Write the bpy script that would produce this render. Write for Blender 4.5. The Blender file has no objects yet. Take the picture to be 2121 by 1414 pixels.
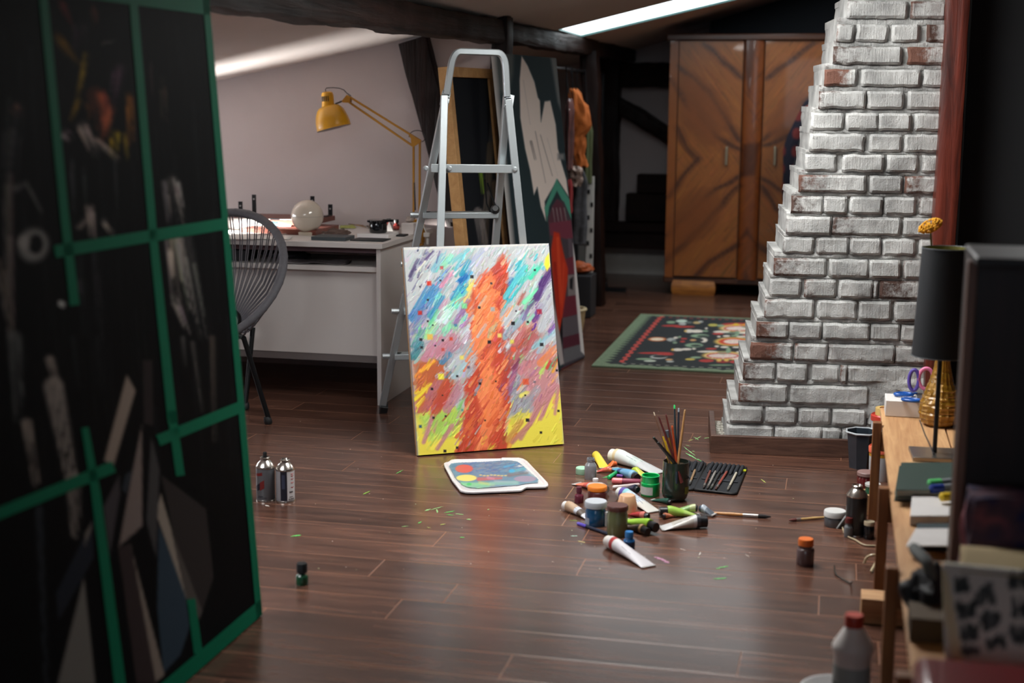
import bpy, bmesh, math, random
import numpy as np
from mathutils import Vector, Matrix, noise, Quaternion
random.seed(7)
SC = bpy.context.scene
COL = SC.collection
PI = math.pi
# ------------------------------------------------------------------ camera (50 mm, solved from the floor joints of the room)
F = 2946.0
TH, YAW, ROLL, H = math.radians(9.6546), math.radians(12.8921), math.radians(0.44596), 1.38
_cy, _sy = math.cos(YAW), math.sin(YAW)
FW = Vector((-_sy*math.cos(TH), _cy*math.cos(TH), -math.sin(TH)))
_r = Vector((_cy, _sy, 0)); _u = _r.cross(FW)
RR = _r*math.cos(ROLL) + _u*math.sin(ROLL)
UU = _u*math.cos(ROLL) - _r*math.sin(ROLL)
EYE = Vector((0, 0, H))
def ray(x, y): return FW + RR*((x-1060.5)/F) - UU*((y-707.0)/F)
def Z(x, y, z=0.0): d = ray(x, y); return EYE + d*((z-H)/d.z)       # point of the level z seen at a pixel of the photo
def Y(x, y, v): d = ray(x, y); return EYE + d*(v/d.y)
def X(x, y, v): d = ray(x, y); return EYE + d*(v/d.x)
def PL(x, y, p, n): d = ray(x, y); return EYE + d*((p-EYE).dot(n)/d.dot(n))
def pr(P):                                                          # numpy (...,3) -> pixel coordinates
    q = np.asarray(P, float) - np.array(EYE)
    w = q @ np.array(FW)
    return 1060.5 + F*(q @ np.array(RR))/w, 707.0 - F*(q @ np.array(UU))/w
# ------------------------------------------------------------------ materials
def lin(c):
    return tuple(((v/255)/12.92 if v/255 <= .04045 else ((v/255+.055)/1.055)**2.4) for v in c[:3])
MATS = {}
def new_mat(name):
    m = bpy.data.materials.new(name); m.use_nodes = True
    nt = m.node_tree; b = nt.nodes['Principled BSDF']
    return m, nt, b
def N(nt, typ, **kw):
    n = nt.nodes.new(typ)
    for k, v in kw.items():
        if k.startswith('_'): setattr(n, k[1:], v)
        else: n.inputs[k].default_value = v
    return n
def M(name, rgb, rough=.5, metal=0.0, var=.12, scale=14.0, bump=0.0, bscale=60.0, stretch=None, trans=0.0, coat=0.0, spec=None, sheen=0.0):
    if name in MATS: return MATS[name]
    m, nt, b = new_mat(name)
    L = nt.links.new
    tc = N(nt, 'ShaderNodeTexCoord'); src = tc.outputs['Object']
    if stretch:
        mp = N(nt, 'ShaderNodeMapping'); mp.inputs['Scale'].default_value = stretch; L(src, mp.inputs[0]); src = mp.outputs[0]
    nz = N(nt, 'ShaderNodeTexNoise', Scale=scale, Detail=4.0, Roughness=.6); L(src, nz.inputs['Vector'])
    mx = N(nt, 'ShaderNodeMix', _data_type='RGBA')
    c = lin(rgb)
    mx.inputs[6].default_value = tuple(max(0, v*(1-var)) for v in c)+(1,)
    mx.inputs[7].default_value = tuple(min(1, v*(1+var)) for v in c)+(1,)
    L(nz.outputs[0], mx.inputs[0]); L(mx.outputs[2], b.inputs['Base Color'])
    b.inputs['Roughness'].default_value = rough; b.inputs['Metallic'].default_value = metal
    b.inputs['Transmission Weight'].default_value = trans
    b.inputs['Coat Weight'].default_value = coat
    if sheen: b.inputs['Sheen Weight'].default_value = sheen
    if spec is not None: b.inputs['Specular IOR Level'].default_value = spec
    if bump:
        n2 = N(nt, 'ShaderNodeTexNoise', Scale=bscale, Detail=6.0, Roughness=.65); L(src, n2.inputs['Vector'])
        bp = N(nt, 'ShaderNodeBump', Strength=min(1, bump), Distance=.01); L(n2.outputs[0], bp.inputs['Height']); L(bp.outputs[0], b.inputs['Normal'])
    MATS[name] = m
    return m
def MA(name, rough=.5, bump=0.0, bscale=80.0, coat=0.0, metal=0.0, stretch=None):   # colour read from the mesh's own painted pattern
    if name in MATS: return MATS[name]
    m, nt, b = new_mat(name); L = nt.links.new
    at = N(nt, 'ShaderNodeAttribute', _attribute_name='Col'); L(at.outputs['Color'], b.inputs['Base Color'])
    b.inputs['Roughness'].default_value = rough; b.inputs['Coat Weight'].default_value = coat; b.inputs['Metallic'].default_value = metal
    if bump:
        tc = N(nt, 'ShaderNodeTexCoord'); src = tc.outputs['Object']
        if stretch:
            mp = N(nt, 'ShaderNodeMapping'); mp.inputs['Scale'].default_value = stretch; L(src, mp.inputs[0]); src = mp.outputs[0]
        n2 = N(nt, 'ShaderNodeTexNoise', Scale=bscale, Detail=5.0, Roughness=.6); L(src, n2.inputs['Vector'])
        bp = N(nt, 'ShaderNodeBump', Strength=bump, Distance=.004); L(n2.outputs[0], bp.inputs['Height']); L(bp.outputs[0], b.inputs['Normal'])
    MATS[name] = m
    return m
def wood(name, c1, c2, rough=.5, scale=(1.2, 22, 22), bump=.25, coat=0.0):
    if name in MATS: return MATS[name]
    m, nt, b = new_mat(name); L = nt.links.new
    tc = N(nt, 'ShaderNodeTexCoord'); mp = N(nt, 'ShaderNodeMapping'); mp.inputs['Scale'].default_value = scale
    L(tc.outputs['Object'], mp.inputs[0])
    nz = N(nt, 'ShaderNodeTexNoise', Scale=2.2, Detail=8.0, Roughness=.65, Distortion=.6); L(mp.outputs[0], nz.inputs['Vector'])
    rp = N(nt, 'ShaderNodeValToRGB'); rp.color_ramp.elements[0].position = .32; rp.color_ramp.elements[1].position = .68
    rp.color_ramp.elements[0].color = lin(c1)+(1,); rp.color_ramp.elements[1].color = lin(c2)+(1,)
    L(nz.outputs[0], rp.inputs[0]); L(rp.outputs[0], b.inputs['Base Color'])
    b.inputs['Roughness'].default_value = rough; b.inputs['Coat Weight'].default_value = coat
    if bump:
        bp = N(nt, 'ShaderNodeBump', Strength=bump, Distance=.01); L(nz.outputs[0], bp.inputs['Height']); L(bp.outputs[0], b.inputs['Normal'])
    MATS[name] = m
    return m
# ------------------------------------------------------------------ mesh building
class MB:
    def __init__(s): s.bm = bmesh.new(); s.lay = None
    def _c(s, faces, col):
        if col is None: return
        if s.lay is None: s.lay = s.bm.loops.layers.float_color.new('Col')
        c = lin(col)+(1,)
        for f in faces:
            for l in f.loops: l[s.lay] = c
    def box(s, c, size, R=None, col=None, taper=1.0):
        c = Vector(c); hx, hy, hz = (v/2 for v in size)
        vs = []
        for z in (-1, 1):
            k = taper if z > 0 else 1
            for x, y in ((-1, -1), (1, -1), (1, 1), (-1, 1)):
                v = Vector((x*hx*k, y*hy*k, z*hz))
                if R is not None: v = R @ v
                vs.append(s.bm.verts.new(c+v))
        fs = [s.bm.faces.new([vs[i] for i in q]) for q in ((3, 2, 1, 0), (4, 5, 6, 7), (0, 1, 5, 4), (1, 2, 6, 5), (2, 3, 7, 6), (3, 0, 4, 7))]
        s._c(fs, col); return s
    def bar(s, p0, p1, w, h, up=(0, 0, 1), col=None):               # w across, h along 'up'
        p0, p1 = Vector(p0), Vector(p1); d = (p1-p0); L = d.length; d.normalize()
        a = d.cross(Vector(up)); a = a.normalized() if a.length > 1e-6 else Vector((1, 0, 0)); u = a.cross(d)
        R = Matrix((a, u, d)).transposed()
        return s.box((p0+p1)/2, (w, h, L), R, col)
    def tube(s, pts, r, n=10, closed=False, col=None, caps=True):
        pts = [Vector(p) for p in pts]; m = len(pts); rings = []
        rad = r if isinstance(r, (list, tuple)) else [r]*m
        prev = None
        for i, p in enumerate(pts):
            a = pts[(i-1) % m] if (closed or i > 0) else p; b = pts[(i+1) % m] if (closed or i < m-1) else p
            t = (b-a).normalized()
            if prev is None:
                nrm = t.orthogonal().normalized()
            else:
                nrm = (prev - t*prev.dot(t)); nrm = nrm.normalized() if nrm.length > 1e-6 else t.orthogonal().normalized()
            prev = nrm; bi = t.cross(nrm)
            rings.append([s.bm.verts.new(p + (nrm*math.cos(2*PI*k/n) + bi*math.sin(2*PI*k/n))*rad[i]) for k in range(n)])
        fs = []
        for i in range(m if closed else m-1):
            A, B = rings[i], rings[(i+1) % m]
            for k in range(n): fs.append(s.bm.faces.new((A[k], A[(k+1) % n], B[(k+1) % n], B[k])))
        if not closed and caps:
            fs.append(s.bm.faces.new(rings[0][::-1])); fs.append(s.bm.faces.new(rings[-1]))
        s._c(fs, col); return s
    def lathe(s, prof, n=28, T=None, col=None, a0=0.0, a1=2*PI, closed=True):
        full = abs(a1-a0-2*PI) < 1e-6; T = T or Matrix.Identity(4); rings = []
        cols = col if isinstance(col, list) else None
        for r, z in prof:
            if r < 1e-6: rings.append([s.bm.verts.new(T @ Vector((0, 0, z)))])
            else: rings.append([s.bm.verts.new(T @ Vector((r*math.cos(a0+(a1-a0)*k/n), r*math.sin(a0+(a1-a0)*k/n), z))) for k in range(n if full else n+1)])
        for i in range(len(rings)-1):
            A, B = rings[i], rings[i+1]; fs = []
            for k in range(n):
                k2 = (k+1) % n if full else k+1
                if len(A) == 1 and len(B) == 1: continue
                if len(A) == 1: fs.append(s.bm.faces.new((A[0], B[k2], B[k])))
                elif len(B) == 1: fs.append(s.bm.faces.new((A[k], A[k2], B[0])))
                else: fs.append(s.bm.faces.new((A[k], A[k2], B[k2], B[k])))
            s._c(fs, cols[i] if cols else col)
        return s
    def poly(s, pts, d, col=None):                                  # flat polygon given thickness vector d
        d = Vector(d); a = [s.bm.verts.new(Vector(p)) for p in pts]; b = [s.bm.verts.new(Vector(p)+d) for p in pts]
        fs = [s.bm.faces.new(a), s.bm.faces.new(b[::-1])]; n = len(a)
        for i in range(n): fs.append(s.bm.faces.new((a[(i+1) % n], a[i], b[i], b[(i+1) % n])))
        s._c(fs, col); return s
    def strip(s, rows, col=None, closed=False):                     # rows of equal length -> quads
        R = [[s.bm.verts.new(Vector(p)) for p in r] for r in rows]; fs = []
        for i in range(len(R)-1):
            m = len(R[i])
            for k in range(m if closed else m-1): fs.append(s.bm.faces.new((R[i][k], R[i][(k+1) % m], R[i+1][(k+1) % m], R[i+1][k])))
        s._c(fs, col); return R
    def text(s, txt, T, size=.02, col=None, depth=.0004):
        cu = bpy.data.curves.new('t', 'FONT'); cu.body = txt; cu.size = size; cu.align_x = 'CENTER'; cu.extrude = depth; cu.resolution_u = 2
        o = bpy.data.objects.new('t', cu); me = o.to_mesh(); tmp = bmesh.new(); tmp.from_mesh(me); o.to_mesh_clear()
        idx = {v: s.bm.verts.new(T @ v.co) for v in tmp.verts}
        fs = []
        for f in tmp.faces:
            try: fs.append(s.bm.faces.new([idx[v] for v in f.verts]))
            except ValueError: pass
        s._c(fs, col)
        tmp.free(); bpy.data.objects.remove(o); bpy.data.curves.remove(cu); return s
def wmat(o):
    m = Matrix.Identity(4)
    while o is not None: m = o.matrix_basis @ m; o = o.parent
    return m
def obj(name, mb, mat, parent=None, bevel=0.0, smooth=True, local=False, fixn=True, sub=0):   # links ONE mesh object; coordinates are world unless local
    bm = mb.bm if isinstance(mb, MB) else mb
    if fixn: bmesh.ops.recalc_face_normals(bm, faces=bm.faces[:])
    me = bpy.data.meshes.new(name); bm.to_mesh(me); bm.free()
    if parent is not None and not local: me.transform(wmat(parent).inverted())
    me.materials.append(mat)
    if smooth:
        me.polygons.foreach_set('use_smooth', [True]*len(me.polygons)); me.set_sharp_from_angle(angle=math.radians(38))
    o = bpy.data.objects.new(name, me); COL.objects.link(o)
    if parent is not None: o.parent = parent
    if bevel:
        b = o.modifiers.new('bevel', 'BEVEL'); b.width = bevel; b.segments = 2; b.limit_method = 'ANGLE'; b.angle_limit = math.radians(50)
    if sub:
        b = o.modifiers.new('sub', 'SUBSURF'); b.levels = b.render_levels = sub
    return o
def tag(o, label=None, cat=None, group=None, kind=None):
    for k, v in (('label', label), ('category', cat), ('group', group), ('kind', kind)):
        if v: o[k] = v
    return o
def thing(name, label, cat, loc=(0, 0, 0), rotz=0.0, group=None):
    o = bpy.data.objects.new(name, None); COL.objects.link(o); o.location = loc; o.rotation_euler = (0, 0, rotz); o.empty_display_size = .05
    return tag(o, label, cat, group)
def struct(name, mb, mat, **k): return tag(obj(name, mb, mat, **k), kind='structure')
def frame(p, z, x=None):                                            # matrix with local Z along z at p
    z = Vector(z).normalized(); x = Vector(x) if x is not None else z.orthogonal()
    x = (x - z*x.dot(z)).normalized(); y = z.cross(x)
    m = Matrix((x, y, z)).transposed().to_4x4(); m.translation = Vector(p); return m
# ------------------------------------------------------------------ painter: a pigment raster on a surface, addressed in the photo's pixels
class Paint:
    def __init__(s, P, base):                                       # P: (h,w,3) points of the surface
        s.P = P; s.x, s.y = pr(P); s.h, s.w = s.x.shape
        s.c = np.empty((s.h, s.w, 3)); s.c[:] = base; s.hgt = np.zeros((s.h, s.w)); s.rng = np.random.default_rng(3)
        s.grain = s.rng.random((s.h, s.w))
    def mix(s, a, col): s.c += (np.array(col, float)-s.c)*a[..., None]
    def poly(s, pts, col, feather=1.0, a=1.0):
        p = np.array(pts, float); x, y = s.x, s.y; inside = np.zeros(x.shape, bool); dm = np.full(x.shape, 1e9)
        for i in range(len(p)):
            (x0, y0), (x1, y1) = p[i-1], p[i]
            cr = ((y0 > y) != (y1 > y)); xi = (x1-x0)*(y-y0)/((y1-y0) if y1 != y0 else 1e-9)+x0
            inside ^= cr & (x < xi)
            t = np.clip(((x-x0)*(x1-x0)+(y-y0)*(y1-y0))/max((x1-x0)**2+(y1-y0)**2, 1e-9), 0, 1)
            dm = np.minimum(dm, np.hypot(x-x0-t*(x1-x0), y-y0-t*(y1-y0)))
        al = np.clip(.5+np.where(inside, dm, -dm)/max(feather, 1e-3)/2, 0, 1)*a
        s.mix(al, col); return al
    def stroke(s, p0, p1, w, col, soft=1.5, a=1.0, bristle=0.0, taper=.0, lift=0.0):
        (x0, y0), (x1, y1) = p0, p1; L2 = max((x1-x0)**2+(y1-y0)**2, 1e-9); L = math.sqrt(L2); W = w/2+soft
        x_lo, x_hi = min(x0, x1)-W-1, max(x0, x1)+W+1; y_lo, y_hi = min(y0, y1)-W-1, max(y0, y1)+W+1
        m = (s.x > x_lo) & (s.x < x_hi) & (s.y > y_lo) & (s.y < y_hi)
        r, c = np.nonzero(m.any(1))[0], np.nonzero(m.any(0))[0]
        if not len(r): return
        S = (slice(r[0], r[-1]+1), slice(c[0], c[-1]+1)); X_, Y_ = s.x[S]-x0, s.y[S]-y0
        t = (X_*(x1-x0)+Y_*(y1-y0))/L2; q = (X_*(y1-y0)-Y_*(x1-x0))/L
        tc = np.clip(t, 0, 1); d = np.hypot((t-tc)*L, q)
        ww = w/2*(1-taper*tc)
        al = np.clip((ww-d)/max(soft, .1)+.5, 0, 1)*a
        if bristle:
            k = np.floor(q/1.6).astype(int); h = np.abs(np.sin(k*127.1+x0*.37+y0*.91)*43758.5) % 1
            al = al*np.clip(1-bristle*h*(.35+1.1*tc), 0, 1)
        s.c[S] += (np.array(col, float)-s.c[S])*al[..., None]
        if lift: s.hgt[S] = s.hgt[S]*(1-al*.6)+lift*al*(.6+.4*np.cos(np.clip(q/max(w/2, .5), -1, 1)*PI*3))
    def blob(s, x, y, rx, ry, col, ang=0.0, soft=.3, a=1.0):
        c, n = math.cos(ang), math.sin(ang); X_, Y_ = s.x-x, s.y-y
        d = np.hypot((X_*c+Y_*n)/rx, (-X_*n+Y_*c)/ry); s.mix(np.clip((1-d)/soft+.5, 0, 1)*a, col)
    def mesh(s, name, mat, parent=None, nrm=None, lift=0.0, thick=None, sides=(225, 222, 215), kind=None):
        h, w = s.h, s.w; P = s.P.reshape(-1, 3).copy()
        if lift: P += np.array(nrm)[None]*(s.hgt.reshape(-1, 1)*lift)
        idx = np.arange(h*w).reshape(h, w)
        q = np.stack([idx[:-1, :-1], idx[:-1, 1:], idx[1:, 1:], idx[1:, :-1]], -1).reshape(-1, 4)
        colr = np.clip(s.c, 0, 255).reshape(-1, 3)/255
        faces = q.tolist(); verts = P.tolist()
        if thick is not None:                                       # closed slab: sides and back
            B = [idx[0, :], idx[:, -1][1:], idx[-1, ::-1][1:], idx[::-1, 0][1:-1]]; B = np.concatenate(B)
            o = len(verts); verts += (P[B]+np.array(thick)[None]).tolist(); n = len(B)
            faces += [[int(B[(i+1) % n]), int(B[i]), o+i, o+(i+1) % n] for i in range(n)]; faces.append([o+n-1-i for i in range(n)])
            colr = np.concatenate([colr, np.repeat(np.array([sides])/255., n, 0)])
        lc = np.where(colr <= .04045, colr/12.92, ((colr+.055)/1.055)**2.4)
        me = bpy.data.meshes.new(name); me.from_pydata(verts, [], faces)
        ca = me.color_attributes.new('Col', 'FLOAT_COLOR', 'POINT')
        ca.data.foreach_set('color', np.concatenate([lc, np.ones((len(lc), 1))], 1).astype(np.float32).ravel())
        if parent is not None: me.transform(wmat(parent).inverted())
        me.polygons.foreach_set('use_smooth', [True]*len(me.polygons)); me.set_sharp_from_angle(angle=math.radians(50))
        bm = bmesh.new(); bm.from_mesh(me); bmesh.ops.recalc_face_normals(bm, faces=bm.faces[:]); bm.to_mesh(me); bm.free()
        me.materials.append(mat); o = bpy.data.objects.new(name, me); COL.objects.link(o)
        if parent is not None: o.parent = parent
        return o
def surf(p, u, v, nu, nv):                                          # rectangular grid of points, rows run along v
    p, u, v = (np.array(a, float) for a in (p, u, v)); a = np.linspace(0, 1, nu); b = np.linspace(0, 1, nv)
    return p[None, None]+b[:, None, None]*v[None, None]+a[None, :, None]*u[None, None]
# ------------------------------------------------------------------ the room
def floor_mat():
    m, nt, b = new_mat('laminate'); L = nt.links.new
    tc = N(nt, 'ShaderNodeTexCoord'); sx = N(nt, 'ShaderNodeSeparateXYZ'); L(tc.outputs['Object'], sx.inputs[0])
    def mt(op, a, b_=None, c=None):
        n = N(nt, 'ShaderNodeMath', _operation=op)
        for i, v in enumerate((a, b_, c)):
            if v is None: continue
            if isinstance(v, (int, float)): n.inputs[i].default_value = v
            else: L(v, n.inputs[i])
        return n.outputs[0]
    yy = mt('DIVIDE', mt('SUBTRACT', sx.outputs[1], 3.162), .159); row = mt('FLOOR', yy); fy = mt('FRACT', yy)
    wn = N(nt, 'ShaderNodeTexWhiteNoise', _noise_dimensions='1D'); L(row, wn.inputs['W'])
    xx = mt('DIVIDE', mt('ADD', sx.outputs[0], mt('MULTIPLY', wn.outputs[0], 1.29)), 1.29); fx = mt('FRACT', xx); cx = mt('FLOOR', xx)
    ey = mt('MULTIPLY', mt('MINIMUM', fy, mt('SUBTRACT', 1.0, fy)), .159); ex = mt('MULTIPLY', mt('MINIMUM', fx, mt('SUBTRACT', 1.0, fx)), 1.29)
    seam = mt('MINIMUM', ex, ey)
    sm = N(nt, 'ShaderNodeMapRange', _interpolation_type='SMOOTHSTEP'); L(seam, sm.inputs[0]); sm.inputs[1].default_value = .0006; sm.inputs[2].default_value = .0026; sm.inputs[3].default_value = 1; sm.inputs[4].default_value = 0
    cb = N(nt, 'ShaderNodeCombineXYZ'); L(row, cb.inputs[0]); L(cx, cb.inputs[1]); w2 = N(nt, 'ShaderNodeTexWhiteNoise', _noise_dimensions='3D'); L(cb.outputs[0], w2.inputs['Vector'])
    mp = N(nt, 'ShaderNodeMapping'); mp.inputs['Scale'].default_value = (1.1, 11, 1); L(tc.outputs['Object'], mp.inputs[0])
    ad = N(nt, 'ShaderNodeVectorMath', _operation='ADD'); L(mp.outputs[0], ad.inputs[0])
    sc = N(nt, 'ShaderNodeVectorMath', _operation='SCALE'); L(w2.outputs['Color'], sc.inputs[0]); sc.inputs['Scale'].default_value = 17; L(sc.outputs[0], ad.inputs[1])
    nz = N(nt, 'ShaderNodeTexNoise', Scale=3.2, Detail=7.0, Roughness=.68, Distortion=.5); L(ad.outputs[0], nz.inputs['Vector'])
    rp = N(nt, 'ShaderNodeValToRGB'); e = rp.color_ramp.elements
    e[0].position = .25; e[0].color = lin((51, 34, 28))+(1,); e[1].position = .75; e[1].color = lin((124, 84, 66))+(1,)
    k = e.new(.5); k.color = lin((86, 58, 47))+(1,)
    L(nz.outputs[0], rp.inputs[0])
    hs = N(nt, 'ShaderNodeHueSaturation'); L(rp.outputs[0], hs.inputs['Color']); L(mt('MULTIPLY_ADD', w2.outputs[0], .5, .78), hs.inputs['Value'])
    mx = N(nt, 'ShaderNodeMix', _data_type='RGBA'); L(sm.outputs[0], mx.inputs[0]); L(hs.outputs[0], mx.inputs[6]); mx.inputs[7].default_value = lin((146, 104, 82))+(1,)  # lighter seam colour paints in the light caught by the plank bevels
    L(mx.outputs[2], b.inputs['Base Color'])
    dn = N(nt, 'ShaderNodeTexNoise', Scale=2.5, Detail=3.0); L(tc.outputs['Object'], dn.inputs['Vector'])
    L(mt('MULTIPLY_ADD', dn.outputs[0], .08, .20), b.inputs['Roughness'])
    bh = mt('MULTIPLY_ADD', sm.outputs[0], -.6, mt('MULTIPLY', nz.outputs[0], .05))
    bp = N(nt, 'ShaderNodeBump', Strength=.32, Distance=.003); L(bh, bp.inputs['Height']); L(bp.outputs[0], b.inputs['Normal'])
    b.inputs['Specular IOR Level'].default_value = .65
    return m
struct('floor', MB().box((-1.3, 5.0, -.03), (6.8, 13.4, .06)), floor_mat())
PLAST = M('white plaster', (190, 179, 178), .85, var=.06, scale=3, bump=.12, bscale=35)
CEIL = M('ceiling paint', (224, 215, 209), .8, var=.05, scale=2.5, bump=.08, bscale=20)
NAVY = M('dark blue paint', (17, 24, 32), .8, var=.2, scale=4)
DARKW = M('dark wall paint', (16, 17, 20), .85, var=.2, scale=4)
SL, SR, XF, ZF = .204, .30, -1.68, 1.762
def zc(x): return ZF + (SL if x < XF else SR)*(x-XF)
nC = Vector((-SR, 0, 1)).normalized(); pC = Vector((XF, 0, ZF))
def ce(x, y): return PL(x, y, pC, nC)
W1 = [ce(1157, 62), ce(1205, 76), ce(1520, 0), ce(1400, 0)]           # far roof window, its lower corner cut by the picture
d1 = (W1[2]-W1[1]).normalized(); W1[2] = W1[1]+d1*1.75; W1[3] = W1[0]+(W1[3]-W1[0]).normalized()*1.6
W2 = [Vector((x, y, zc(x))) for x, y in ((-1.15, 4.2), (-1.15, 5.3), (-.25, 5.3), (-.25, 4.2))]
c = MB(); XL, XR_, Y0, Y1 = -4.6, 1.9, -1.6, 11.6
def cq(*pts): c.bm.faces.new([c.bm.verts.new(Vector(p)) for p in pts])
def pt(x, y): return Vector((x, y, zc(x)))
W4 = [Vector((x, y, zc(x))) for x, y in ((-2.95, 2.1), (-2.95, 3.5), (-2.0, 3.5), (-2.0, 2.1))]
cq(pt(XL, Y0), pt(XL, 1.6), pt(XF, 1.6), pt(XF, Y0)); cq(pt(XL, 4.0), pt(XL, Y1), pt(XF, Y1), pt(XF, 4.0))
_o = [pt(XL, 1.6), pt(XL, 4.0), pt(XF, 4.0), pt(XF, 1.6)]
for i in range(4): cq(_o[i], _o[(i+1) % 4], W4[(i+1) % 4], W4[i])
def ring(y0, y1, hole):
    o = [pt(XF, y0), pt(XF, y1), pt(XR_, y1), pt(XR_, y0)]
    for i in range(4): cq(o[i], o[(i+1) % 4], hole[(i+1) % 4], hole[i])
cq(pt(XF, Y0), pt(XF, 3.6), pt(XR_, 3.6), pt(XR_, Y0)); ring(3.6, 5.9, W2); cq(pt(XF, 5.9), pt(XF, 7.4), pt(XR_, 7.4), pt(XR_, 5.9))
XM = .30                                                             # the far field is split: left of XM holds the visible window, right of it an added, unseen one behind the chimney
def ring2(xa, xb, y0, y1, hole):
    o = [pt(xa, y0), pt(xa, y1), pt(xb, y1), pt(xb, y0)]
    for i in range(4): cq(o[i], o[(i+1) % 4], hole[(i+1) % 4], hole[i])
ring2(XF, XM, 7.4, Y1, W1)
W6 = [Vector((x, y, zc(x))) for x, y in ((.55, 7.7), (.55, 9.1), (1.5, 9.1), (1.5, 7.7))]
ring2(XM, XR_, 7.4, Y1, W6)
bmesh.ops.remove_doubles(c.bm, verts=c.bm.verts[:], dist=1e-4)
struct('ceiling', c, CEIL, fixn=False, smooth=False)
def emit(name, rgb, strength):
    m, nt, b = new_mat(name); b.inputs['Base Color'].default_value = (.8, .8, .8, 1); b.inputs['Roughness'].default_value = .1
    b.inputs['Emission Color'].default_value = lin(rgb)+(1,); b.inputs['Emission Strength'].default_value = strength; MATS[name] = m; return m
L_W1, L_W2, L_W3, L_W4, L_W5 = 4.0, 19.0, 10.0, 11.0, 1.8
def roof_window(n, q, mat, label, nC=nC):
    w = thing('window_%d' % n, label, 'window', q[0]); w['kind'] = 'structure'
    mb = MB(); up = nC*.014
    for i in range(4): mb.poly([q[i], q[(i+1) % 4], q[(i+1) % 4]+up, q[i]+up], ((q[i]+q[(i+1) % 4])/2-sum(q, Vector())/4).normalized()*.03)
    obj('window_frame', mb, M('window frame', (70, 110, 108), .5), w)
    p = MB(); p.poly([v+up*.9 for v in q], nC*.006); obj('window_pane', p, mat, w)
roof_window(1, W1, emit('far skylight glass', (236, 246, 250), L_W1), 'bright roof window in the sloping ceiling above the wardrobe')
roof_window(2, W2, emit('near skylight glass', (255, 255, 253), L_W2), 'roof window over the open middle of the floor')
roof_window(4, W4, emit('left fill skylight', (244, 246, 250), L_W4), 'added unseen roof window in the low left slope, lighting the desk wall', Vector((-SL, 0, 1)).normalized())  # added out of view to light the wall, desk front and chair evenly
roof_window(6, W6, emit('right fill skylight', (250, 250, 248), 16.0), 'added unseen roof window behind the chimney, lighting the wardrobe')  # added out of view to brighten the wardrobe and rug
# walls
struct('wall_middle', MB().box((-3.14, 6.96, .88), (2.92, .1, 1.76)), PLAST)
struct('wall_back', MB().box((-2.7, 11.56, 1.1), (3.9, .1, 2.2)), PLAST)
struct('wall_far', MB().box((.45, 10.95, 1.4), (2.9, .08, 2.8)), NAVY)
struct('wall_right', MB().box((1.95, 5.0, 1.45), (.1, 13.2, 2.9)), DARKW)
wf = MB()
for (x0, x1, z0, z1) in ((-4.65, -.9, 0, 2.9), (-.9, .9, 0, .95), (-.9, .9, 2.05, 2.9), (.9, 1.95, 0, 2.9)): wf.box(((x0+x1)/2, -1.65, (z0+z1)/2), (x1-x0, .1, z1-z0))
struct('wall_front', wf, DARKW)
w5 = thing('window_5', 'added fill window, unseen behind the camera', 'window', (0, -1.66, .95)); w5['kind'] = 'structure'  # added as soft front fill for the foreground
obj('window_pane', MB().box((0, -1.67, 1.5), (1.8, .01, 1.1)), emit('rear fill glow', (225, 238, 255), L_W5), w5)
mb = MB()
for z in (.97, 2.03): mb.box((0, -1.64, z), (1.8, .06, .04))
for x in (-.88, 0, .88): mb.box((x, -1.64, 1.5), (.04, .06, 1.1))
obj('window_frame', mb, M('white frame', (220, 220, 218), .5), w5)
wl = MB()
for (y0, y1, z0, z1) in ((-1.6, 5.3, 0, 1.3), (5.3, 6.8, 0, .62), (5.3, 6.8, 1.04, 1.3), (6.8, 11.6, 0, 1.3)): wl.box((-4.65, (y0+y1)/2, (z0+z1)/2), (.1, y1-y0, z1-z0))
struct('wall_left', wl, PLAST)
w3 = thing('window_3', 'low side window beyond the desk', 'window', (-4.64, 6.05, .62)); w3['kind'] = 'structure'
obj('window_pane', MB().box((-4.66, 6.05, .83), (.01, 1.48, .40)), emit('side window glass', (244, 248, 255), L_W3), w3)
mb = MB()
for z in (.63, 1.03): mb.box((-4.63, 6.05, z), (.05, 1.5, .03))
for y in (5.31, 6.05, 6.79): mb.box((-4.63, y, .83), (.05, .03, .4))
obj('window_frame', mb, M('white frame', (220, 220, 218), .5), w3)
struct('baseboard_back', MB().box((-1.6, 11.42, .105), (1.0, .16, .21)), M('white skirting', (205, 203, 198), .6))
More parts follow.
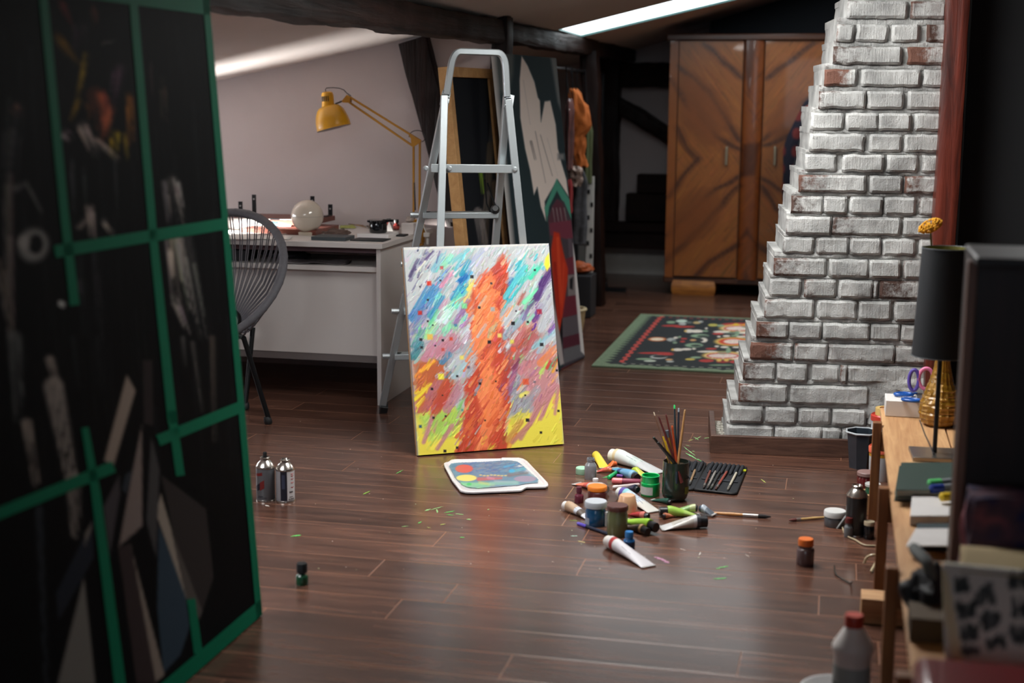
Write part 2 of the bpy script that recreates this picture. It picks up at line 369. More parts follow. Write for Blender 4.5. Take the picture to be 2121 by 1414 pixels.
# old timbers of the roof frame
TIMB = wood('old dark timber', (4, 3, 3), (44, 24, 17), .5, (16, .9, 16), 1.0)
TIMV = wood('old dark timber upright', (6, 4, 4), (36, 18, 14), .45, (11, 11, .9), .9)
for _m in (TIMB, TIMV): _m.node_tree.nodes['Principled BSDF'].inputs['Specular IOR Level'].default_value = .2
def timber(p0, p1, w, h, up=(0, 0, 1), amp=.006, n=40, seed=0):
    p0, p1 = Vector(p0), Vector(p1); d = (p1-p0); Ln = d.length; d.normalize(); a = d.cross(Vector(up)).normalized(); u = a.cross(d)
    mb = MB(); rows = []; k = 6
    ring_ = []
    for i in range(4):
        c0 = ((-1, -1), (1, -1), (1, 1), (-1, 1))[i]; c1 = ((-1, -1), (1, -1), (1, 1), (-1, 1))[(i+1) % 4]
        for j in range(k): t = j/k; ring_.append((c0[0]+(c1[0]-c0[0])*t, c0[1]+(c1[1]-c0[1])*t))
    for i in range(n+1):
        t = i/n; row = []
        for x, y in ring_:
            e = .93 if abs(x) > .95 and abs(y) > .95 else 1
            q = p0+d*(Ln*t)+a*(x*w/2*e)+u*(y*h/2*e)
            v = noise.noise_vector(q*5+Vector((seed, 0, 0)))*amp*2+noise.noise_vector(Vector((q.x*26, q.y*26, q.z*26)) if False else q*19)*amp*.7
            row.append(q+v)
        rows.append(row)
    R = mb.strip(rows, closed=True); mb.bm.faces.new(R[0][::-1]); mb.bm.faces.new(R[-1])
    return mb
struct('trim_1', timber((-1.69, 3.2, 1.66), (-1.69, 6.86, 1.705), .13, .115, seed=1, n=70), TIMB)
struct('trim_2', timber((-1.69, 7.04, 1.708), (-1.69, 11.45, 1.735), .12, .10, seed=2, n=70), TIMB)
struct('trim_3', timber((-1.655, 6.95, 0), (-1.655, 6.95, 1.775), .082, .16, up=(0, 1, 0), seed=3), TIMV)
struct('trim_4', timber((-2.085, 6.88, 1.665), (-1.832, 6.88, .765), .15, .09, up=(0, 1, 0), seed=4, amp=.0025), TIMV)
a, b_ = Y(1222, 130, 9.5), Y(1236, 560, 9.5); struct('trim_5', timber((b_.x, 9.5, 0), (a.x, 9.5, 1.70), .12, .13, up=(0, 1, 0), seed=5), TIMV)
a = Y(1266, 130, 11.4); struct('trim_6', timber((a.x, 11.35, .22), (a.x, 11.35, 1.75), .17, .14, up=(0, 1, 0), seed=6), TIMV)
a, b_ = Y(1288, 155, 11.4), Y(1400, 157, 11.4); struct('trim_7', timber((a.x-.2, 11.4, a.z), (b_.x+.3, 11.4, b_.z), .16, .19, seed=7), TIMB)
a, b_ = Y(1270, 212, 11.42), Y(1400, 288, 11.42); struct('trim_8', timber((a.x, 11.44, a.z), (b_.x, 11.44, b_.z), .12, .2, up=(0, 1, 0), seed=8), TIMV)
# red-brown post at the right of the chimney, running up out of the picture
REDP = wood('red brown stained timber', (58, 22, 15), (118, 48, 32), .4, (10, 10, .8), .4)
a = Y(1962, 300, 5.60); struct('trim_9', timber((a.x+.01, 5.66, 0), (a.x+.01, 5.66, 2.55), .085, .12, up=(0, 1, 0), seed=9, amp=.003), REDP)
struct('trim_10', MB().box((a.x+.20, 5.80, 1.3), (.26, .12, 2.6)), DARKW)
# ------------------------------------------------------------------ dark steps in the far corner
st = thing('wooden_steps', 'dark wooden steps climbing beside the wardrobe against the far white wall', 'steps', (-1.6, 11.2, .21))
SW = wood('dark step timber', (14, 8, 7), (38, 20, 16), .6, (1, 9, 9), .3); SW.node_tree.nodes['Principled BSDF'].inputs['Specular IOR Level'].default_value = .15
for (x0, x1, yt, yb, d) in ((1243, 1392, 483, 517, 11.05), (1243, 1392, 460, 483, 11.14), (1296, 1392, 401, 460, 11.22), (1319, 1392, 361, 401, 11.30)):
    p, q = Y(x0, yt, d), Y(x1, yb, d); obj('step', MB().box(((p.x+q.x)/2, d+.09, (p.z+q.z)/2), (q.x-p.x, .17, p.z-q.z)), SW, st, bevel=.006)
# low sun coming in through the side window: a beam along the desk, plus an added lamp for the ceiling glow
def lamp(name, loc, aim, size, power, col, spread=180):
    l = bpy.data.lights.new(name, 'AREA'); l.shape = 'RECTANGLE'; l.size, l.size_y = size; l.energy = power; l.color = col; l.spread = math.radians(spread)
    o = bpy.data.objects.new(name, l); COL.objects.link(o); o.location = loc; o.rotation_euler = (Vector(aim)-Vector(loc)).to_track_quat('-Z', 'Y').to_euler(); return o
lamp('side_window_sunlight', (-4.5, 5.42, .97), (-2.98, 6.24, .765), (.08, .05), 5, (1, .96, .9), 7)
lamp('ceiling_glow_lamp', (-4.55, 6.45, .68), (-2.95, 6.42, 1.50), (.10, .18), 3.8, (1, .97, .95), 23)  # added lamp that makes the bright band on the ceiling
# ------------------------------------------------------------------ the bright canvas leaning on the step ladder
T_ART = MA('acrylic paint', .42, bump=.25, bscale=160)
T_ARTD = MA('dark matte paint', .62, bump=.2, bscale=120); T_ARTD.node_tree.nodes['Principled BSDF'].inputs['Specular IOR Level'].default_value = .04
CANV = M('raw canvas', (214, 210, 200), .8, bump=.2, bscale=400)
cBL = Vector((-1.56, 5.188, .006)); cd = Vector((.842, .54, 0)).normalized(); cn = Vector((cd.y, -cd.x, 0)); TL = math.radians(14)
cup = (-cn*math.sin(TL)+Vector((0, 0, math.cos(TL)))).normalized(); cN = (cn*math.cos(TL)+Vector((0, 0, math.sin(TL)))).normalized()
def bright_canvas():
    root = thing('painting', 'bright multicoloured abstract painting on a stretched canvas leaning on the ladder', 'painting', cBL)
    p = Paint(surf(cBL, cd*.6135, cup*.82, 330, 440), (198, 203, 203)); S = 2.946
    def q(x, y): return (780+x/S, 480+y/S)
    def pg(pts, col, f=2.0, a=1.0): p.poly([q(*k) for k in pts], col, f, a)
    def st(x0, y0, x1, y1, w, col, soft=3, a=.95, b=.5): p.stroke(q(x0, y0), q(x1, y1), w/S, col, soft, a, b, 0)
    # broad under-painting
    pg([(180, 560), (520, 460), (700, 560), (760, 900), (420, 1100), (220, 900)], (188, 182, 186), 30)
    pg([(800, 480), (1100, 420), (1110, 800), (820, 900)], (184, 172, 176), 30, .8)
    pg([(225, 790), (420, 760), (470, 920), (430, 1090), (240, 1130)], (196, 102, 62), 8)
    pg([(238, 1120), (330, 1080), (470, 1070), (560, 1180), (480, 1365), (256, 1380)], (248, 230, 84), 4)
    pg([(250, 1120), (420, 1085), (520, 1080), (525, 1150), (470, 1240), (330, 1270), (290, 1200)], (176, 212, 98), 8)
    pg([(1125, 930), (1144, 1306), (780, 1340), (800, 1150), (870, 1060), (960, 1110), (1060, 1000)], (250, 234, 88), 4)
    pg([(820, 860), (980, 880), (960, 1060), (850, 1150), (800, 1100)], (164, 164, 170), 8)
    pg([(740, 600), (960, 560), (1000, 640), (860, 800), (830, 900), (760, 960), (730, 760)], (178, 92, 84), 10, .9)
    pg([(880, 780), (1100, 700), (1112, 960), (960, 1110), (890, 900)], (205, 138, 140), 8, .9)
    D = [  # x0,y0,x1,y1,width,colour  - the big visible dabs
        (230, 520, 330, 350, 70, (70, 132, 186)), (300, 440, 420, 270, 60, (66, 140, 196)), (220, 600, 300, 480, 60, (122, 130, 178)), (330, 520, 400, 400, 40, (60, 150, 200)),
        (205, 270, 250, 170, 22, (74, 64, 104)), (235, 230, 280, 160, 16, (82, 72, 116)), (255, 265, 280, 200, 12, (92, 84, 124)), (305, 160, 345, 120, 16, (70, 58, 110)), (365, 190, 385, 120, 10, (90, 92, 140)),
        (350, 230, 400, 150, 40, (130, 190, 205)), (400, 220, 450, 150, 36, (140, 226, 190)), (450, 190, 560, 110, 26, (120, 200, 205)), (520, 260, 565, 180, 34, (38, 150, 180)), (480, 230, 530, 150, 20, (90, 190, 205)),
        (560, 200, 650, 110, 30, (176, 184, 216)), (600, 240, 640, 190, 50, (210, 206, 210)), (395, 330, 455, 260, 34, (222, 148, 172)), (330, 540, 420, 420, 24, (214, 150, 178)),
        (470, 400, 570, 260, 50, (40, 150, 196)), (510, 300, 545, 270, 36, (24, 104, 176)), (480, 450, 560, 330, 44, (70, 200, 206)), (430, 520, 500, 380, 40, (132, 228, 188)), (370, 400, 440, 330, 30, (110, 214, 200)),
        (440, 470, 520, 420, 50, (150, 240, 196)), (545, 420, 590, 330, 36, (246, 214, 120)), (560, 350, 590, 300, 28, (250, 222, 110)), (380, 530, 430, 470, 54, (212, 240, 236)), (400, 540, 460, 470, 40, (224, 244, 240)),
        (330, 560, 370, 480, 30, (118, 226, 168)), (300, 640, 350, 560, 36, (170, 232, 160)), (420, 600, 520, 520, 44, (138, 232, 180)), (460, 580, 510, 550, 46, (146, 234, 172)), (250, 640, 280, 580, 34, (160, 210, 150)),
        (235, 690, 285, 600, 44, (84, 150, 160)), (225, 760, 270, 690, 50, (58, 128, 138)), (520, 500, 560, 420, 30, (150, 120, 178)), (480, 560, 540, 450, 36, (168, 132, 180)), (560, 480, 600, 430, 36, (238, 120, 70)),
        (300, 760, 380, 660, 70, (206, 136, 154)), (380, 740, 470, 640, 70, (200, 130, 146)), (460, 720, 560, 620, 56, (188, 136, 152)), (530, 640, 570, 580, 40, (206, 222, 228)), (520, 660, 560, 600, 30, (220, 232, 236)),
        (400, 790, 440, 750, 44, (80, 140, 178)), (430, 830, 520, 760, 44, (196, 206, 214)), (470, 880, 540, 810, 40, (170, 206, 214)), (540, 740, 600, 690, 60, (178, 178, 186)), (580, 860, 640, 790, 66, (170, 172, 180)),
        (560, 880, 600, 820, 26, (168, 172, 182)), (270, 850, 350, 790, 26, (250, 178, 58)), (240, 880, 300, 820, 22, (244, 150, 52)), (240, 980, 330, 930, 24, (250, 214, 66)), (236, 1020, 300, 960, 26, (252, 226, 60)),
        (250, 1060, 290, 1010, 26, (246, 214, 66)), (320, 1000, 400, 880, 50, (190, 116, 128)), (360, 1080, 430, 940, 70, (194, 74, 60)), (430, 1080, 520, 930, 56, (196, 126, 140)), (300, 1080, 350, 990, 44, (188, 104, 104)),
        (500, 1080, 530, 1020, 20, (136, 214, 120)), (340, 1130, 290, 1280, 22, (204, 138, 140)), (460, 1185, 372, 1320, 22, (202, 142, 138)), (330, 1200, 360, 1240, 18, (206, 214, 96)), (520, 1230, 560, 1110, 34, (200, 146, 150)),
        # right half
        (850, 230, 882, 185, 24, (36, 184, 196)), (980, 140, 965, 165, 14, (60, 196, 206)), (780, 400, 900, 220, 46, (84, 196, 206)), (880, 300, 1000, 200, 40, (92, 216, 196)), (940, 280, 990, 220, 30, (72, 222, 178)),
        (800, 420, 860, 330, 36, (60, 176, 196)), (780, 320, 820, 290, 34, (50, 110, 176)), (770, 360, 800, 330, 26, (84, 84, 150)), (860, 440, 900, 370, 26, (176, 96, 86)), (900, 430, 980, 350, 30, (120, 226, 170)),
        (920, 470, 970, 400, 22, (150, 226, 196)), (975, 400, 1060, 250, 52, (92, 58, 124)), (1000, 320, 1055, 230, 40, (84, 50, 116)), (960, 540, 1010, 450, 44, (112, 60, 140)), (1010, 470, 1060, 330, 60, (196, 200, 206)),
        (1000, 590, 1080, 470, 50, (198, 202, 208)), (890, 500, 960, 420, 30, (96, 80, 110)), (880, 520, 920, 480, 26, (184, 160, 206)), (920, 560, 960, 510, 26, (146, 214, 180)), (900, 580, 960, 545, 40, (216, 166, 150)),
        (780, 640, 900, 520, 40, (150, 190, 204)), (800, 700, 860, 610, 30, (206, 216, 220)), (840, 680, 900, 590, 30, (206, 120, 122)), (790, 560, 850, 470, 50, (202, 206, 210)), (1060, 610, 1085, 570, 26, (132, 84, 170)),
        (960, 700, 1090, 610, 36, (150, 196, 208)), (1020, 690, 1090, 630, 30, (196, 210, 216)), (860, 780, 960, 640, 50, (190, 108, 110)), (880, 850, 980, 740, 46, (204, 132, 136)), (1000, 800, 1095, 710, 44, (236, 140, 92)),
        (1000, 860, 1040, 800, 24, (188, 220, 110)), (1050, 830, 1095, 770, 26, (98, 176, 120)), (1075, 850, 1105, 780, 22, (248, 176, 60)), (1040, 830, 1060, 790, 20, (206, 72, 60)), (870, 790, 890, 760, 26, (150, 220, 130)),
        (800, 1000, 850, 820, 34, (150, 92, 132)), (840, 830, 870, 780, 26, (140, 70, 96)), (830, 1160, 900, 1090, 40, (226, 214, 80)), (880, 1000, 920, 980, 28, (236, 226, 110)), (900, 1080, 980, 960, 50, (168, 168, 176)),
        (1085, 930, 1010, 1120, 26, (206, 136, 142)), (1050, 960, 950, 1150, 26, (204, 138, 140)), (1110, 940, 1090, 1110, 16, (206, 140, 146)), (1000, 1050, 880, 1260, 24, (200, 134, 132)), (930, 1180, 820, 1280, 28, (204, 140, 120)),
        (880, 1160, 810, 1260, 36, (212, 160, 80)), (770, 1300, 840, 1240, 44, (216, 130, 60))]
    for x0, y0, x1, y1, w, c in D: st(x0, y0, x1, y1, w, c)
    base = p.c.copy(); rng = np.random.default_rng(11)
    # the flame-like trunk
    pg([(770, 128), (735, 180), (720, 225), (650, 262), (590, 340), (575, 400), (600, 470), (560, 530), (575, 610), (600, 700), (605, 770), (580, 870), (530, 920), (545, 1050), (525, 1180), (484, 1362), (690, 1345), (800, 1335), (785, 1180), (825, 1060), (800, 960), (815, 830), (770, 720), (765, 600), (735, 520), (780, 420), (800, 330), (802, 190)], (206, 80, 56), 3)
    pg([(700, 240), (640, 290), (590, 350), (620, 470), (570, 560), (590, 690), (620, 780), (640, 900), (620, 1010), (640, 1100), (600, 1330), (680, 1320), (720, 1200), (770, 1040), (760, 900), (700, 820), (720, 720), (700, 600), (760, 560), (740, 480), (720, 430), (780, 370), (740, 320)], (250, 134, 84), 5)
    for x0, y0, x1, y1, w, c in ((600, 520, 680, 400, 40, (255, 156, 100)), (610, 640, 720, 480, 46, (255, 150, 96)), (640, 720, 740, 560, 44, (255, 158, 96)), (640, 760, 700, 680, 40, (190, 72, 56)), (720, 230, 790, 170, 40, (196, 72, 60)), (740, 330, 780, 250, 50, (200, 76, 58)),
        (640, 1000, 700, 860, 50, (255, 146, 92)), (660, 1180, 740, 1020, 40, (255, 140, 84)), (590, 1240, 640, 1120, 44, (202, 76, 54)), (700, 1280, 800, 1040, 40, (206, 84, 56)), (560, 1050, 600, 930, 50, (200, 78, 58)), (760, 960, 800, 840, 36, (168, 64, 66)), (560, 1190, 600, 1140, 40, (226, 120, 60)),
        (680, 1180, 740, 1100, 26, (226, 100, 56)), (590, 600, 640, 520, 26, (255, 176, 110)), (690, 620, 720, 560, 30, (186, 176, 130)), (540, 460, 600, 410, 40, (226, 104, 60)), (690, 1325, 720, 1300, 26, (240, 220, 70)), (640, 1290, 668, 1250, 18, (240, 200, 70))): st(x0, y0, x1, y1, w, c, 2, .95, .6)
    base = p.c.copy()
    # thousands of small diagonal bristle dabs picked up from the colours underneath
    H_, W_ = p.h, p.w; dcols = [d[5] for d in D]
    def dabs(n, l0, l1, w0, w1, jit, wild):
        for k in range(n):
            i, j = rng.integers(0, H_), rng.integers(0, W_); x, y = p.x[i, j], p.y[i, j]; c = base[i, j]
            if c[2] < 120 and c[0] > 225 and c[1] > 200 and rng.random() < .9: continue
            i2, j2 = np.clip(i+int(rng.normal(0, jit)), 0, H_-1), np.clip(j+int(rng.normal(0, jit*.8)), 0, W_-1); c = base[i2, j2]
            if rng.random() < wild:
                best = [q_ for q_ in D if abs(780+q_[0]/S-x) < 26 and abs(480+q_[1]/S-y) < 26]
                if best: c = np.array(best[rng.integers(len(best))][5], float)
            c = c*(1+rng.normal(0, .09))+rng.normal(0, 9, 3); Ln = rng.uniform(l0, l1); an = rng.normal(1.02, .16)
            p.stroke((x-math.cos(an)*Ln/2, y+math.sin(an)*Ln/2), (x+math.cos(an)*Ln/2, y-math.sin(an)*Ln/2), rng.uniform(w0, w1), c, .8, rng.uniform(.6, 1), .6, .35, lift=rng.uniform(.3, 1))
    dabs(520, 12, 34, 3, 8, 6, .16); dabs(1900, 5, 16, 1.2, 4, 4, .10)
    # ragged slanting flecks where the flame breaks into the greys
    for k in range(80):
        y = rng.uniform(260, 1300); side = rng.random() < .5; x = (600 if side else 790)+rng.normal(0, 34)-(y-700)*.04; c = ((250, 140, 90), (206, 80, 56), (196, 190, 190), (230, 110, 66), (255, 170, 110))[rng.integers(5)]; Ln = rng.uniform(30, 90)
        st(x-Ln*.3, y+Ln*.45, x+Ln*.3, y-Ln*.45, rng.uniform(6, 18), c, 1.2, .9, .5)
    for x0, y0, x1, y1, w, c in D:                                   # the clearest dabs go over again
        if rng.random() < .42 and (y0 < 760 or w < 30): st(x0, y0, x1, y1, w*.62, np.array(c)*rng.uniform(.95, 1.08), 1.4, .9, .6)
    for x0, y0, x1, y1, w, c in ((340, 1130, 285, 1285, 22, (202, 138, 142)), (462, 1182, 370, 1322, 24, (200, 140, 138)), (1085, 930, 1000, 1140, 24, (206, 140, 146)), (1050, 960, 940, 1170, 28, (204, 140, 144)), (1110, 940, 1088, 1112, 16, (206, 140, 146)), (1000, 1050, 880, 1262, 24, (200, 136, 134)), (880, 1160, 800, 1270, 30, (214, 166, 84)), (930, 1180, 830, 1285, 22, (204, 140, 120))): st(x0, y0, x1, y1, w, c, 4, .9, .2)
    sq = [(390, 297, 11), (312, 415, 12), (312, 545, 12), (343, 569, 9), (270, 657, 17), (275, 705, 15), (404, 661, 14), (358, 694, 9), (581, 274, 20), (700, 314, 13), (627, 462, 15), (688, 672, 20), (965, 233, 12), (851, 483, 9), (832, 558, 22), (923, 550, 13), (1007, 687, 21), (907, 997, 10), (1100, 845, 13), (1110, 1092, 13), (921, 1148, 20), (1003, 1224, 14), (492, 880, 13), (630, 925, 15), (728, 912, 9), (338, 958, 15), (402, 997, 8), (421, 1124, 11), (347, 1134, 14), (491, 1316, 14), (417, 1337, 17), (662, 1150, 9), (264, 334, 8)]
    for x, y, s in sq: h = s/2; pg([(x-h, y-h), (x+h, y-h*.9), (x+h*1.05, y+h), (x-h, y+h*.95)], (34, 32, 36), .8)
    for x, y, s, c in ((320, 314, 28, (222, 62, 50)), (265, 494, 26, (200, 52, 48)), (397, 219, 20, (190, 70, 72)), (455, 653, 20, (214, 76, 58)), (758, 405, 26, (226, 90, 66)), (993, 487, 30, (168, 40, 66)), (835, 717, 30, (228, 92, 70)), (910, 914, 38, (226, 96, 66)), (405, 718, 18, (200, 76, 66)), (326, 641, 36, (236, 194, 92)), (520, 767, 26, (240, 224, 110)), (393, 883, 38, (240, 226, 72)), (750, 632, 26, (246, 222, 120)), (482, 570, 15, (40, 120, 150)), (267, 1187, 17, (40, 84, 120)), (523, 1087, 13, (70, 150, 140)), (708, 472, 28, (178, 176, 172)), (826, 670, 24, (226, 210, 90)), (963, 915, 12, (110, 110, 120)), (560, 826, 15, (90, 80, 104)), (535, 452, 34, (130, 216, 150))):
        h = s/2; pg([(x-h, y-h*.9), (x+h*.9, y-h), (x+h, y+h*.9), (x-h*.9, y+h)], c, 1.6)
    pg([(1052, 130), (1058, 210), (1040, 240), (1022, 200), (1030, 160)], (255, 232, 62), 2)
    pg([(156, 100), (1047, 72), (1048, 80), (157, 109)], (226, 222, 214), 1.5)
    p.mesh('canvas', T_ART, root, cN, .0022, cN*-.02)
    s = MB()                                                         # stretcher bars behind
    for a, b in (((0, .02), (.6135, .02)), ((0, .80), (.6135, .80)), ((.02, 0), (.02, .82)), ((.5935, 0), (.5935, .82))):
        f = lambda t: cBL+cd*t[0]+cup*t[1]-cN*.028
        s.bar(f(a), f(b), .04, .016, up=cN)
    obj('stretcher_bars', s, wood('pine', (176, 128, 76), (206, 160, 104), .6, (8, 8, 8), .1), root)
bright_canvas()
# ------------------------------------------------------------------ tall dark painting with green masking tape, standing close to the camera on the left
def tape_canvas():
    b0 = Vector((-1.47, 3.421, .004)); v = Vector((-.106, 0, 1.625)); nn = v.normalized().cross(Vector((0, -1, 0))).normalized()
    if nn.x < 0: nn = -nn
    root = thing('painting', 'tall black and grey painting crossed by strips of green masking tape, standing at left', 'painting', b0)
    p = Paint(surf(b0, (0, -2.15, 0), v, 300, 330), (8, 9, 11))
    A = lambda x, y: (x/2.02, y/2.02)
    B = lambda x, y: (x/1.98, 700+y/1.98)
    rng = np.random.default_rng(5)
    for k in range(260):                                             # dry vertical brush marks
        x, y = rng.uniform(-20, 520), rng.uniform(20, 900); g = rng.uniform(11, 30); Ln = rng.uniform(60, 240)
        p.stroke((x, y), (x+Ln*.06, y+Ln), rng.uniform(2, 9), (g, g+1, g+3), 3, .55, .8)
    for (x0, y0, x1, y1, w, c, a) in ((250, 0, 300, 110, 40, (104, 44, 40), .7), (390, 20, 400, 120, 30, (104, 66, 48), .7), (240, 150, 330, 270, 34, (128, 92, 30), .8), (360, 230, 320, 430, 26, (150, 122, 40), .85), (330, 420, 300, 500, 26, (150, 120, 40), .7),
            (340, 120, 330, 200, 60, (62, 52, 60), .6), (500, 290, 480, 430, 60, (84, 58, 78), .85), (400, 400, 420, 520, 80, (150, 76, 50), .9), (460, 460, 430, 580, 50, (166, 84, 58), .9), (540, 400, 550, 590, 30, (150, 98, 40), .85), (480, 560, 475, 650, 34, (170, 142, 30), .9), (520, 560, 530, 660, 12, (160, 130, 40), .8),
            (270, 560, 300, 580, 36, (150, 136, 136), .8), (350, 530, 400, 640, 50, (160, 148, 140), .9), (400, 590, 490, 670, 26, (172, 158, 146), .9), (430, 180, 480, 170, 10, (84, 86, 80), .7), (300, 660, 310, 880, 12, (74, 76, 78), .6), (350, 700, 360, 860, 16, (70, 72, 74), .5), (480, 660, 490, 900, 10, (66, 68, 70), .5),
            (375, 870, 385, 980, 30, (168, 152, 142), .95), (330, 950, 370, 900, 18, (150, 136, 128), .9), (435, 925, 475, 978, 22, (160, 146, 136), .9), (680, 330, 690, 500, 24, (84, 74, 56), .5), (630, 270, 640, 420, 14, (60, 46, 46), .5), (720, 760, 760, 930, 50, (142, 134, 126), .85), (690, 770, 710, 930, 26, (128, 122, 116), .8),
            (720, 1000, 740, 1240, 56, (156, 144, 134), .95), (770, 1000, 850, 1400, 70, (120, 116, 112), .8), (740, 1240, 790, 1380, 40, (140, 130, 122), .8), (330, 1080, 350, 1400, 24, (66, 68, 70), .6), (400, 1060, 420, 1400, 20, (60, 62, 64), .5),
            (70, 450, 40, 800, 70, (66, 68, 68), .7), (60, 460, 90, 480, 40, (100, 66, 58), .5), (30, 780, 40, 1400, 40, (112, 104, 98), .75), (0, 1100, 60, 1414, 40, (126, 114, 104), .7), (60, 790, 110, 765, 24, (110, 108, 104), .8), (110, 765, 170, 880, 18, (92, 92, 90), .8), (20, 560, 10, 780, 30, (60, 62, 62), .6)):
        cc = np.minimum(np.array(c)*1.35, 228); p.stroke(A(x0, y0), A(x1, y1), w/2.02, cc*.8, 12, a*.55, .75, .35); Ls = math.hypot(x1-x0, y1-y0); px_, py_ = -(y1-y0)/Ls, (x1-x0)/Ls
        for k in range(6):
            o_ = rng.uniform(-.55, .55)*w; t0, t1 = rng.uniform(-.1, .35), rng.uniform(.6, 1.15); p.stroke(A(x0+(x1-x0)*t0+px_*o_, y0+(y1-y0)*t0+py_*o_), A(x0+(x1-x0)*t1+px_*o_, y0+(y1-y0)*t1+py_*o_), w*rng.uniform(.15, .45)/2.02, np.clip(cc*rng.uniform(.7, 1.12)+rng.normal(0, 6, 3), 0, 240), 5, a*.8, .85, .5)
    x, y = A(140, 1025); p.blob(x, y, 32, 35, (136, 134, 130), .3, .4); p.blob(x+5, y-2, 15, 20, (14, 15, 18), 0, .3); p.blob(x-20, y-6, 12, 14, (160, 156, 150), 0, .4); p.blob(*A(258, 1272), 8, 6, (190, 188, 184))
    for (x0, y0, x1, y1, w, c, a) in ((60, 0, 80, 330, 56, (92, 94, 92), .8), (205, 90, 240, 200, 34, (150, 138, 128), .95), (220, 200, 290, 560, 76, (138, 128, 120), .9), (110, 350, 150, 600, 40, (142, 130, 120), .9), (300, 580, 310, 800, 60, (132, 122, 114), .75), (160, 700, 190, 1414, 30, (58, 64, 70), .6), (870, 0, 880, 420, 22, (104, 92, 82), .6), (790, 20, 830, 300, 16, (110, 104, 98), .6), (750, 0, 760, 110, 14, (140, 134, 128), .6), (300, 0, 320, 200, 16, (56, 60, 62), .5), (400, 0, 400, 180, 16, (56, 58, 60), .5)):
        p.stroke(B(x0, y0), B(x1, y1), w/1.98*1.1, np.minimum(np.array(c)*1.22, 225), 8, a, .7, .3)
    for pts, c in (([(520, 150), (556, 215), (465, 525), (428, 500)], (152, 136, 124)), ([(582, 355), (584, 770), (487, 856), (540, 560)], (128, 114, 108)), ([(660, 560), (845, 700), (876, 980), (820, 1155), (760, 1070), (690, 700)], (52, 47, 46)),
                   ([(650, 760), (780, 1090), (780, 1180), (740, 1300), (670, 1375), (645, 1100)], (52, 66, 78)), ([(660, 638), (638, 715), (768, 1080), (705, 790)], (152, 140, 128)), ([(700, 780), (830, 1120), (815, 1150), (765, 1070)], (84, 78, 74)), ([(535, 845), (675, 1380), (628, 1418), (570, 1050)], (136, 124, 114)),
                   ([(345, 975), (392, 1420), (235, 1420)], (116, 112, 106)), ([(380, 740), (385, 900), (240, 1160), (228, 1050)], (36, 40, 48)), ([(485, 860), (535, 840), (640, 1414), (560, 1414)], (58, 48, 48)), ([(490, 560), (425, 690), (450, 895), (492, 640)], (70, 65, 68)), ([(620, 400), (655, 540), (640, 900), (600, 750)], (70, 68, 68)), ([(380, 750), (372, 790), (345, 860), (350, 800)], (120, 112, 104)), ([(585, 90), (625, 90), (630, 360), (590, 350)], (48, 42, 42)), ([(515, 560), (545, 540), (520, 640), (500, 620)], (50, 56, 62))):
        p.poly([B(*k) for k in pts], c, 1.6)
    p.mesh('canvas', T_ARTD, root, thick=nn*-.035, sides=(30, 30, 32))
    TP = M('green masking tape', (0, 106, 76), .6, var=.08, scale=5, bump=.1, spec=.08)
    def tp(pa, pb, wa, wb=None):
        wb = wb or wa; pa, pb = Vector(pa), Vector(pb); d = (pb-pa).normalized(); s = Vector((-d.y, d.x))
        q = [pa+s*wa/2, pb+s*wb/2, pb-s*wb/2, pa-s*wa/2]
        obj('tape_strip', MB().poly([PL(*k, b0+nn*.0015, nn) for k in q], nn*-.001), TP, root)
    for k in (((85, -60), (134, 445), 18, 18), ((134, 445), (155, 632), 18, 20), ((276, -5), (318, 495), 17, 17), ((318, 495), (358, 877), 17, 20), ((355, 850), (374, 985), 18, 18), ((396, 1240), (411, 1352), 17, 18), ((176, 885), (198, 1013), 15, 18), ((198, 1013), (252, 1440), 19, 24),
              ((114, 521), (468, 463), 26, 24), ((328, 912), (500, 842), 23, 23), ((-60, 1087), (236, 966), 24, 24)): tp(*k)
    e = nn*.0016; S1 = lambda a, b, c, d_: obj('tape_strip', MB().poly([a, b, c, d_], nn*-.001), TP, root)
    P_ = lambda s, t: b0+Vector((0, -2.15*s, 0))+v*t+e
    S1(P_(0, 0), P_(0, 1), P_(.0185, 1), P_(.0185, 0)); S1(P_(0, .972), P_(0, 1), P_(1, 1), P_(1, .972)); S1(P_(0, 0), P_(0, .027), P_(1, .027), P_(1, 0))
tape_canvas()
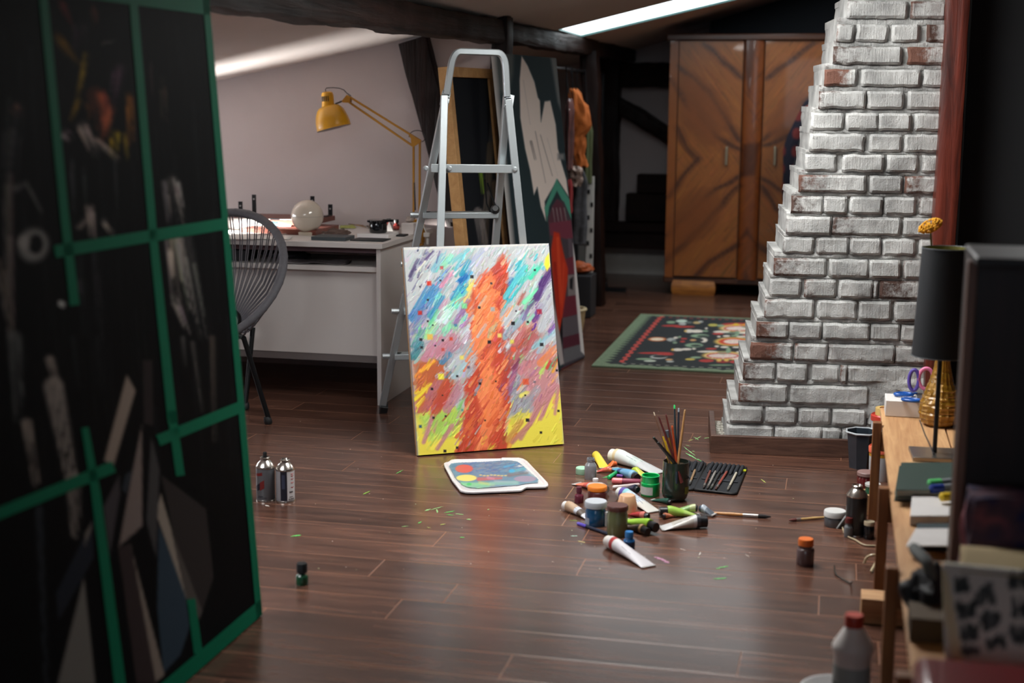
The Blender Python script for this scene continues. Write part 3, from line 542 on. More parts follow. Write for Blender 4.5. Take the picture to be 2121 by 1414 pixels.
# ------------------------------------------------------------------ the tall canvas with a rocket, and the pine-framed panel behind it
def rocket_canvas():
    b0 = Vector((-1.31, 7.496, .004)); u = Vector((-.117, -.852, 0)); v = Vector((-.18, .004, 1.592))
    nn = v.cross(u).normalized(); nn = nn if nn.x > 0 else -nn
    root = thing('painting', 'tall dark canvas with a red striped rocket, leaning behind the ladder', 'painting', b0)
    p = Paint(surf(b0, u, v, 170, 320), (44, 58, 62))
    A = lambda x, y: (780+x/2.829, 60+y/2.829)
    B = lambda x, y: (1020+x/2.11, 90+y/2.11)
    def pg(f, pts, c, fe=1.4, a=1.0): p.poly([f(*k) for k in pts], c, fe, a)
    pg(A, [(690, 160), (745, 138), (805, 146), (800, 260), (765, 430), (715, 350)], (92, 99, 98), 4)
    pg(A, [(850, 158), (885, 215), (925, 310), (945, 400), (957, 420), (963, 545), (985, 425), (1018, 420), (1050, 560), (1062, 700), (1085, 790), (1112, 880), (1125, 980), (1060, 880), (985, 1010), (992, 1125), (962, 1040), (942, 925), (922, 972), (900, 830), (870, 700), (842, 520), (838, 300)], (236, 222, 212))
    for (x0, y0, x1, y1, w, c) in ((905, 660, 930, 760, 16, (120, 112, 110)), (930, 600, 990, 900, 6, (150, 140, 136)), (960, 620, 1030, 860, 5, (146, 136, 132)), (860, 300, 900, 560, 6, (204, 194, 186)), (1000, 640, 1060, 860, 5, (206, 198, 190))): p.stroke(A(x0, y0), A(x1, y1), w/2.829, c, 2, .7, .7)
    pg(A, [(1018, 160), (1056, 166), (1082, 480), (1062, 430)], (122, 126, 126), 3)
    pg(A, [(1062, 730), (1100, 730), (1100, 765), (1062, 765)], (132, 132, 132), 3)
    pg(A, [(1055, 878), (1132, 1000), (1146, 1130), (1108, 1045), (1057, 948), (1012, 1040), (1000, 1130), (984, 1048)], (80, 152, 130))
    pg(B, [(240, 760), (262, 710), (282, 676), (312, 690), (345, 770), (352, 850), (405, 1366), (310, 1412), (258, 1090), (250, 860)], (74, 66, 72))
    pg(B, [(245, 782), (260, 712), (282, 680), (305, 700), (330, 780)], (92, 56, 66))
    for x in (268, 284, 300, 318): p.stroke(B(x-4, 720), B(x+6, 782), 3, (140, 128, 128), 1.5, .8, .5)
    pg(B, [(248, 784), (344, 772), (352, 850), (330, 855), (252, 838)], (118, 58, 72)); pg(B, [(330, 850), (345, 855), (352, 930), (335, 935)], (96, 84, 92))
    pg(B, [(320, 940), (358, 930), (368, 1005), (326, 1012)], (112, 50, 62)); pg(B, [(328, 1012), (370, 1008), (376, 1098), (330, 1105)], (128, 118, 118)); pg(B, [(338, 1030), (352, 1020), (350, 1075), (338, 1070)], (30, 30, 34), 2)
    pg(B, [(304, 1108), (378, 1098), (386, 1180), (306, 1200)], (104, 44, 56)); pg(B, [(306, 1200), (386, 1180), (392, 1262), (308, 1285)], (92, 84, 90)); pg(B, [(308, 1285), (392, 1262), (398, 1310), (310, 1335)], (86, 42, 54)); pg(B, [(310, 1335), (398, 1310), (405, 1362), (312, 1400)], (104, 102, 106))
    pg(B, [(268, 822), (292, 828), (312, 920), (330, 985), (328, 1040), (318, 1110), (305, 1200), (292, 1290), (280, 1180), (262, 1000), (256, 900)], (196, 58, 36), 2)
    p.stroke(B(285, 850), B(300, 1130), 6, (226, 86, 52), 3, .8, .6); p.stroke(B(272, 960), B(290, 1200), 6, (150, 36, 30), 3, .8, .6); p.stroke(B(312, 960), B(304, 1150), 4, (214, 74, 46), 2, .8, .6)
    pg(B, [(276, 1240), (290, 1290), (304, 1200), (306, 1300), (300, 1330)], (26, 24, 28), 1.5)
    pg(B, [(258, 1080), (278, 1180), (300, 1300), (313, 1398), (296, 1408), (262, 1250)], (184, 174, 172), 1.5)
    pg(B, [(350, 872), (362, 930), (378, 1080), (408, 1366), (386, 1345), (366, 1130)], (214, 208, 206), 1.4)
    pg(B, [(300, 1420), (410, 1370), (410, 1380), (300, 1432)], (120, 52, 60), 1.5)
    p.mesh('canvas', T_ARTD, root, thick=nn*-.03, sides=(200, 196, 192))
    # pine frame
    fp = Vector((-1.595, 6.30, 0)); uu = Vector((.074, .54, 0)); vv = Vector((-.155, .004, 1.525)); n2 = vv.cross(uu).normalized(); n2 = n2 if n2.x > 0 else -n2
    r2 = thing('framed_panel', 'unframed-looking dark panel in a deep pine box frame, wedged behind the tall rocket canvas', 'framed panel', fp)
    r2['label'] = 'pine box frame around a dark streaked panel, behind the ladder and the rocket canvas'
    PN = wood('pine', (176, 128, 76), (206, 160, 104), .6, (8, 8, 8), .1)
    q = lambda s, t, d=0: fp+uu*s+vv*t+n2*d
    for nm, a, b in (('frame_bar', (.04, 0), (.04, 1)), ('frame_bar', (.96, 0), (.96, 1)), ('frame_bar', (0, .985), (1, .985)), ('frame_bar', (0, .015), (1, .015))):
        obj(nm, MB().bar(q(*a, -.025), q(*b, -.025), .046, .05, up=n2), PN, r2, bevel=.002)
    sc = MB()
    for k in (.25, .75): sc.tube([q(.002, .985, -.05*k)-uu.normalized()*.002, q(.002, .985, -.05*k)], .004, 8)
    obj('screw', sc, M('screw steel', (60, 55, 50), .4, .8), r2)
    p2 = Paint(surf(q(.06, .03, -.012), uu*.88, vv*.94, 50, 150), (30, 32, 36))
    for (x0, y0, x1, y1, w, c) in ((1000, 160, 1006, 500, 16, (44, 46, 50)), (1022, 240, 1012, 380, 12, (98, 94, 90)), (1016, 300, 1004, 500, 14, (92, 78, 62)), (1025, 380, 1030, 505, 14, (104, 84, 64)), (996, 358, 1001, 398, 8, (150, 190, 60)), (1010, 400, 1000, 470, 10, (110, 104, 100)), (990, 440, 1002, 505, 20, (150, 140, 136))): p2.stroke((x0, y0), (x1, y1), w, c, 3, .8, .6)
    p2.mesh('panel', T_ARTD, r2, thick=n2*-.008)
rocket_canvas()
# ------------------------------------------------------------------ rug with flowers
def rug():
    x0, x1, y0, y1 = -1.229, .50, 7.245, 9.13
    p = Paint(surf((x0, y0, .009), (x1-x0, 0, 0), (0, y1-y0, 0), 300, 260), (120, 140, 112))
    A = lambda x, y: (1180+x/5.05, 620+y/5.05)
    DK = (40, 46, 49); g = p.P
    p.mix(((g[..., 0] > x0+.088) & (g[..., 0] < x1-.088) & (g[..., 1] > y0+.07) & (g[..., 1] < y1-.085)).astype(float), DK)
    ty = (g[..., 1]-y0)/.075 % 1; tooth = .042*np.abs(ty*2-1)
    p.mix(((g[..., 0] > x0+.048+tooth) & (g[..., 0] < x0+.10) & (g[..., 1] > y0+.06) & (g[..., 1] < y1-.06)).astype(float), DK)
    tx = (g[..., 0]-x0)/.17 % 1; sc = .045*np.sqrt(np.clip(1-(tx*2-1)**2, 0, 1))
    p.mix(((g[..., 0] > x0+.09) & (g[..., 0] < x1-.09) & (g[..., 1] > y0+.030+sc) & (g[..., 1] < y0+.09)).astype(float), DK)
    p.mix(((g[..., 0] > x0+.16) & (g[..., 0] < x1-.1) & (g[..., 1] < y1-.03-.4*sc) & (g[..., 1] > y1-.11)).astype(float), DK)
    dash = ((g[..., 0]/.045 % 1) < .5) & (g[..., 0] > x0+.15); p.mix((dash & (np.abs(g[..., 1]-y0-.10) < .008)).astype(float), (150, 150, 140)); p.mix((dash & (np.abs(g[..., 1]-y1+.10) < .014)).astype(float), (150, 70, 66))
    wob = .006*np.sign(np.sin(g[..., 1]*60)); p.mix((np.abs(g[..., 0]-x0-.142-wob) < .010).astype(float)*((g[..., 1] > y0+.12) & (g[..., 1] < y1-.07)), (196, 78, 70))
    W_, Y_, R_, G_, O_, K_ = (226, 218, 204), (222, 184, 96), (184, 62, 58), (140, 168, 138), (214, 120, 66), (176, 180, 176)
    B = [(915, 415, 96, 22, O_), (915, 415, 72, 15, (236, 222, 196)), (1170, 225, 60, 16, (196, 214, 200)), (1060, 238, 48, 12, G_), (1180, 255, 40, 14, K_), (1250, 240, 30, 9, (110, 120, 116)), (1330, 242, 40, 12, (196, 172, 120)), (1370, 232, 26, 9, K_),
         (1060, 420, 46, 18, K_), (1110, 400, 24, 10, W_), (1150, 392, 18, 9, G_), (1100, 452, 24, 9, G_), (1090, 430, 26, 10, (120, 130, 128)), (1195, 410, 34, 8, R_), (1180, 440, 26, 9, R_), (1250, 330, 50, 18, W_), (1330, 332, 70, 16, W_), (1215, 330, 16, 10, Y_), (1420, 330, 30, 9, G_), (1430, 302, 14, 9, W_),
         (1360, 380, 96, 18, G_), (1390, 384, 60, 9, DK), (1400, 425, 42, 24, W_), (1370, 425, 30, 14, DK), (1290, 425, 34, 10, (206, 160, 110)), (1300, 478, 96, 22, G_), (1320, 482, 54, 10, DK), (1130, 525, 60, 15, W_), (1075, 525, 14, 12, Y_), (1220, 520, 56, 12, W_), (1300, 515, 20, 9, W_),
         (1710, 440, 196, 46, Y_), (1710, 440, 150, 34, (206, 66, 46)), (1710, 440, 100, 24, (236, 214, 202)), (1560, 388, 18, 8, W_), (1640, 382, 40, 10, W_), (1720, 378, 36, 8, G_), (1800, 388, 60, 9, W_), (1540, 490, 24, 9, W_), (1620, 498, 44, 10, W_), (1740, 500, 40, 8, W_), (1830, 494, 24, 8, W_),
         (1770, 262, 190, 18, R_), (1770, 300, 206, 40, Y_), (1770, 302, 170, 30, (232, 214, 206)), (1740, 265, 30, 16, (226, 190, 60)), (1830, 268, 36, 14, (226, 150, 60)), (1500, 268, 52, 14, (190, 180, 90)), (1580, 274, 40, 12, G_), (1590, 338, 90, 12, W_), (1550, 358, 60, 10, R_), (1750, 350, 26, 34, G_), (1700, 350, 60, 9, (110, 130, 112)), (1880, 352, 60, 10, W_),
         (1600, 585, 214, 44, Y_), (1600, 588, 176, 32, (232, 210, 202)), (1600, 560, 60, 14, G_), (1660, 535, 26, 34, G_), (1440, 545, 110, 10, W_), (1480, 515, 60, 9, R_), (1800, 548, 60, 10, W_), (1820, 528, 40, 8, R_), (1430, 640, 80, 16, R_), (1600, 650, 70, 14, (150, 50, 48)), (1750, 652, 80, 16, R_), (1560, 636, 26, 14, Y_), (1640, 634, 26, 14, Y_), (1580, 686, 130, 9, (110, 136, 108)),
         (1260, 625, 52, 11, (206, 186, 90)), (1320, 606, 60, 10, G_), (900, 560, 190, 10, R_), (1000, 575, 90, 9, R_), (780, 622, 90, 10, G_), (840, 642, 66, 10, (196, 206, 190)), (930, 600, 90, 22, K_), (945, 594, 74, 14, DK), (1040, 628, 40, 9, (206, 160, 110)), (1050, 648, 40, 10, K_), (1060, 275, 100, 9, R_), (1200, 285, 110, 9, R_)]
    cx = 1519
    for x, y, rx, ry, c in B:
        px, py = A(x, y); p.blob(px, py, rx/5.05, ry/5.05, c, 0, .25)
        if px < 1500: X0 = Z(px, py); c0 = Z(cx, py); q = pr(np.array([[2*c0.x-X0.x, X0.y, 0.]])); p.blob(float(q[0][0]), float(q[1][0]), rx/5.05, ry/5.05, c, 0, .25)
    rng = np.random.default_rng(2)
    for k in range(90):
        a = rng.uniform(0, 2*PI); px, py = A(1770+150*math.cos(a), 302+24*math.sin(a)); p.blob(px, py, 2, 1, (196, 90, 80)); px, py = A(1600+160*math.cos(a), 588+26*math.sin(a)); p.blob(px, py, 2.2, 1, (200, 96, 84))
    p.c *= (1+(p.grain[..., None]-.5)*.16)
    o = p.mesh('rug', MA('rug wool', .95, bump=.5, bscale=260), thick=(0, 0, -.008), sides=(70, 84, 66))
    tag(o, 'dark floral rug with a scalloped green border on the floor before the wardrobe', 'rug')
rug()
# ------------------------------------------------------------------ wardrobe
def wardrobe():
    yf = 10.2; f = lambda x, y: Y(x, y, yf); a = f(1389, 84); xr = f(1742, 84).x; z0, z1 = .125, a.z; x0 = a.x
    w = thing('wardrobe', 'walnut veneered two-door wardrobe with book-matched grain behind the brick chimney', 'wardrobe', ((x0+xr)/2, yf+.3, 0))
    DW = wood('dark walnut', (46, 24, 14), (84, 46, 24), .4, (1.2, 20, 20), .1)
    obj('body', MB().box(((x0+xr)/2, yf+.33, (z0+z1)/2), (xr-x0, .60, z1-z0)), wood('walnut side', (96, 54, 24), (146, 86, 38), .4, (16, 16, 1.2), .1), w, bevel=.004)
    obj('top_moulding', MB().box(((x0+xr)/2, yf+.30, z1+.022), (xr-x0+.05, .68, .044)), DW, w, bevel=.008)
    obj('base_rail', MB().box(((x0+xr)/2, yf+.31, z0-.018), (xr-x0+.02, .62, .04)), DW, w, bevel=.006)
    p = Paint(surf((x0, yf, z0), (xr-x0, 0, 0), (0, 0, z1-z0), 260, 360), (138, 80, 34))
    A = lambda x, y: (1150+x/2.21, y/2.21); rng = np.random.default_rng(8)
    for k in range(1500):                                            # fine figure, mirrored about the centre
        x, y = rng.uniform(530, 1300), rng.uniform(180, 1290); up = y < 730; s = 1 if (x < 900) == up else -1; Ln = rng.uniform(20, 90); c = np.array((138, 80, 34))*rng.uniform(.72, 1.18)+rng.normal(0, 4, 3)
        p.stroke(A(x, y), A(x+Ln*.75, y+s*Ln), rng.uniform(1.5, 6), c, 1.5, .5, .3, .5)
    D = (62, 32, 16)
    def ln(pts, w=17, c=D, a=.8):
        Q = []                                                       # wandering, feathered vein
        for k in range(len(pts)-1):
            n = 7
            for i in range(n): t = i/n; Q.append((pts[k][0]+(pts[k+1][0]-pts[k][0])*t, pts[k][1]+(pts[k+1][1]-pts[k][1])*t))
        Q.append(pts[-1]); o = rng.uniform(0, 50)
        Q = [(x+14*noise.noise(Vector((x*.012, y*.012, o))), y+14*noise.noise(Vector((x*.012, y*.012, o+9)))) for x, y in Q]
        for k in range(len(Q)-1):
            ww = w*(.7+.7*abs(noise.noise(Vector((k*.35, o, 0)))*1.6))
            p.stroke(A(*Q[k]), A(*Q[k+1]), ww*2.4/2.21, (112, 60, 24), 8, .28); p.stroke(A(*Q[k]), A(*Q[k+1]), ww/2.21, c, 4.5, a, .3)
        for j in range(3):
            s = rng.uniform(-26, 26)
            for k in range(len(Q)-1): p.stroke(A(Q[k][0]+s, Q[k][1]), A(Q[k+1][0]+s, Q[k+1][1]), 2.2, c, 2.5, .28, .3)
    for pts in ([(680, 195), (780, 290), (862, 365)], [(565, 295), (700, 420), (790, 560), (850, 645)], [(530, 360), (640, 520), (740, 620), (850, 690)], [(550, 575), (600, 660), (650, 730)], [(650, 730), (560, 830), (515, 905)], [(850, 800), (700, 900), (560, 1030), (505, 1085)], [(850, 850), (740, 960), (620, 1080), (550, 1150), (500, 1195)], [(840, 1110), (720, 1190), (640, 1265)],
                [(1180, 195), (1060, 290), (968, 355)], [(1260, 345), (1090, 520), (955, 645)], [(1290, 420), (1130, 590), (960, 665)], [(945, 815), (1060, 880), (1290, 1060)], [(945, 850), (1010, 950), (1200, 1150)], [(935, 1115), (1010, 1185), (1080, 1265)], [(1260, 730), (1290, 830)]): ln(pts)
    for pts in ([(600, 360), (760, 560)], [(720, 640), (600, 500)], [(700, 930), (560, 1080)], [(1000, 600), (1100, 470)]): ln(pts, 60, (128, 68, 26), .35)
    p.poly([A(*k) for k in ((530, 175), (566, 175), (545, 1275), (498, 1275))], (128, 68, 28), 2, .55)
    P0 = lambda: None
    def part(name, xa, xb, dy, za, zb, th=.022):
        r = p.P[0, :, 0]; c = p.P[:, 0, 2]; i = (r >= xa-1e-6) & (r <= xb+1e-6); j = (c >= za-1e-6) & (c <= zb+1e-6)
        s = Paint(p.P[np.ix_(j, i)]-np.array([0, dy, 0]), (0, 0, 0)); s.c = p.c[np.ix_(j, i)].copy(); return s.mesh(name, MA('walnut veneer', .32, coat=.3), w, thick=(0, th, 0), sides=(90, 50, 22))
    xs = f(1543, 84).x, f(1585, 84).x
    part('side_stile', x0, f(1407, 84).x, .004, z0, z1); d1 = part('door', f(1408, 84).x, xs[0]-.004, .012, z0+.012, z1-.004); d2 = part('door', xs[1]+.004, f(1722, 84).x, .012, z0+.012, z1-.004); part('side_stile', f(1723, 84).x, xr, .004, z0, z1)
    for pts in ([(866, 185), (920, 185), (905, 330), (890, 440), (870, 330)], [(860, 660), (940, 650), (915, 800), (850, 810)], [(840, 1100), (880, 1040), (915, 1110), (880, 1075)], [(860, 1280), (875, 1240), (890, 1280)]): p.poly([A(*k) for k in pts], (70, 36, 18), 4, .7)
    s = MB(); nseg = 10; rows = []; cs = []
    sub = Paint(p.P, 0); r = p.P[0, :, 0]; i = np.nonzero((r >= xs[0]) & (r <= xs[1]))[0]
    Q = p.P[:, i].copy(); t = np.linspace(-1, 1, len(i)); Q[..., 1] -= .012+.016*np.sqrt(np.clip(1-t**2, 0, 1))[None, :]
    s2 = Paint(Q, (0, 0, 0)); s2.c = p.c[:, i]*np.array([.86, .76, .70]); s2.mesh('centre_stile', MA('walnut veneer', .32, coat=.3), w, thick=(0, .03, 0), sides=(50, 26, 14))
    HM = M('handle metal', (150, 140, 120), .35, .9)
    for x, dd in ((1506, d1), (1606, d2)):
        t_, b_ = f(x, 303), f(x, 342); obj('handle', MB().box((t_.x, yf-.03, (t_.z+b_.z)/2), (.018, .014, t_.z-b_.z)).box((t_.x, yf-.02, t_.z-.015), (.012, .02, .012)).box((t_.x, yf-.02, b_.z+.015), (.012, .02, .012)), HM, dd, bevel=.003)
    FT = wood('foot veneer', (120, 66, 26), (196, 128, 58), .4, (3, 6, 26), .1)
    for (xa, xb) in ((f(1394, 600).x, f(1478, 600).x), (xr-.34, xr-.04)):
        rows = []
        for k in range(9): t = k/8; o = .012*math.sin(t*PI*.9+.2); rows.append([(xa-o, yf+.0-o, .105*t), (xb+o, yf-o, .105*t), (xb+o, yf+.4, .105*t), (xa-o, yf+.4, .105*t)])
        mb = MB(); R = mb.strip(rows, closed=True); mb.bm.faces.new(R[0][::-1]); mb.bm.faces.new(R[-1]); obj('foot', mb, FT, w)
wardrobe()
# ------------------------------------------------------------------ brick chimney breast, painted white, tapering towards the roof
def brick_mat():
    m, nt, b = new_mat('whitewashed brick'); L = nt.links.new
    at = N(nt, 'ShaderNodeAttribute', _attribute_name='Col'); sp = N(nt, 'ShaderNodeSeparateColor'); L(at.outputs['Color'], sp.inputs[0])   # r: how bare the brick is, g: its tone
    tc = N(nt, 'ShaderNodeTexCoord')
    n1 = N(nt, 'ShaderNodeTexNoise', Scale=42.0, Detail=7.0, Roughness=.75); L(tc.outputs['Object'], n1.inputs['Vector'])
    def mt(op, a, b_=None):
        n = N(nt, 'ShaderNodeMath', _operation=op)
        for i, v in enumerate((a, b_)):
            if v is None: continue
            if isinstance(v, (int, float)): n.inputs[i].default_value = v
            else: L(v, n.inputs[i])
        return n.outputs[0]
    d = mt('ADD', sp.outputs[0], mt('MULTIPLY', mt('SUBTRACT', n1.outputs[0], .5), 1.5))
    mr = N(nt, 'ShaderNodeMapRange', _interpolation_type='SMOOTHSTEP'); L(d, mr.inputs[0]); mr.inputs[1].default_value = .40; mr.inputs[2].default_value = .90
    br = N(nt, 'ShaderNodeValToRGB'); br.color_ramp.elements[0].color = lin((62, 47, 41))+(1,); br.color_ramp.elements[1].color = lin((112, 74, 60))+(1,); L(sp.outputs[1], br.inputs[0])
    n2 = N(nt, 'ShaderNodeTexNoise', Scale=9.0, Detail=4.0); L(tc.outputs['Object'], n2.inputs['Vector'])
    wr = N(nt, 'ShaderNodeValToRGB'); wr.color_ramp.elements[0].color = lin((150, 150, 148))+(1,); wr.color_ramp.elements[1].color = lin((206, 206, 203))+(1,); wr.color_ramp.elements[0].position = .3; wr.color_ramp.elements[1].position = .7; L(n2.outputs[0], wr.inputs[0])
    mx = N(nt, 'ShaderNodeMix', _data_type='RGBA'); L(mr.outputs[0], mx.inputs[0]); L(wr.outputs[0], mx.inputs[6]); L(br.outputs[0], mx.inputs[7]); L(mx.outputs[2], b.inputs['Base Color'])
    b.inputs['Roughness'].default_value = .8
    n3 = N(nt, 'ShaderNodeTexNoise', Scale=150.0, Detail=6.0, Roughness=.7); L(tc.outputs['Object'], n3.inputs['Vector'])
    mp = N(nt, 'ShaderNodeMapping'); mp.inputs['Scale'].default_value = (150, 150, 7); L(tc.outputs['Object'], mp.inputs[0])
    n4 = N(nt, 'ShaderNodeTexNoise', Scale=1.0, Detail=2.0); L(mp.outputs[0], n4.inputs['Vector'])                          # the drag of the paint brush
    bp = N(nt, 'ShaderNodeBump', Strength=.75, Distance=.005); L(mt('ADD', mt('MULTIPLY', n4.outputs[0], .9), mt('ADD', n3.outputs[0], mt('MULTIPLY', n1.outputs[0], 1.1))), bp.inputs['Height']); L(bp.outputs[0], b.inputs['Normal'])
    return m
BRK = brick_mat()
CHA = Vector((-.43, 5.585, 0)); CHE = Vector((math.cos(math.radians(7)), math.sin(math.radians(7)), 0)); CHN = Vector((CHE.y, -CHE.x, 0))
def chp(x, y): q = PL(x, y, CHA, CHN)-CHA; return q.dot(CHE), q.z
def chw(e, z, n=0.0): return CHA+CHE*e+Vector((0, 0, z))+CHN*n
def chimney():
    root = thing('brick_chimney', 'white painted brick chimney breast tapering upwards, standing in a shallow wooden floor tray', 'chimney', CHA)
    rng = random.Random(4); EMAX = .86
    S5 = 5.891; S6 = 5.4385; S7 = 5.05
    cs = []                                                          # course: (y top, y bottom, [(x0,x1,bare,side)])   photo pixels
    def crs(ox, oy, s, yt, yb, br): cs.append((oy+yt/s, oy+yb/s, [(ox+a/s, ox+b/s)+tuple(r) for a, b, *r in br]))
    crs(1640, 0, S5, 8, 230, [(680, 1415, .25), (1455, 1890, .5)])
    crs(1640, 0, S5, 290, 515, [(550, 760, .3), (795, 1180, .12), (1225, 1560, .08), (1650, 1890, .75)])
    crs(1640, 0, S5, 562, 790, [(508, 1345, .45), (1420, 1890, .85)])
    crs(1640, 0, S5, 838, 1058, [(402, 800, .95), (852, 1572, .06), (1618, 1880, .1)])
    crs(1640, 0, S5, 1102, 1330, [(330, 905, .42), (928, 1368, .08), (1422, 1880, .1)])
    crs(1580, 220, S6, 66, 272, [(545, 915, .06), (940, 1305, .06), (1310, 1668, .08), (1715, 2050, .14)])
    crs(1580, 220, S6, 302, 512, [(525, 1145, .06), (1200, 1565, .08), (1600, 2050, .08)])
    crs(1580, 220, S6, 532, 738, [(480, 832, .14), (898, 1362, .05), (1403, 1748, .2), (1803, 2050, .3)])
    crs(1580, 220, S6, 766, 970, [(405, 1162, .5), (1208, 1575, .14), (1600, 2050, .55)])
    crs(1580, 220, S6, 1003, 1212, [(322, 682, .62), (690, 952, .3), (983, 1352, .05), (1375, 1728, .08), (1765, 2050, .4)])
    crs(1580, 220, S6, 1232, 1448, [(265, 778, .3), (788, 1556, .46), (1590, 2050, .1)])
    crs(1540, 460, S7, 150, 334, [(418, 738, .25), (768, 1106, .3), (1118, 1442, .3), (1458, 1802, .08), (1842, 2120, .2)])
    crs(1540, 460, S7, 370, 568, [(318, 868, .55), (898, 1312, .22), (1318, 1642, .1), (1678, 2120, .3)])
    crs(1540, 460, S7, 585, 784, [(276, 602, .06), (638, 972, .42), (998, 1352, .14), (1358, 1412, .5), (1428, 2120, .65)])
    crs(1540, 460, S7, 800, 1006, [(222, 740, .36), (775, 1188, .08), (1212, 1545, .08), (1582, 2120, .25)])
    crs(1540, 460, S7, 1036, 1216, [(136, 468, .72), (486, 818, .1), (838, 1325, .1), (1338, 1645, .12), (1655, 2120, .2)])
    crs(1460, 700, S7, 42, 232, [(478, 922, .92), (942, 1286, .4), (1298, 1988, .22), (2003, 2500, .3)])
    crs(1460, 700, S7, 256, 446, [(402, 732, .6), (758, 1072, .1), (1128, 1412, .1), (1418, 1490, .5), (1498, 2500, .12)])
    crs(1460, 700, S7, 474, 676, [(354, 866, .5), (898, 1720, .06), (1760, 2500, .06)])
    crs(1460, 700, S7, 708, 886, [(268, 608, .06), (638, 962, .06), (985, 1318, .08), (1340, 1690, .08), (1705, 2500, .08)])
    crs(1460, 700, S7, 905, 1060, [(228, 722, .12), (734, 1228, .12), (1232, 1428, .1), (1436, 2500, .1)])
    prev_e = None; rows = []
    for yt, yb, br in cs:
        xl = br[0][0]; e0, zt = chp(xl, yt); _, zb = chp(xl, yb); rows.append([zt, zb, [(chp(a, (yt+yb)/2)[0], chp(b, (yt+yb)/2)[0], bare) for a, b, bare in br]])
    e, zt = rows[0][2][0][0], rows[0][0]; zt += .012                  # courses above the picture, up into the roof
    k = 0
    while zt < 2.16:
        e += .02; xs_ = [e]; off = .11 if k % 2 else .22
        x = e+off; br = [(e, x-.006, rng.uniform(.05, .4))]
        while x < EMAX: br.append((x+.006, min(x+.22, EMAX), rng.uniform(.05, .5))); x += .232
        rows.insert(0, [zt+.070, zt, br]); zt += .086; k += 1
    rows[-1][1] = .035
    mb = MB(); lay = mb.bm.loops.layers.float_color.new('Col')
    def grid(e0, e1, z0, z1, dep, prot, bare, tone, seed, amp=.0035, rnd=.008, left=False):
        """one rough brick or bed of mortar: a closed block whose front is a displaced grid"""
        nx = max(4, int((e1-e0)/.009)); nz = max(3, int((z1-z0)/.009)); bm = mb.bm; P = []; sd = Vector((seed*3.1, seed*1.7, seed))
        for j in range(nz+1):
            row = []
            for i in range(nx+1):
                u, v = i/nx, j/nz; du = min(u, 1-u)*(e1-e0); dv = min(v, 1-v)*(z1-z0)
                fall = rnd*(max(0, 1-du/rnd)**2+max(0, 1-dv/rnd)**2) if rnd else 0
                ee, zz = e0+u*(e1-e0), z0+v*(z1-z0); q = Vector((ee, zz, 0))
                nz_ = noise.noise(q*22+sd)*amp+noise.noise(q*70+sd)*amp*.45+noise.noise(q*7+sd)*amp*.8
                ew = noise.noise(Vector((zz*30, seed, 1)))*.004*(1 if du < .01 else 0); zw = noise.noise(Vector((ee*24, seed, 5)))*.004*(1 if dv < .01 else 0)
                row.append(bm.verts.new(chw(ee+ew, zz+zw, prot-fall+nz_)))
            P.append(row)
        def colf(f, bval):
            for l in f.loops: l[lay] = (bval(l.vert) if callable(bval) else bval, tone, 0, 1)
        def bv(v):
            q = v.co-CHA; u = (q.dot(CHE)-e0)/(e1-e0); edge = min(u, 1-u, (q.z-z0)/(z1-z0)*.5, (z1-q.z)/(z1-z0)*.5)
            g = bare*(1.35-1.0*u) if bare > .2 else bare
            return min(1, max(0, g+(.22 if edge < .04 else 0)))
        for j in range(nz):
            for i in range(nx): colf(bm.faces.new((P[j][i], P[j][i+1], P[j+1][i+1], P[j+1][i])), bv)
        B = P[0][:]+[r[-1] for r in P[1:]]+P[-1][-2::-1]+[r[0] for r in P[-2:0:-1]]
        K = []
        for v in B: q = v.co-CHA; K.append(bm.verts.new(chw(q.dot(CHE), q.z, -dep)))
        n = len(B)
        for i in range(n): colf(bm.faces.new((B[(i+1) % n], B[i], K[i], K[(i+1) % n])), .12)
        colf(bm.faces.new(K), .1)
    sd = 0
    for ri, (zt, zb, br) in enumerate(rows):
        nb = rows[ri+1][0] if ri+1 < len(rows) else 0.03
        el = br[0][0]
        for bi, (e0, e1, bare) in enumerate(br):
            sd += 1; e1 = min(e1, EMAX)
            if e1-e0 < .012: continue
            smear = (zt < .36 and e0 > .5)
            dep = .30 if bi == 0 else .05
            grid(e0, e1, zb+.002, zt-.002, dep, -.010 if smear else rng.uniform(-.003, .004), bare, rng.uniform(.1, .9) if bare < .8 else .95, sd, amp=.005 if zt < .12 else .0042, rnd=.010)
        # mortar body of this course and the bed under it (a little proud at the stepped end)
        grid(el+.004, EMAX, zb, zt, .44, -.025, .22, .1, 500+sd, amp=.004, rnd=0)
        l2 = rows[ri+1][2][0][0] if ri+1 < len(rows) else el
        grid(min(el, l2+.004)-.002, EMAX, nb-.004, zb+.006, .44, -.017, .26, .1, 900+sd, amp=.006, rnd=.006)
    o = obj('brickwork', mb, BRK, root, fixn=True)
    # smear of plaster at the lower right
    p = MB(); n1, n2 = 46, 30; lay2 = p.bm.loops.layers.float_color.new('Col'); G = []
    (ea, zA), (eb, zB) = chp(1786, 762), chp(1936, 872)
    for j in range(n2+1):
        r = []
        for i in range(n1+1):
            u, v = i/n1, j/n2; e, z = ea+(eb-ea)*u, zA+(zB-zA)*v
            q = Vector((e*9+z*6, z*38, 2)); rid = noise.noise(q+noise.noise_vector(Vector((e*14, z*14, 0)))*.8)
            edge = min(1, u*2.2, v*3.5, (1-v)*3.5); r.append(p.bm.verts.new(chw(e, z, -.016+edge*(.019+.008*abs(rid)+.004*noise.noise(q*3)))))
        G.append(r)
    for j in range(n2):
        for i in range(n1):
            f = p.bm.faces.new((G[j][i], G[j][i+1], G[j+1][i+1], G[j+1][i]))
            for l in f.loops: l[lay2] = (.05, .3, 0, 1)
    obj('plaster_smear', p, BRK, root)
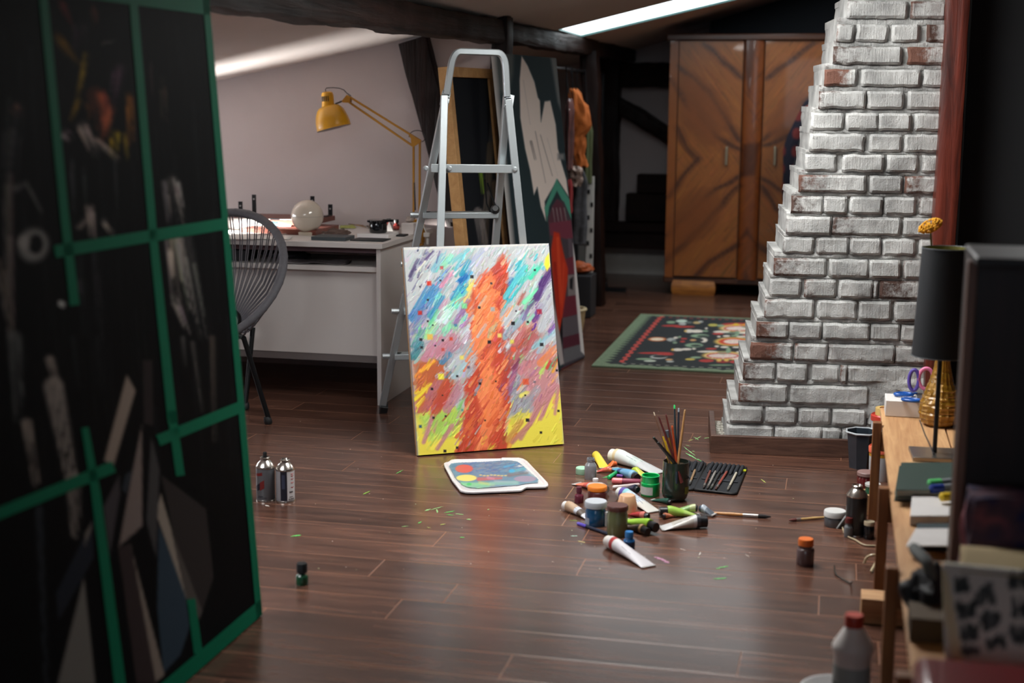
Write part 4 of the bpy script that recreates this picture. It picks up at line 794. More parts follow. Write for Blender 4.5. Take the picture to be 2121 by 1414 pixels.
    # tray with mitred laminate sides
    TR = wood('tray laminate', (66, 44, 36), (104, 74, 60), .45, (1.5, 26, 26), .15)
    f0, f1 = Z(1471, 938), Z(1830, 951); d = (f1-f0).normalized(); nn = Vector((d.y, -d.x, 0)); b0 = f0+d*.86; back = f0-nn*.46
    obj('tray_side', MB().poly([f0, b0, b0-nn*.022, f0-nn*.022+d*.022], (0, 0, .072)), TR, root, bevel=.0015)
    obj('tray_side', MB().poly([f0, f0-nn*.022+d*.022, back+d*.022, back], (0, 0, .072)), TR, root, bevel=.0015)
    obj('tray_bed', MB().poly([f0-nn*.02+d*.02, b0-nn*.02, b0-nn*.40, back+d*.02], (0, 0, .03)), M('mortar rubble', (150, 142, 130), .9, bump=.8, bscale=90), root)
    gv = MB(); rg = random.Random(3)
    for k in range(50):
        t = rg.random(); q = f0+d*.045-nn*(.03+.4*t)+Vector((rg.uniform(-.012, .012), 0, .033)); r = rg.uniform(.004, .011); gv.box(q, (r, r*1.3, r), Matrix.Rotation(rg.random()*3, 3, 'Z'))
    obj('mortar_crumbs', gv, M('crumbs', (196, 192, 182), .9), root)['kind'] = 'stuff'
chimney()
# ------------------------------------------------------------------ aluminium step ladder
def ladder():
    AL = M('aluminium', (178, 185, 187), .42, .6, var=.06, scale=30, bump=.05, bscale=120, stretch=(1, 1, .2)); BK = M('black plastic', (14, 15, 17), .5)
    HL, HR = Y(925, 195, 5.62), Y(1050, 200, 5.71); AL0 = Z(793, 853); w = Vector((.93, .36, 0)).normalized(); AR0 = AL0+w*.45
    B0, B1 = Vector((-1.535, 5.335, 0)), Vector((-1.185, 5.62, 0))
    B0 = Z(901, 925); B0 = EYE+(B0-EYE); B1 = Z(1122, 893)
    root = thing('step_ladder', 'grey aluminium step ladder standing open behind the bright canvas', 'ladder', ((AL0+AR0+B0+B1)/4).to_tuple()[:2]+(0,))
    TL_, TR_ = Y(938, 112, 5.605), Y(1046, 116, 5.69)
    def chan(p0, p1, wd, dp, nrm): return MB().bar(p0, p1, wd, dp, up=nrm)
    fw = Vector((-w.y, w.x, 0))                                       # towards the step side
    lo = Vector((0, 0, .03))
    for nm, p, q in (('step_rail', AL0, HL), ('step_rail', AR0, HR)):
        o = obj(nm, chan(p+lo*(1), q, .028, .05, fw), AL, root, bevel=.003)
        obj('rubber_foot', MB().bar(p, p+(q-p)*.027, .036, .058, up=fw), BK, o, bevel=.004)
    # hoop
    k = 8; pts = []
    a, b = HL, HR; tl, tr = TL_, TR_; up = (tl-a).normalized()
    pts += [a, a+(tl-a)*.60]
    c0 = a+(tl-a)*.62; c1 = tl+(tr-tl)*.18+Vector((0, 0, .012))
    for i in range(1, k): t = i/k; pts.append(c0*(1-t)**2+(tl+Vector((0, 0, .016)))*2*t*(1-t)+c1*t*t)
    c2 = tl+(tr-tl)*.82+Vector((0, 0, .012)); c3 = b+(tr-b)*.62
    for i in range(k+1): t = i/k; pts.append(c2*(1-t)**2+(tr+Vector((0, 0, .016)))*2*t*(1-t)+c3*t*t)
    pts.append(b)
    mb = MB(); rows = []
    for i, p in enumerate(pts):
        t = (pts[min(i+1, len(pts)-1)]-pts[max(i-1, 0)]).normalized(); n1 = fw; n2 = t.cross(n1).normalized()
        rows.append([p+n1*x*.022+n2*y*.013 for x, y in ((-1, -.7), (-.7, -1), (.7, -1), (1, -.7), (1, .7), (.7, 1), (-.7, 1), (-1, .7))])
    R = mb.strip(rows, closed=True); mb.bm.faces.new(R[0][::-1]); mb.bm.faces.new(R[-1]); obj('hoop', mb, AL, root)
    hb = HL+Vector((-.004, -.02, -.005)), HR+Vector((.01, -.02, -.01))
    for p, q in ((B0, hb[0]), (B1, hb[1])):
        o = obj('support_rail', chan(p+lo, q, .030, .024, fw), AL, root, bevel=.003)
        obj('rubber_foot', MB().bar(p, p+(q-p)*.025, .036, .034, up=fw), BK, o, bevel=.004)
        obj('end_plug', MB().bar(q, q+(q-p).normalized()*.004, .022, .017, up=fw), BK, o)
        obj('hinge_plate', MB().bar(q-Vector((0, 0, .035)), q+Vector((0, .03, .012)), .034, .03, up=fw), AL, root, bevel=.002)
    def on(p, q, z): return p+(q-p)*((z-p.z)/(q.z-p.z))
    for z in (.268, .476, .688, .900):                               # treads
        a, b = on(AL0, HL, z), on(AR0, HR, z); d = (b-a).normalized(); o = obj('step', MB().bar(a, b, .078, .026, up=(0, 0, 1)), AL, root, bevel=.003)
        obj('step_bracket', MB().box(a+d*.018-fw*.01, (.02, .03, .03)), BK, o); obj('step_bracket', MB().box(b-d*.018-fw*.01, (.02, .03, .03)), BK, o)
        obj('rivet', MB().tube([a-d*.05, a-d*.016], .012, 8), AL, o)
    a, b = on(AL0, HL, 1.105), on(AR0, HR, 1.10); a2, b2 = on(B0, hb[0], 1.105), on(B1, hb[1], 1.10)
    pl = MB().poly([a2-w*.0, b2, b, a], (0, 0, .006)); pl.bar(a2-w*.045, b2+w*.012, .012, .034, up=(0, 0, 1)); obj('platform', pl, AL, root, bevel=.002)
    for q in (a2-w*.06, a2+w*.035, b2+w*.004): obj('knob', MB().lathe([(0, -.012), (.011, -.012), (.011, .0), (.006, .004), (0, .004)], 12, frame(q+Vector((0, -.02, 0)), -fw)), AL, root)
    c_ = on(AR0, HR, .915); obj('clamp_knob', MB().lathe([(0, -.02), (.016, -.02), (.02, 0), (.012, .022), (0, .022)], 12, frame(c_+Vector((-.005, -.035, .01)), (.3, -.9, .3))).tube([c_+Vector((0, -.03, .01)), c_+Vector((-.04, -.03, .12))], .004, 6), BK, root)
    cd_ = MB(); pts = [on(AR0, HR, 1.0)+Vector((-.06, -.02, .05)), on(AR0, HR, .95)+Vector((-.045, -.03, 0)), on(AR0, HR, .9)+Vector((-.02, -.03, 0))]; cd_.tube(pts, .004, 6); obj('restraint_cord', cd_, BK, root)
ladder()
# ------------------------------------------------------------------ desk
WL = M('white laminate', (214, 208, 204), .4, var=.04, scale=4)
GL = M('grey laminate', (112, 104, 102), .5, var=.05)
DT = .742
def desk():
    xr, xl, yf, yb = -1.992, -3.60, 6.05, 6.84
    r = thing('desk', 'white laminate desk with an open shelf, standing against the pale wall', 'desk', ((xr+xl)/2, (yf+yb)/2, 0))
    obj('desktop', MB().box(((xr+xl)/2+.006, (yf+yb)/2-.01, DT-.012), (xr-xl+.02, yb-yf+.03, .024)), WL, r, bevel=.0015)
    for x in (xr-.010, xl+.010): obj('side_panel', MB().box((x, (yf+yb)/2, (DT-.024)/2), (.02, yb-yf, DT-.024)), WL, r, bevel=.001)
    zs = Y(782, 554, yf+.02).z; zb = Y(782, 737, yf+.06).z
    obj('shelf', MB().box(((xr+xl)/2, yf+.02+.24, zs-.011), (xr-xl-.042, .48, .022)), WL, r, bevel=.001)
    obj('front_panel', MB().box(((xr+xl)/2, yf+.065, (zs-.022+zb)/2), (xr-xl-.042, .018, zs-.022-zb)), WL, r)
    z2 = Y(782, 752, yf+.06).z; obj('lower_strip', MB().box(((xr+xl)/2, yf+.068, (zb+z2)/2-.0), (xr-xl-.042, .018, zb-z2)), GL, r)  # darker grey strip along the bottom of the front panel
    obj('apron', MB().box(((xr+xl)/2, yf+.05, DT-.024-.014), (xr-xl-.042, .018, .027)), M('mauve edge', (96, 72, 78), .5), r)
    obj('back_panel', MB().box(((xr+xl)/2, yf+.52, (zs+DT-.024)/2), (xr-xl-.042, .016, DT-.03-zs)), M('shelf back', (92, 90, 92), .6), r)
    return zs
ZS = desk()
def D_(x, y): return Z(x, y, DT)
BLK = M('black plastic', (14, 15, 17), .5)
def sheet(name, label, pts, z, mat, cat='paper', group=None, th=.0012, wav=.004, seed=0, parent=None):
    mb = MB(); n = 12; a, b, c, d = (Vector(p) for p in pts); R = []
    for j in range(n+1):
        row = []
        for i in range(n+1):
            u, v = i/n, j/n; p = (a*(1-u)+b*u)*(1-v)+(d*(1-u)+c*u)*v; p.z = z+.001+wav*(noise.noise(Vector((u*3+seed, v*3, seed)))+.6); row.append(p)
        R.append(row)
    mb.strip(R); o = obj(name, mb, mat); s = o.modifiers.new('thickness', 'SOLIDIFY'); s.thickness = th; s.offset = 1
    return tag(o, label, cat, group)
# what lies on the desk
WD = wood('red brown board', (84, 38, 28), (120, 62, 46), .4, (1.2, 18, 18), .1)
BRKT = M('black bracket steel', (22, 24, 27), .45, .5)
def boards():
    def board(xa, xb, yb_, yf_, z, h, label, brackets):
        a, b = Z(xa, yb_, z+h), Z(xb, yb_, z+h); fr = Z((xa+xb)/2, yf_, z+h).y; y1 = min((a.y+b.y)/2, 6.80)
        a, b = Y(xa, yb_, y1), Y(xb, yb_, y1)
        r = thing('wall_shelf', label, 'shelf board', ((a.x+b.x)/2, (y1+fr)/2, z), 0, 'loose shelf boards on the desk')
        obj('board', MB().box(((a.x+b.x)/2, (y1+fr)/2, z+h/2), (b.x-a.x, y1-fr, h)), WD, r, bevel=.002)
        for px, pt_, pb in brackets:
            t, bt = Y(px, pt_, y1-.02), Y(px, pb, y1-.02); zb = z+h
            o = obj('bracket', MB().box((t.x, y1-.02, (t.z+zb)/2), (.022, .006, t.z-zb)).box((t.x, y1-.06, zb+.002), (.022, .09, .004)), BRKT, r, bevel=.001)
            obj('screw', MB().lathe([(0, .003), (.0035, .003), (.0045, 0), (0, 0)], 10, frame((t.x, y1-.023, t.z-.022), (0, -1, 0))), M('bright screw', (200, 200, 200), .3, .8), o)
    board(552, 702, 463, 476, DT+.001, .024, 'lower brown shelf board lying on the desk, sticking out right of the globe', ())
    board(488, 694, 441, 456, DT+.03, .024, 'upper brown shelf board with four upright black brackets, lying on the desk', ((498, 417, 441), (526, 403, 441), (647, 406, 441), (684, 423, 446)))
boards()
def globe():
    c = D_(637, 486); R = .0765
    r = thing('globe_lampshade', 'round cream glass globe shade resting on the desk', 'lampshade', c)
    prof = [(.040, 0), (.044, .0), (.046, .012), (.040, .016)]
    obj('collar', MB().lathe([(0, .001)]+prof+[(0, .016)], 32, Matrix.Translation(c)), M('cream collar', (190, 178, 160), .4), r)
    pf = [(0, .012)]+[(R*math.sin(t), .012+R-R*math.cos(t)) for t in [PI*k/28 for k in range(2, 29)]]; pf[-1] = (0, .012+2*R)
    obj('globe', MB().lathe(pf, 40, Matrix.Translation(c)), M('milky glass', (206, 194, 178), .12, var=.03, coat=.6), r)
    obj('seam', MB().tube([c+Vector((R*1.001*math.cos(a), R*1.001*math.sin(a), .012+R)) for a in [2*PI*k/48 for k in range(48)]], .0007, 6, closed=True), M('seam grey', (150, 140, 128), .4), r)
globe()
def roll():
    a, b = Z(470, 463, DT+.029), Z(606, 466, DT+.029); a = a+(a-b)*.25
    r = thing('paper_roll', 'long white paper roll lying before the brown shelf boards', 'paper roll', ((a+b)/2).to_tuple()[:2]+(DT,))
    obj('sheet_roll', MB().tube([a, b], .028, 20), M('bright paper', (236, 234, 230), .7), r)
    d = (b-a).normalized(); m_ = Z(545, 472, DT+.029); t = (m_-a).dot(d); obj('printed_band', MB().tube([a+d*(t-.022), a+d*(t+.022)], .0287, 20), M('teal ink', (36, 66, 74), .5), r)
roll()
PAP = M('paper', (226, 224, 220), .75, var=.03)
sheet('paper_sheet', 'white loose sheet on the desk in front of the paper roll', (D_(470, 478), D_(600, 480), D_(612, 486), D_(470, 486)), DT, PAP, seed=1)
sheet('paper_sheet', 'white loose sheet at the front edge of the desk left of the globe', (D_(474, 489), D_(606, 491), D_(600, 497), D_(470, 497)), DT, PAP, seed=2, wav=.003)
def flatbox(name, label, cat, x0, x1, yt, yb, h, mat, z=DT, depth=None, rz=0):
    a, b = Z(x0, yb, z), Z(x1, yb, z); d = depth or (Z((x0+x1)/2, yt, z+h).y-a.y); m_ = (a+b)/2
    o = obj(name, MB().box((0, 0, h/2), (b.x-a.x, d, h)), mat, bevel=.0015); o.location = (m_.x, m_.y+d/2, z); o.rotation_euler = (0, 0, rz); return tag(o, label, cat)
flatbox('flat_case', 'thin dark grey case lying on the desk before the globe', 'case', 640, 719, 489, 498.5, .017, M('slate card', (58, 66, 70), .5), depth=.13)
flatbox('notebook', 'thin black notebook on the front edge of the desk', 'notebook', 721, 797, 493, 500, .006, M('black cover', (20, 27, 29), .5), depth=.12)
flatbox('sketchbook', 'thick white sketchbook on the desk under the black pot', 'book', 736, 808, 482, 493.5, .02, M('white book', (222, 218, 216), .6), depth=.16)
flatbox('phone', 'small black flat case on the desk right of the white sketchbook', 'case', 815, 838, 485, 490, .008, BLK, depth=.07)
def pot():
    c = Z(775, 484, DT+.021)+Vector((0, .06, 0)); r = thing('black_pot', 'black round pot with a knobbly lid standing on the white sketchbook', 'pot', c); T = Matrix.Translation(c); k = .0415
    G = M('glossy black', (9, 12, 16), .18, coat=.5)
    obj('body', MB().lathe([(0, 0), (k*.9, 0), (k, .006), (k, .044), (k*.96, .048), (0, .048)], 32, T), G, r)
    l = MB().lathe([(0, .048), (k*1.1, .048), (k*1.14, .052), (k*1.14, .058), (k*1.05, .061), (0, .061)], 32, T)
    for i in range(10): a = 2*PI*i/10; l.lathe([(0, .0), (.008, 0), (.008, .008), (0, .009)], 8, Matrix.Translation(c+Vector((k*1.12*math.cos(a), k*1.12*math.sin(a), .05))))
    obj('lid', l, G, r)
    obj('grip', MB().box(c+Vector((.05, -.005, .058)), (.05, .016, .012)), G, r, bevel=.003)
pot()
def ink(px, py, label, zt):
    c = D_(px, py); r = thing('ink_bottle', label, 'bottle', c); T = Matrix.Translation(c)
    obj('body', MB().lathe([(0, 0), (.015, 0), (.016, .003), (.016, .024), (.009, .031), (.009, .036), (0, .036)], 20, T), M('dark red glass', (84, 26, 24), .12, coat=.4), r)
    obj('label', MB().lathe([(.0163, .007), (.0163, .021)], 20, T), M('ink label', (150, 60, 52), .6), r)
    obj('cap', MB().lathe([(0, .036), (.0125, .036), (.0125, .05), (.011, .052), (0, .052)], 20, T), BLK, r)
ink(821, 476, 'right small dark red ink bottle with black cap beside the white carton', 0); ink(805, 474, 'left small dark red ink bottle, half hidden by the white paper tent', 0)
def tent():
    a, b, c = D_(797, 481), D_(815, 481), D_(806, 478); t = Y(806, 457, (a.y+.02)); mb = MB(); V = [mb.bm.verts.new(v) for v in (a, b, c+Vector((0, .03, 0)), t)]
    for q in ((0, 1, 3), (1, 2, 3), (2, 0, 3), (2, 1, 0)): mb.bm.faces.new([V[i] for i in q])
    tag(obj('paper_tent', mb, PAP, smooth=False), 'little white folded paper tent beside the black pot', 'paper')
tent()
flatbox('carton', 'small white carton at the right end of the desk', 'carton', 830, 858, 471, 485, .052, M('white carton', (206, 198, 194), .7), depth=.08)
def lump(name, label, cat, c, r, mat, seed, sz=.6):
    mb = MB(); bmesh.ops.create_icosphere(mb.bm, subdivisions=4, radius=1.0)
    for v in mb.bm.verts:
        k = 1+.35*noise.noise(v.co*1.6+Vector((seed, 0, 0)))+.12*noise.noise(v.co*4+Vector((0, seed, 0))); v.co = Vector((v.co.x*r[0]*k, v.co.y*r[1]*k, max(-.0, (v.co.z*.5+.5))*r[2]*k))
    o = obj(name, mb, mat); o.location = c; return tag(o, label, cat)
c = D_(844, 484)+Vector((0, .04, .052)); lump('sponge', 'pale beige sponge on top of the white carton', 'sponge', c, (.022, .03, .028), M('sponge', (170, 156, 148), .9, bump=.5), 3)
lump('rag', 'crumpled brown paint rag on the desk right of the globe', 'rag', D_(698, 489), (.058, .045, .032), M('brown rag', (92, 74, 66), .9, var=.3, bump=.4), 5)
sheet('colour_card', 'yellow and green colour swatch at the back of the desk', (D_(705, 468), D_(733, 468), D_(738, 473), D_(704, 474)), DT, M('yellow green card', (170, 178, 92), .6, var=.5, scale=40), cat='card', seed=7, wav=.004)
def pencil(name, label, a, b, r, mat, tipmat=None, cat='brush', group=None):
    t = thing(name, label, cat, a, 0, group); d = (b-a)
    obj('handle', MB().tube([a, a+d*.75], [r*.6, r], 8), mat, t); obj('ferrule', MB().tube([a+d*.75, a+d*.88], r*1.05, 8), M('ferrule', (170, 170, 168), .3, .9), t); obj('bristles', MB().tube([a+d*.88, a+d*.96, b], [r, r*1.1, r*.2], 8), tipmat or M('brown hair', (60, 40, 26), .8), t); return t
pencil('small_brush', 'thin tan brush at the back of the desk nearest the black pot', D_(733, 467)+Vector((0, 0, .006)), D_(768, 475)+Vector((0, 0, .006)), .003, M('tan wood', (150, 112, 60), .5), group='brushes at the back of the desk')
pencil('small_brush', 'thin brown brush lying behind the colour swatch on the desk', D_(722, 466)+Vector((0, 0, .006)), D_(765, 471)+Vector((0, 0, .006)), .003, M('brown wood', (110, 70, 40), .5), group='brushes at the back of the desk')
# in the desk's open shelf
sheet('newspaper', 'grey crumpled newspaper lying in the open shelf of the desk', (Z(596, 540, ZS), Z(728, 541, ZS), Z(718, 549, ZS), Z(590, 547, ZS)), ZS, M('newsprint', (128, 120, 122), .8, var=.5, scale=60), cat='newspaper', seed=4, wav=.008)
def coil():
    c = Z(572, 541, ZS)+Vector((0, .11, .002)); mb = MB(); pts = []
    for k in range(160): a = k*.245; r_ = .10+.02*math.sin(k*.3); pts.append(c+Vector((r_*1.0*math.cos(a), r_*.8*math.sin(a), .008+.05*k/160)))
    mb.tube(pts, .007, 6); tag(obj('cable_coil', mb, M('dark hose', (38, 38, 44), .5)), 'dark coiled cable in the open shelf of the desk', 'cable')
coil()
flatbox('folder', 'stack-like dark folder in the open shelf behind the chair', 'folder', 474, 512, 520, 540, .05, M('dark folder', (30, 30, 36), .6), z=ZS, depth=.14)['label'] = 'dark folder in the open shelf seen through the chair cords'
# ------------------------------------------------------------------ yellow architect lamp
def desk_lamp():
    yy = 6.62; P = lambda x, y, d=0: Y(640+x/5.05, 160+y/5.05, yy+d)
    YE = M('yellow enamel', (214, 156, 28), .32, var=.05, coat=.3); YD = M('yellow arm enamel', (176, 122, 24), .4, var=.06); DK = M('dark cable', (40, 36, 36), .5)
    base = Vector((P(1095, 1400).x, yy, DT)); r = thing('desk_lamp', 'yellow adjustable architect lamp clamped to the right end of the desk', 'lamp', base)
    ap, rim = P(203, 300), P(262, 528); ax = (rim-ap).normalized(); top = P(190, 148); L1 = (ap-top).length; L2 = (rim-ap).length
    T = frame(top, ap-top, (1, 0, 0)); cr = .030
    o = obj('lamp_head', MB().lathe([(0, 0), (cr*.55, .001), (cr*.86, .006), (cr, .018), (cr*1.0, L1*.8), (cr*1.12, L1+.008), (0, L1+.008)], 32, T), YE, r)
    for k in range(5):
        a = 1.15+k*.30; q = T @ Vector((cr*1.0*math.cos(a), cr*1.0*math.sin(a), L1*.5)); n_ = (T.to_3x3() @ Vector((math.cos(a), math.sin(a), 0)))
        obj('vent_slot', MB().bar(q-(ap-top).normalized()*.012, q+(ap-top).normalized()*.012, .004, .004, up=n_), M('slot dark', (46, 32, 12), .6), o)
    T2 = frame(ap, ax, (1, 0, 0)); R = .084; pf = []
    for k in range(15): t = k/14; pf.append((cr*1.05+(R-cr*1.05)*math.sin(t*PI/2)**.92, L2*(1-math.cos(t*PI/2)**1.0)))
    inner = [(a_-.002, b_) for a_, b_ in pf[::-1]]
    obj('shade', MB().lathe(pf+[(R+.001, L2+.002)], 40, T2), YE, r); obj('shade_lining', MB().lathe([(R-.001, L2+.002)]+inner, 40, T2), M('white enamel', (206, 206, 210), .4), r)
    obj('bulb', MB().lathe([(0, .0), (.014, .0), (.016, .03), (.026, .052), (.024, .072), (0, .084)], 20, T2), M('opal bulb', (225, 225, 222), .25), r)
    obj('swivel_rod', MB().tube([P(275, 280), P(345, 250)], .004, 8), DK, r)
    obj('head_plate', MB().poly([P(*k, -.012) for k in ((340, 248), (392, 184), (436, 210), (428, 268), (350, 264))], (0, .024, 0)), YD, r, bevel=.001)
    for a, b in (((425, 205), (1165, 663)), ((425, 264), (1078, 712))): obj('upper_arm', MB().bar(P(*a), P(*b), .011, .009), YD, r)
    obj('elbow', MB().poly([P(*k, -.016) for k in ((1042, 612), (1060, 608), (1172, 655), (1172, 676), (1096, 728), (1070, 722), (1066, 640))], (0, .005, 0)).poly([P(*k, .011) for k in ((1042, 612), (1060, 608), (1172, 655), (1172, 676), (1096, 728), (1070, 722), (1066, 640))], (0, .005, 0)), YD, r)
    pb = DT+.06
    for x in (1094, 1160):
        a = P(x, 715 if x < 1100 else 668); obj('lower_arm', MB().bar(a, Vector((base.x+(.0 if x < 1100 else .029), yy, pb)), .009, .009, up=(0, 1, 0)), YD, r)
    obj('spring', MB().tube([P(1098, 1100), P(1108, 1390)], .005, 8), DK, r)
    obj('clamp', MB().box((base.x+.012, yy, DT+.03), (.05, .03, .06)).box((-1.962, yy, DT-.008), (.012, .03, .09)).box((-1.985, yy, DT-.06), (.05, .03, .01)), YD, r, bevel=.003)
    cb = MB(); cb.tube([P(*k) for k in ((175, 150), (172, 125), (185, 112), (250, 108), (320, 115), (365, 132), (395, 165), (440, 195))], .0022, 8); obj('cable', cb, DK, r)
    c2 = MB(); c2.tube([P(1132+86*math.cos(t), 622-66*math.sin(t)*1.0) for t in [PI*1.02-k*PI*1.32/22 for k in range(23)]], .0018, 8); obj('cable', c2, DK, r)
    wc = M('white cord', (200, 196, 190), .5); c3 = MB(); q = [Y(875, 455, yy), Y(878, 470, yy-.03), Y(884, 484, yy-.05), Y(886, 500, yy-.05)]; c3.tube(q, .003, 8); obj('hanging_cord', c3, wc, r)
    obj('plug', MB().box(q[2]+Vector((0, 0, -.005)), (.03, .02, .022)).box(q[3], (.012, .012, .03)), wc, r, bevel=.003)
desk_lamp()
# ------------------------------------------------------------------ string chair half hidden by the tall painting
def string_chair():
    c0 = Y(432, 574, 5.72); vd = Vector((c0.x, c0.y, 0)).normalized(); az = math.atan2(-vd.y, -vd.x)+math.radians(-34); el = math.radians(40)
    n = Vector((math.cos(az)*math.cos(el), math.sin(az)*math.cos(el), math.sin(el))); R = .355
    r = thing('string_chair', 'grey cord lounge chair on thin black legs, drawn up to the desk', 'chair', (c0.x, c0.y, 0))
    rt = n.cross(Vector((0, 0, 1))).normalized(); up = rt.cross(n).normalized()
    def rim(t, k=1.0, d=0.0, s=0.0): return c0+rt*(R*k*1.0*math.cos(t))+up*(R*k*.98*math.sin(t)+s)-n*d
    RM = M('grey cord wrapping', (88, 87, 92), .55, var=.25, scale=90, bump=.4, bscale=220)
    obj('rim', MB().tube([rim(2*PI*k/288) for k in range(288)], [.0185+(.0012 if k % 9 < 2 else 0) for k in range(288)], 12, closed=True), RM, r)   # cord wound round the hoop, with a ridge at every binding
    sc = lambda t, k=1: rim(t, .21*k, .235, -.10)
    obj('seat_ring', MB().tube([sc(2*PI*k/32) for k in range(32)], .012, 10, closed=True), M('black steel', (16, 17, 19), .4, .5), r)
    CM = M('grey plastic cord', (112, 111, 117), .45, var=.15); nC_ = 46; cs = MB()
    for k in range(nC_):
        t = 2*PI*k/nC_; a, b = rim(t), sc(t); m_ = a*.5+b*.5-n*.045
        for dt in (-.02, .02):
            a, b = rim(t+dt), sc(t+dt*1.5); m_ = a*.5+b*.5-n*.05; cs.tube([a, a*.56+m_*.44-n*.012, m_, b*.5+m_*.5-n*.004, b], .0028, 5)
    obj('cord_netting', cs, CM, r)['kind'] = 'stuff'
    BS = M('black steel', (16, 17, 19), .4, .5)
    s0 = sc(0)*.5+sc(PI)*.5; tops = []
    feet = (Z(557, 878), Z(508, 848), Vector((c0.x-.33, c0.y-.22, 0)), Vector((c0.x-.22, c0.y+.42, 0)))
    at = (Y(505, 700, 5.55), s0+Vector((.10, .08, -.02)), s0+Vector((-.10, -.02, -.02)), s0+Vector((-.05, .12, -.02)))
    fr = MB(); fr.tube([at[0], s0-n*.03, at[2]], .011, 8); fr.tube([at[1], s0-n*.03, at[3]], .011, 8); obj('under_frame', fr, BS, r)
    for p, q in zip(feet, at):
        d = (q-p).normalized(); o = obj('leg', MB().tube([p+Vector((0, 0, .018))+d*.008, q], .0115, 10), BS, r)
        obj('foot_cap', MB().lathe([(0, 0), (.014, 0), (.0175, .007), (.0175, .02), (.013, .034), (0, .036)], 14, frame(p, d)), M('black rubber', (12, 12, 13), .6), o)
string_chair()
# ------------------------------------------------------------------ clothes rail, office chair foot and coats
def clothes():
    a, b = Y(1196, 138, 9.0), Y(1232, 138, 10.3); zr = 1.585
    DKM = M('dark rail steel', (26, 27, 30), .4, .6)
    r = thing('clothes_rail', 'dark clothes rail behind the rocket canvas', 'clothes rail', (-1.52, 9.3, 0)); x = Y(1205, 300, 9.0).x-.05
    obj('rail', MB().tube([(x-.02, 8.4, zr-.02), (x-.02, 10.2, zr-.02)], .011, 10), DKM, r)
    for y in (8.4, 10.2): obj('upright', MB().tube([(x-.02, y, .03), (x-.02, y, zr-.02)], .012, 10), DKM, r); obj('rail_foot', MB().bar((x-.22, y, .02), (x+.18, y, .02), .03, .03), DKM, r)
    def garment(name, label, cat, px0, px1, pyt, pyb, yv, mat, seed, ruffle=0.0, thick=.05):
        t = Y((px0+px1)/2, pyt, yv); bt = Y((px0+px1)/2, pyb, yv); hw = (Y(px1, pyt, yv).x-Y(px0, pyt, yv).x)/2; mb = MB(); rows = []; n = 30; m_ = 36
        for j in range(n+1):
            v = j/n; z = t.z+(bt.z-t.z)*v; sh = (.35+.65*min(1, v/.16)**.7)*(1-.12*v); row = []
            for i in range(m_):
                a = 2*PI*i/m_; f = 1+.16*math.sin(a*5+seed+v*2)+.25*noise.noise(Vector((math.cos(a)*1.4, math.sin(a)*1.4, v*4+seed)))
                if ruffle: f *= 1+ruffle*math.sin(v*PI*5)**2*(.5+.5*math.sin(a*7+seed))
                row.append((t.x+hw*sh*f*math.cos(a), yv+thick*sh*f*math.sin(a), z+.006*math.sin(a*6)))
            rows.append(row)
        R = mb.strip(rows, closed=True); mb.bm.faces.new(R[0]); mb.bm.faces.new(R[-1][::-1])
        g = thing(name, label, cat, (t.x, yv, t.z)); obj('cloth', mb, mat, g); hk = MB().tube([(t.x, yv, t.z-.01), (t.x, yv, t.z+.03), (t.x-.012, yv, t.z+.05), (t.x-.03, yv, max(zr-.01, t.z+.05))], .003, 6); obj('hanger_hook', hk, DKM, g); return g
    bl = [(185, 1180, 1194), (195, 1178, 1203), (210, 1177, 1209), (222, 1178, 1217), (238, 1180, 1222), (258, 1181, 1225), (270, 1181, 1219), (282, 1182, 1211), (300, 1183, 1213), (318, 1184, 1210), (332, 1186, 1215), (344, 1190, 1217)]
    mb = MB(); rows = []; yv = 8.92
    for q in range(len(bl)-1):
        for j in range(5 if q < len(bl)-2 else 6):
            t_ = j/5; py, xa, xb = (bl[q][k]+(bl[q+1][k]-bl[q][k])*t_ for k in range(3)); A_, B_ = Y(xa, py, yv), Y(xb, py, yv); row = []
            for i in range(36): a_ = 2*PI*i/36; f = 1+.10*math.sin(a_*7+py*.09)+.22*noise.noise(Vector((math.cos(a_)*2.2, math.sin(a_)*2.2, py*.045))); row.append(((A_.x+B_.x)/2+(B_.x-A_.x)/2*f*math.cos(a_), yv+.05*f*math.sin(a_), A_.z+.008*math.sin(a_*5+py*.2)))
            rows.append(row)
    R = mb.strip(rows, closed=True); mb.bm.faces.new(R[0]); mb.bm.faces.new(R[-1][::-1]); tt = Y(1187, 186, yv); g = thing('blouse', 'orange ruffled blouse hanging on the rail in the dark corner', 'blouse', tt); obj('cloth', mb, M('orange cloth', (170, 88, 28), .9, var=.3, bump=.3), g); obj('hanger_hook', MB().tube([tt, tt+Vector((0, 0, .03)), (tt.x-.02, yv, max(zr, tt.z+.05))], .003, 6), DKM, g)
    garment('garment_bag', 'clear plastic covered dark red garment hanging left of the orange blouse', 'garment', 1172, 1190, 205, 350, 8.55, M('plastic film', (120, 84, 82), .12, var=.6, scale=18, coat=.7), 2)
    garment('dress', 'olive green dress hanging just behind the orange blouse', 'dress', 1212, 1228, 250, 380, 9.2, M('olive cloth', (74, 80, 48), .9), 3)
    garment('black_dress', 'black and white patterned dress hanging below the orange blouse', 'dress', 1185, 1218, 352, 505, 9.06, M('black white cloth', (70, 70, 74), .9, var=.95, scale=34), 4)
    garment('red_garment', 'narrow red garment hanging low beside the rocket canvas', 'garment', 1174, 1186, 372, 440, 8.38, M('red cloth', (140, 34, 36), .9), 5)
    garment('beaded_top', 'shiny sequinned top hanging under the plastic covered garment', 'top', 1178, 1206, 345, 385, 8.74, M('sequins', (150, 130, 120), .2, .6, var=.7, scale=70, bump=.6), 6)
    p0, p1 = Y(1216, 365, 9.3), Y(1236, 578, 9.3)
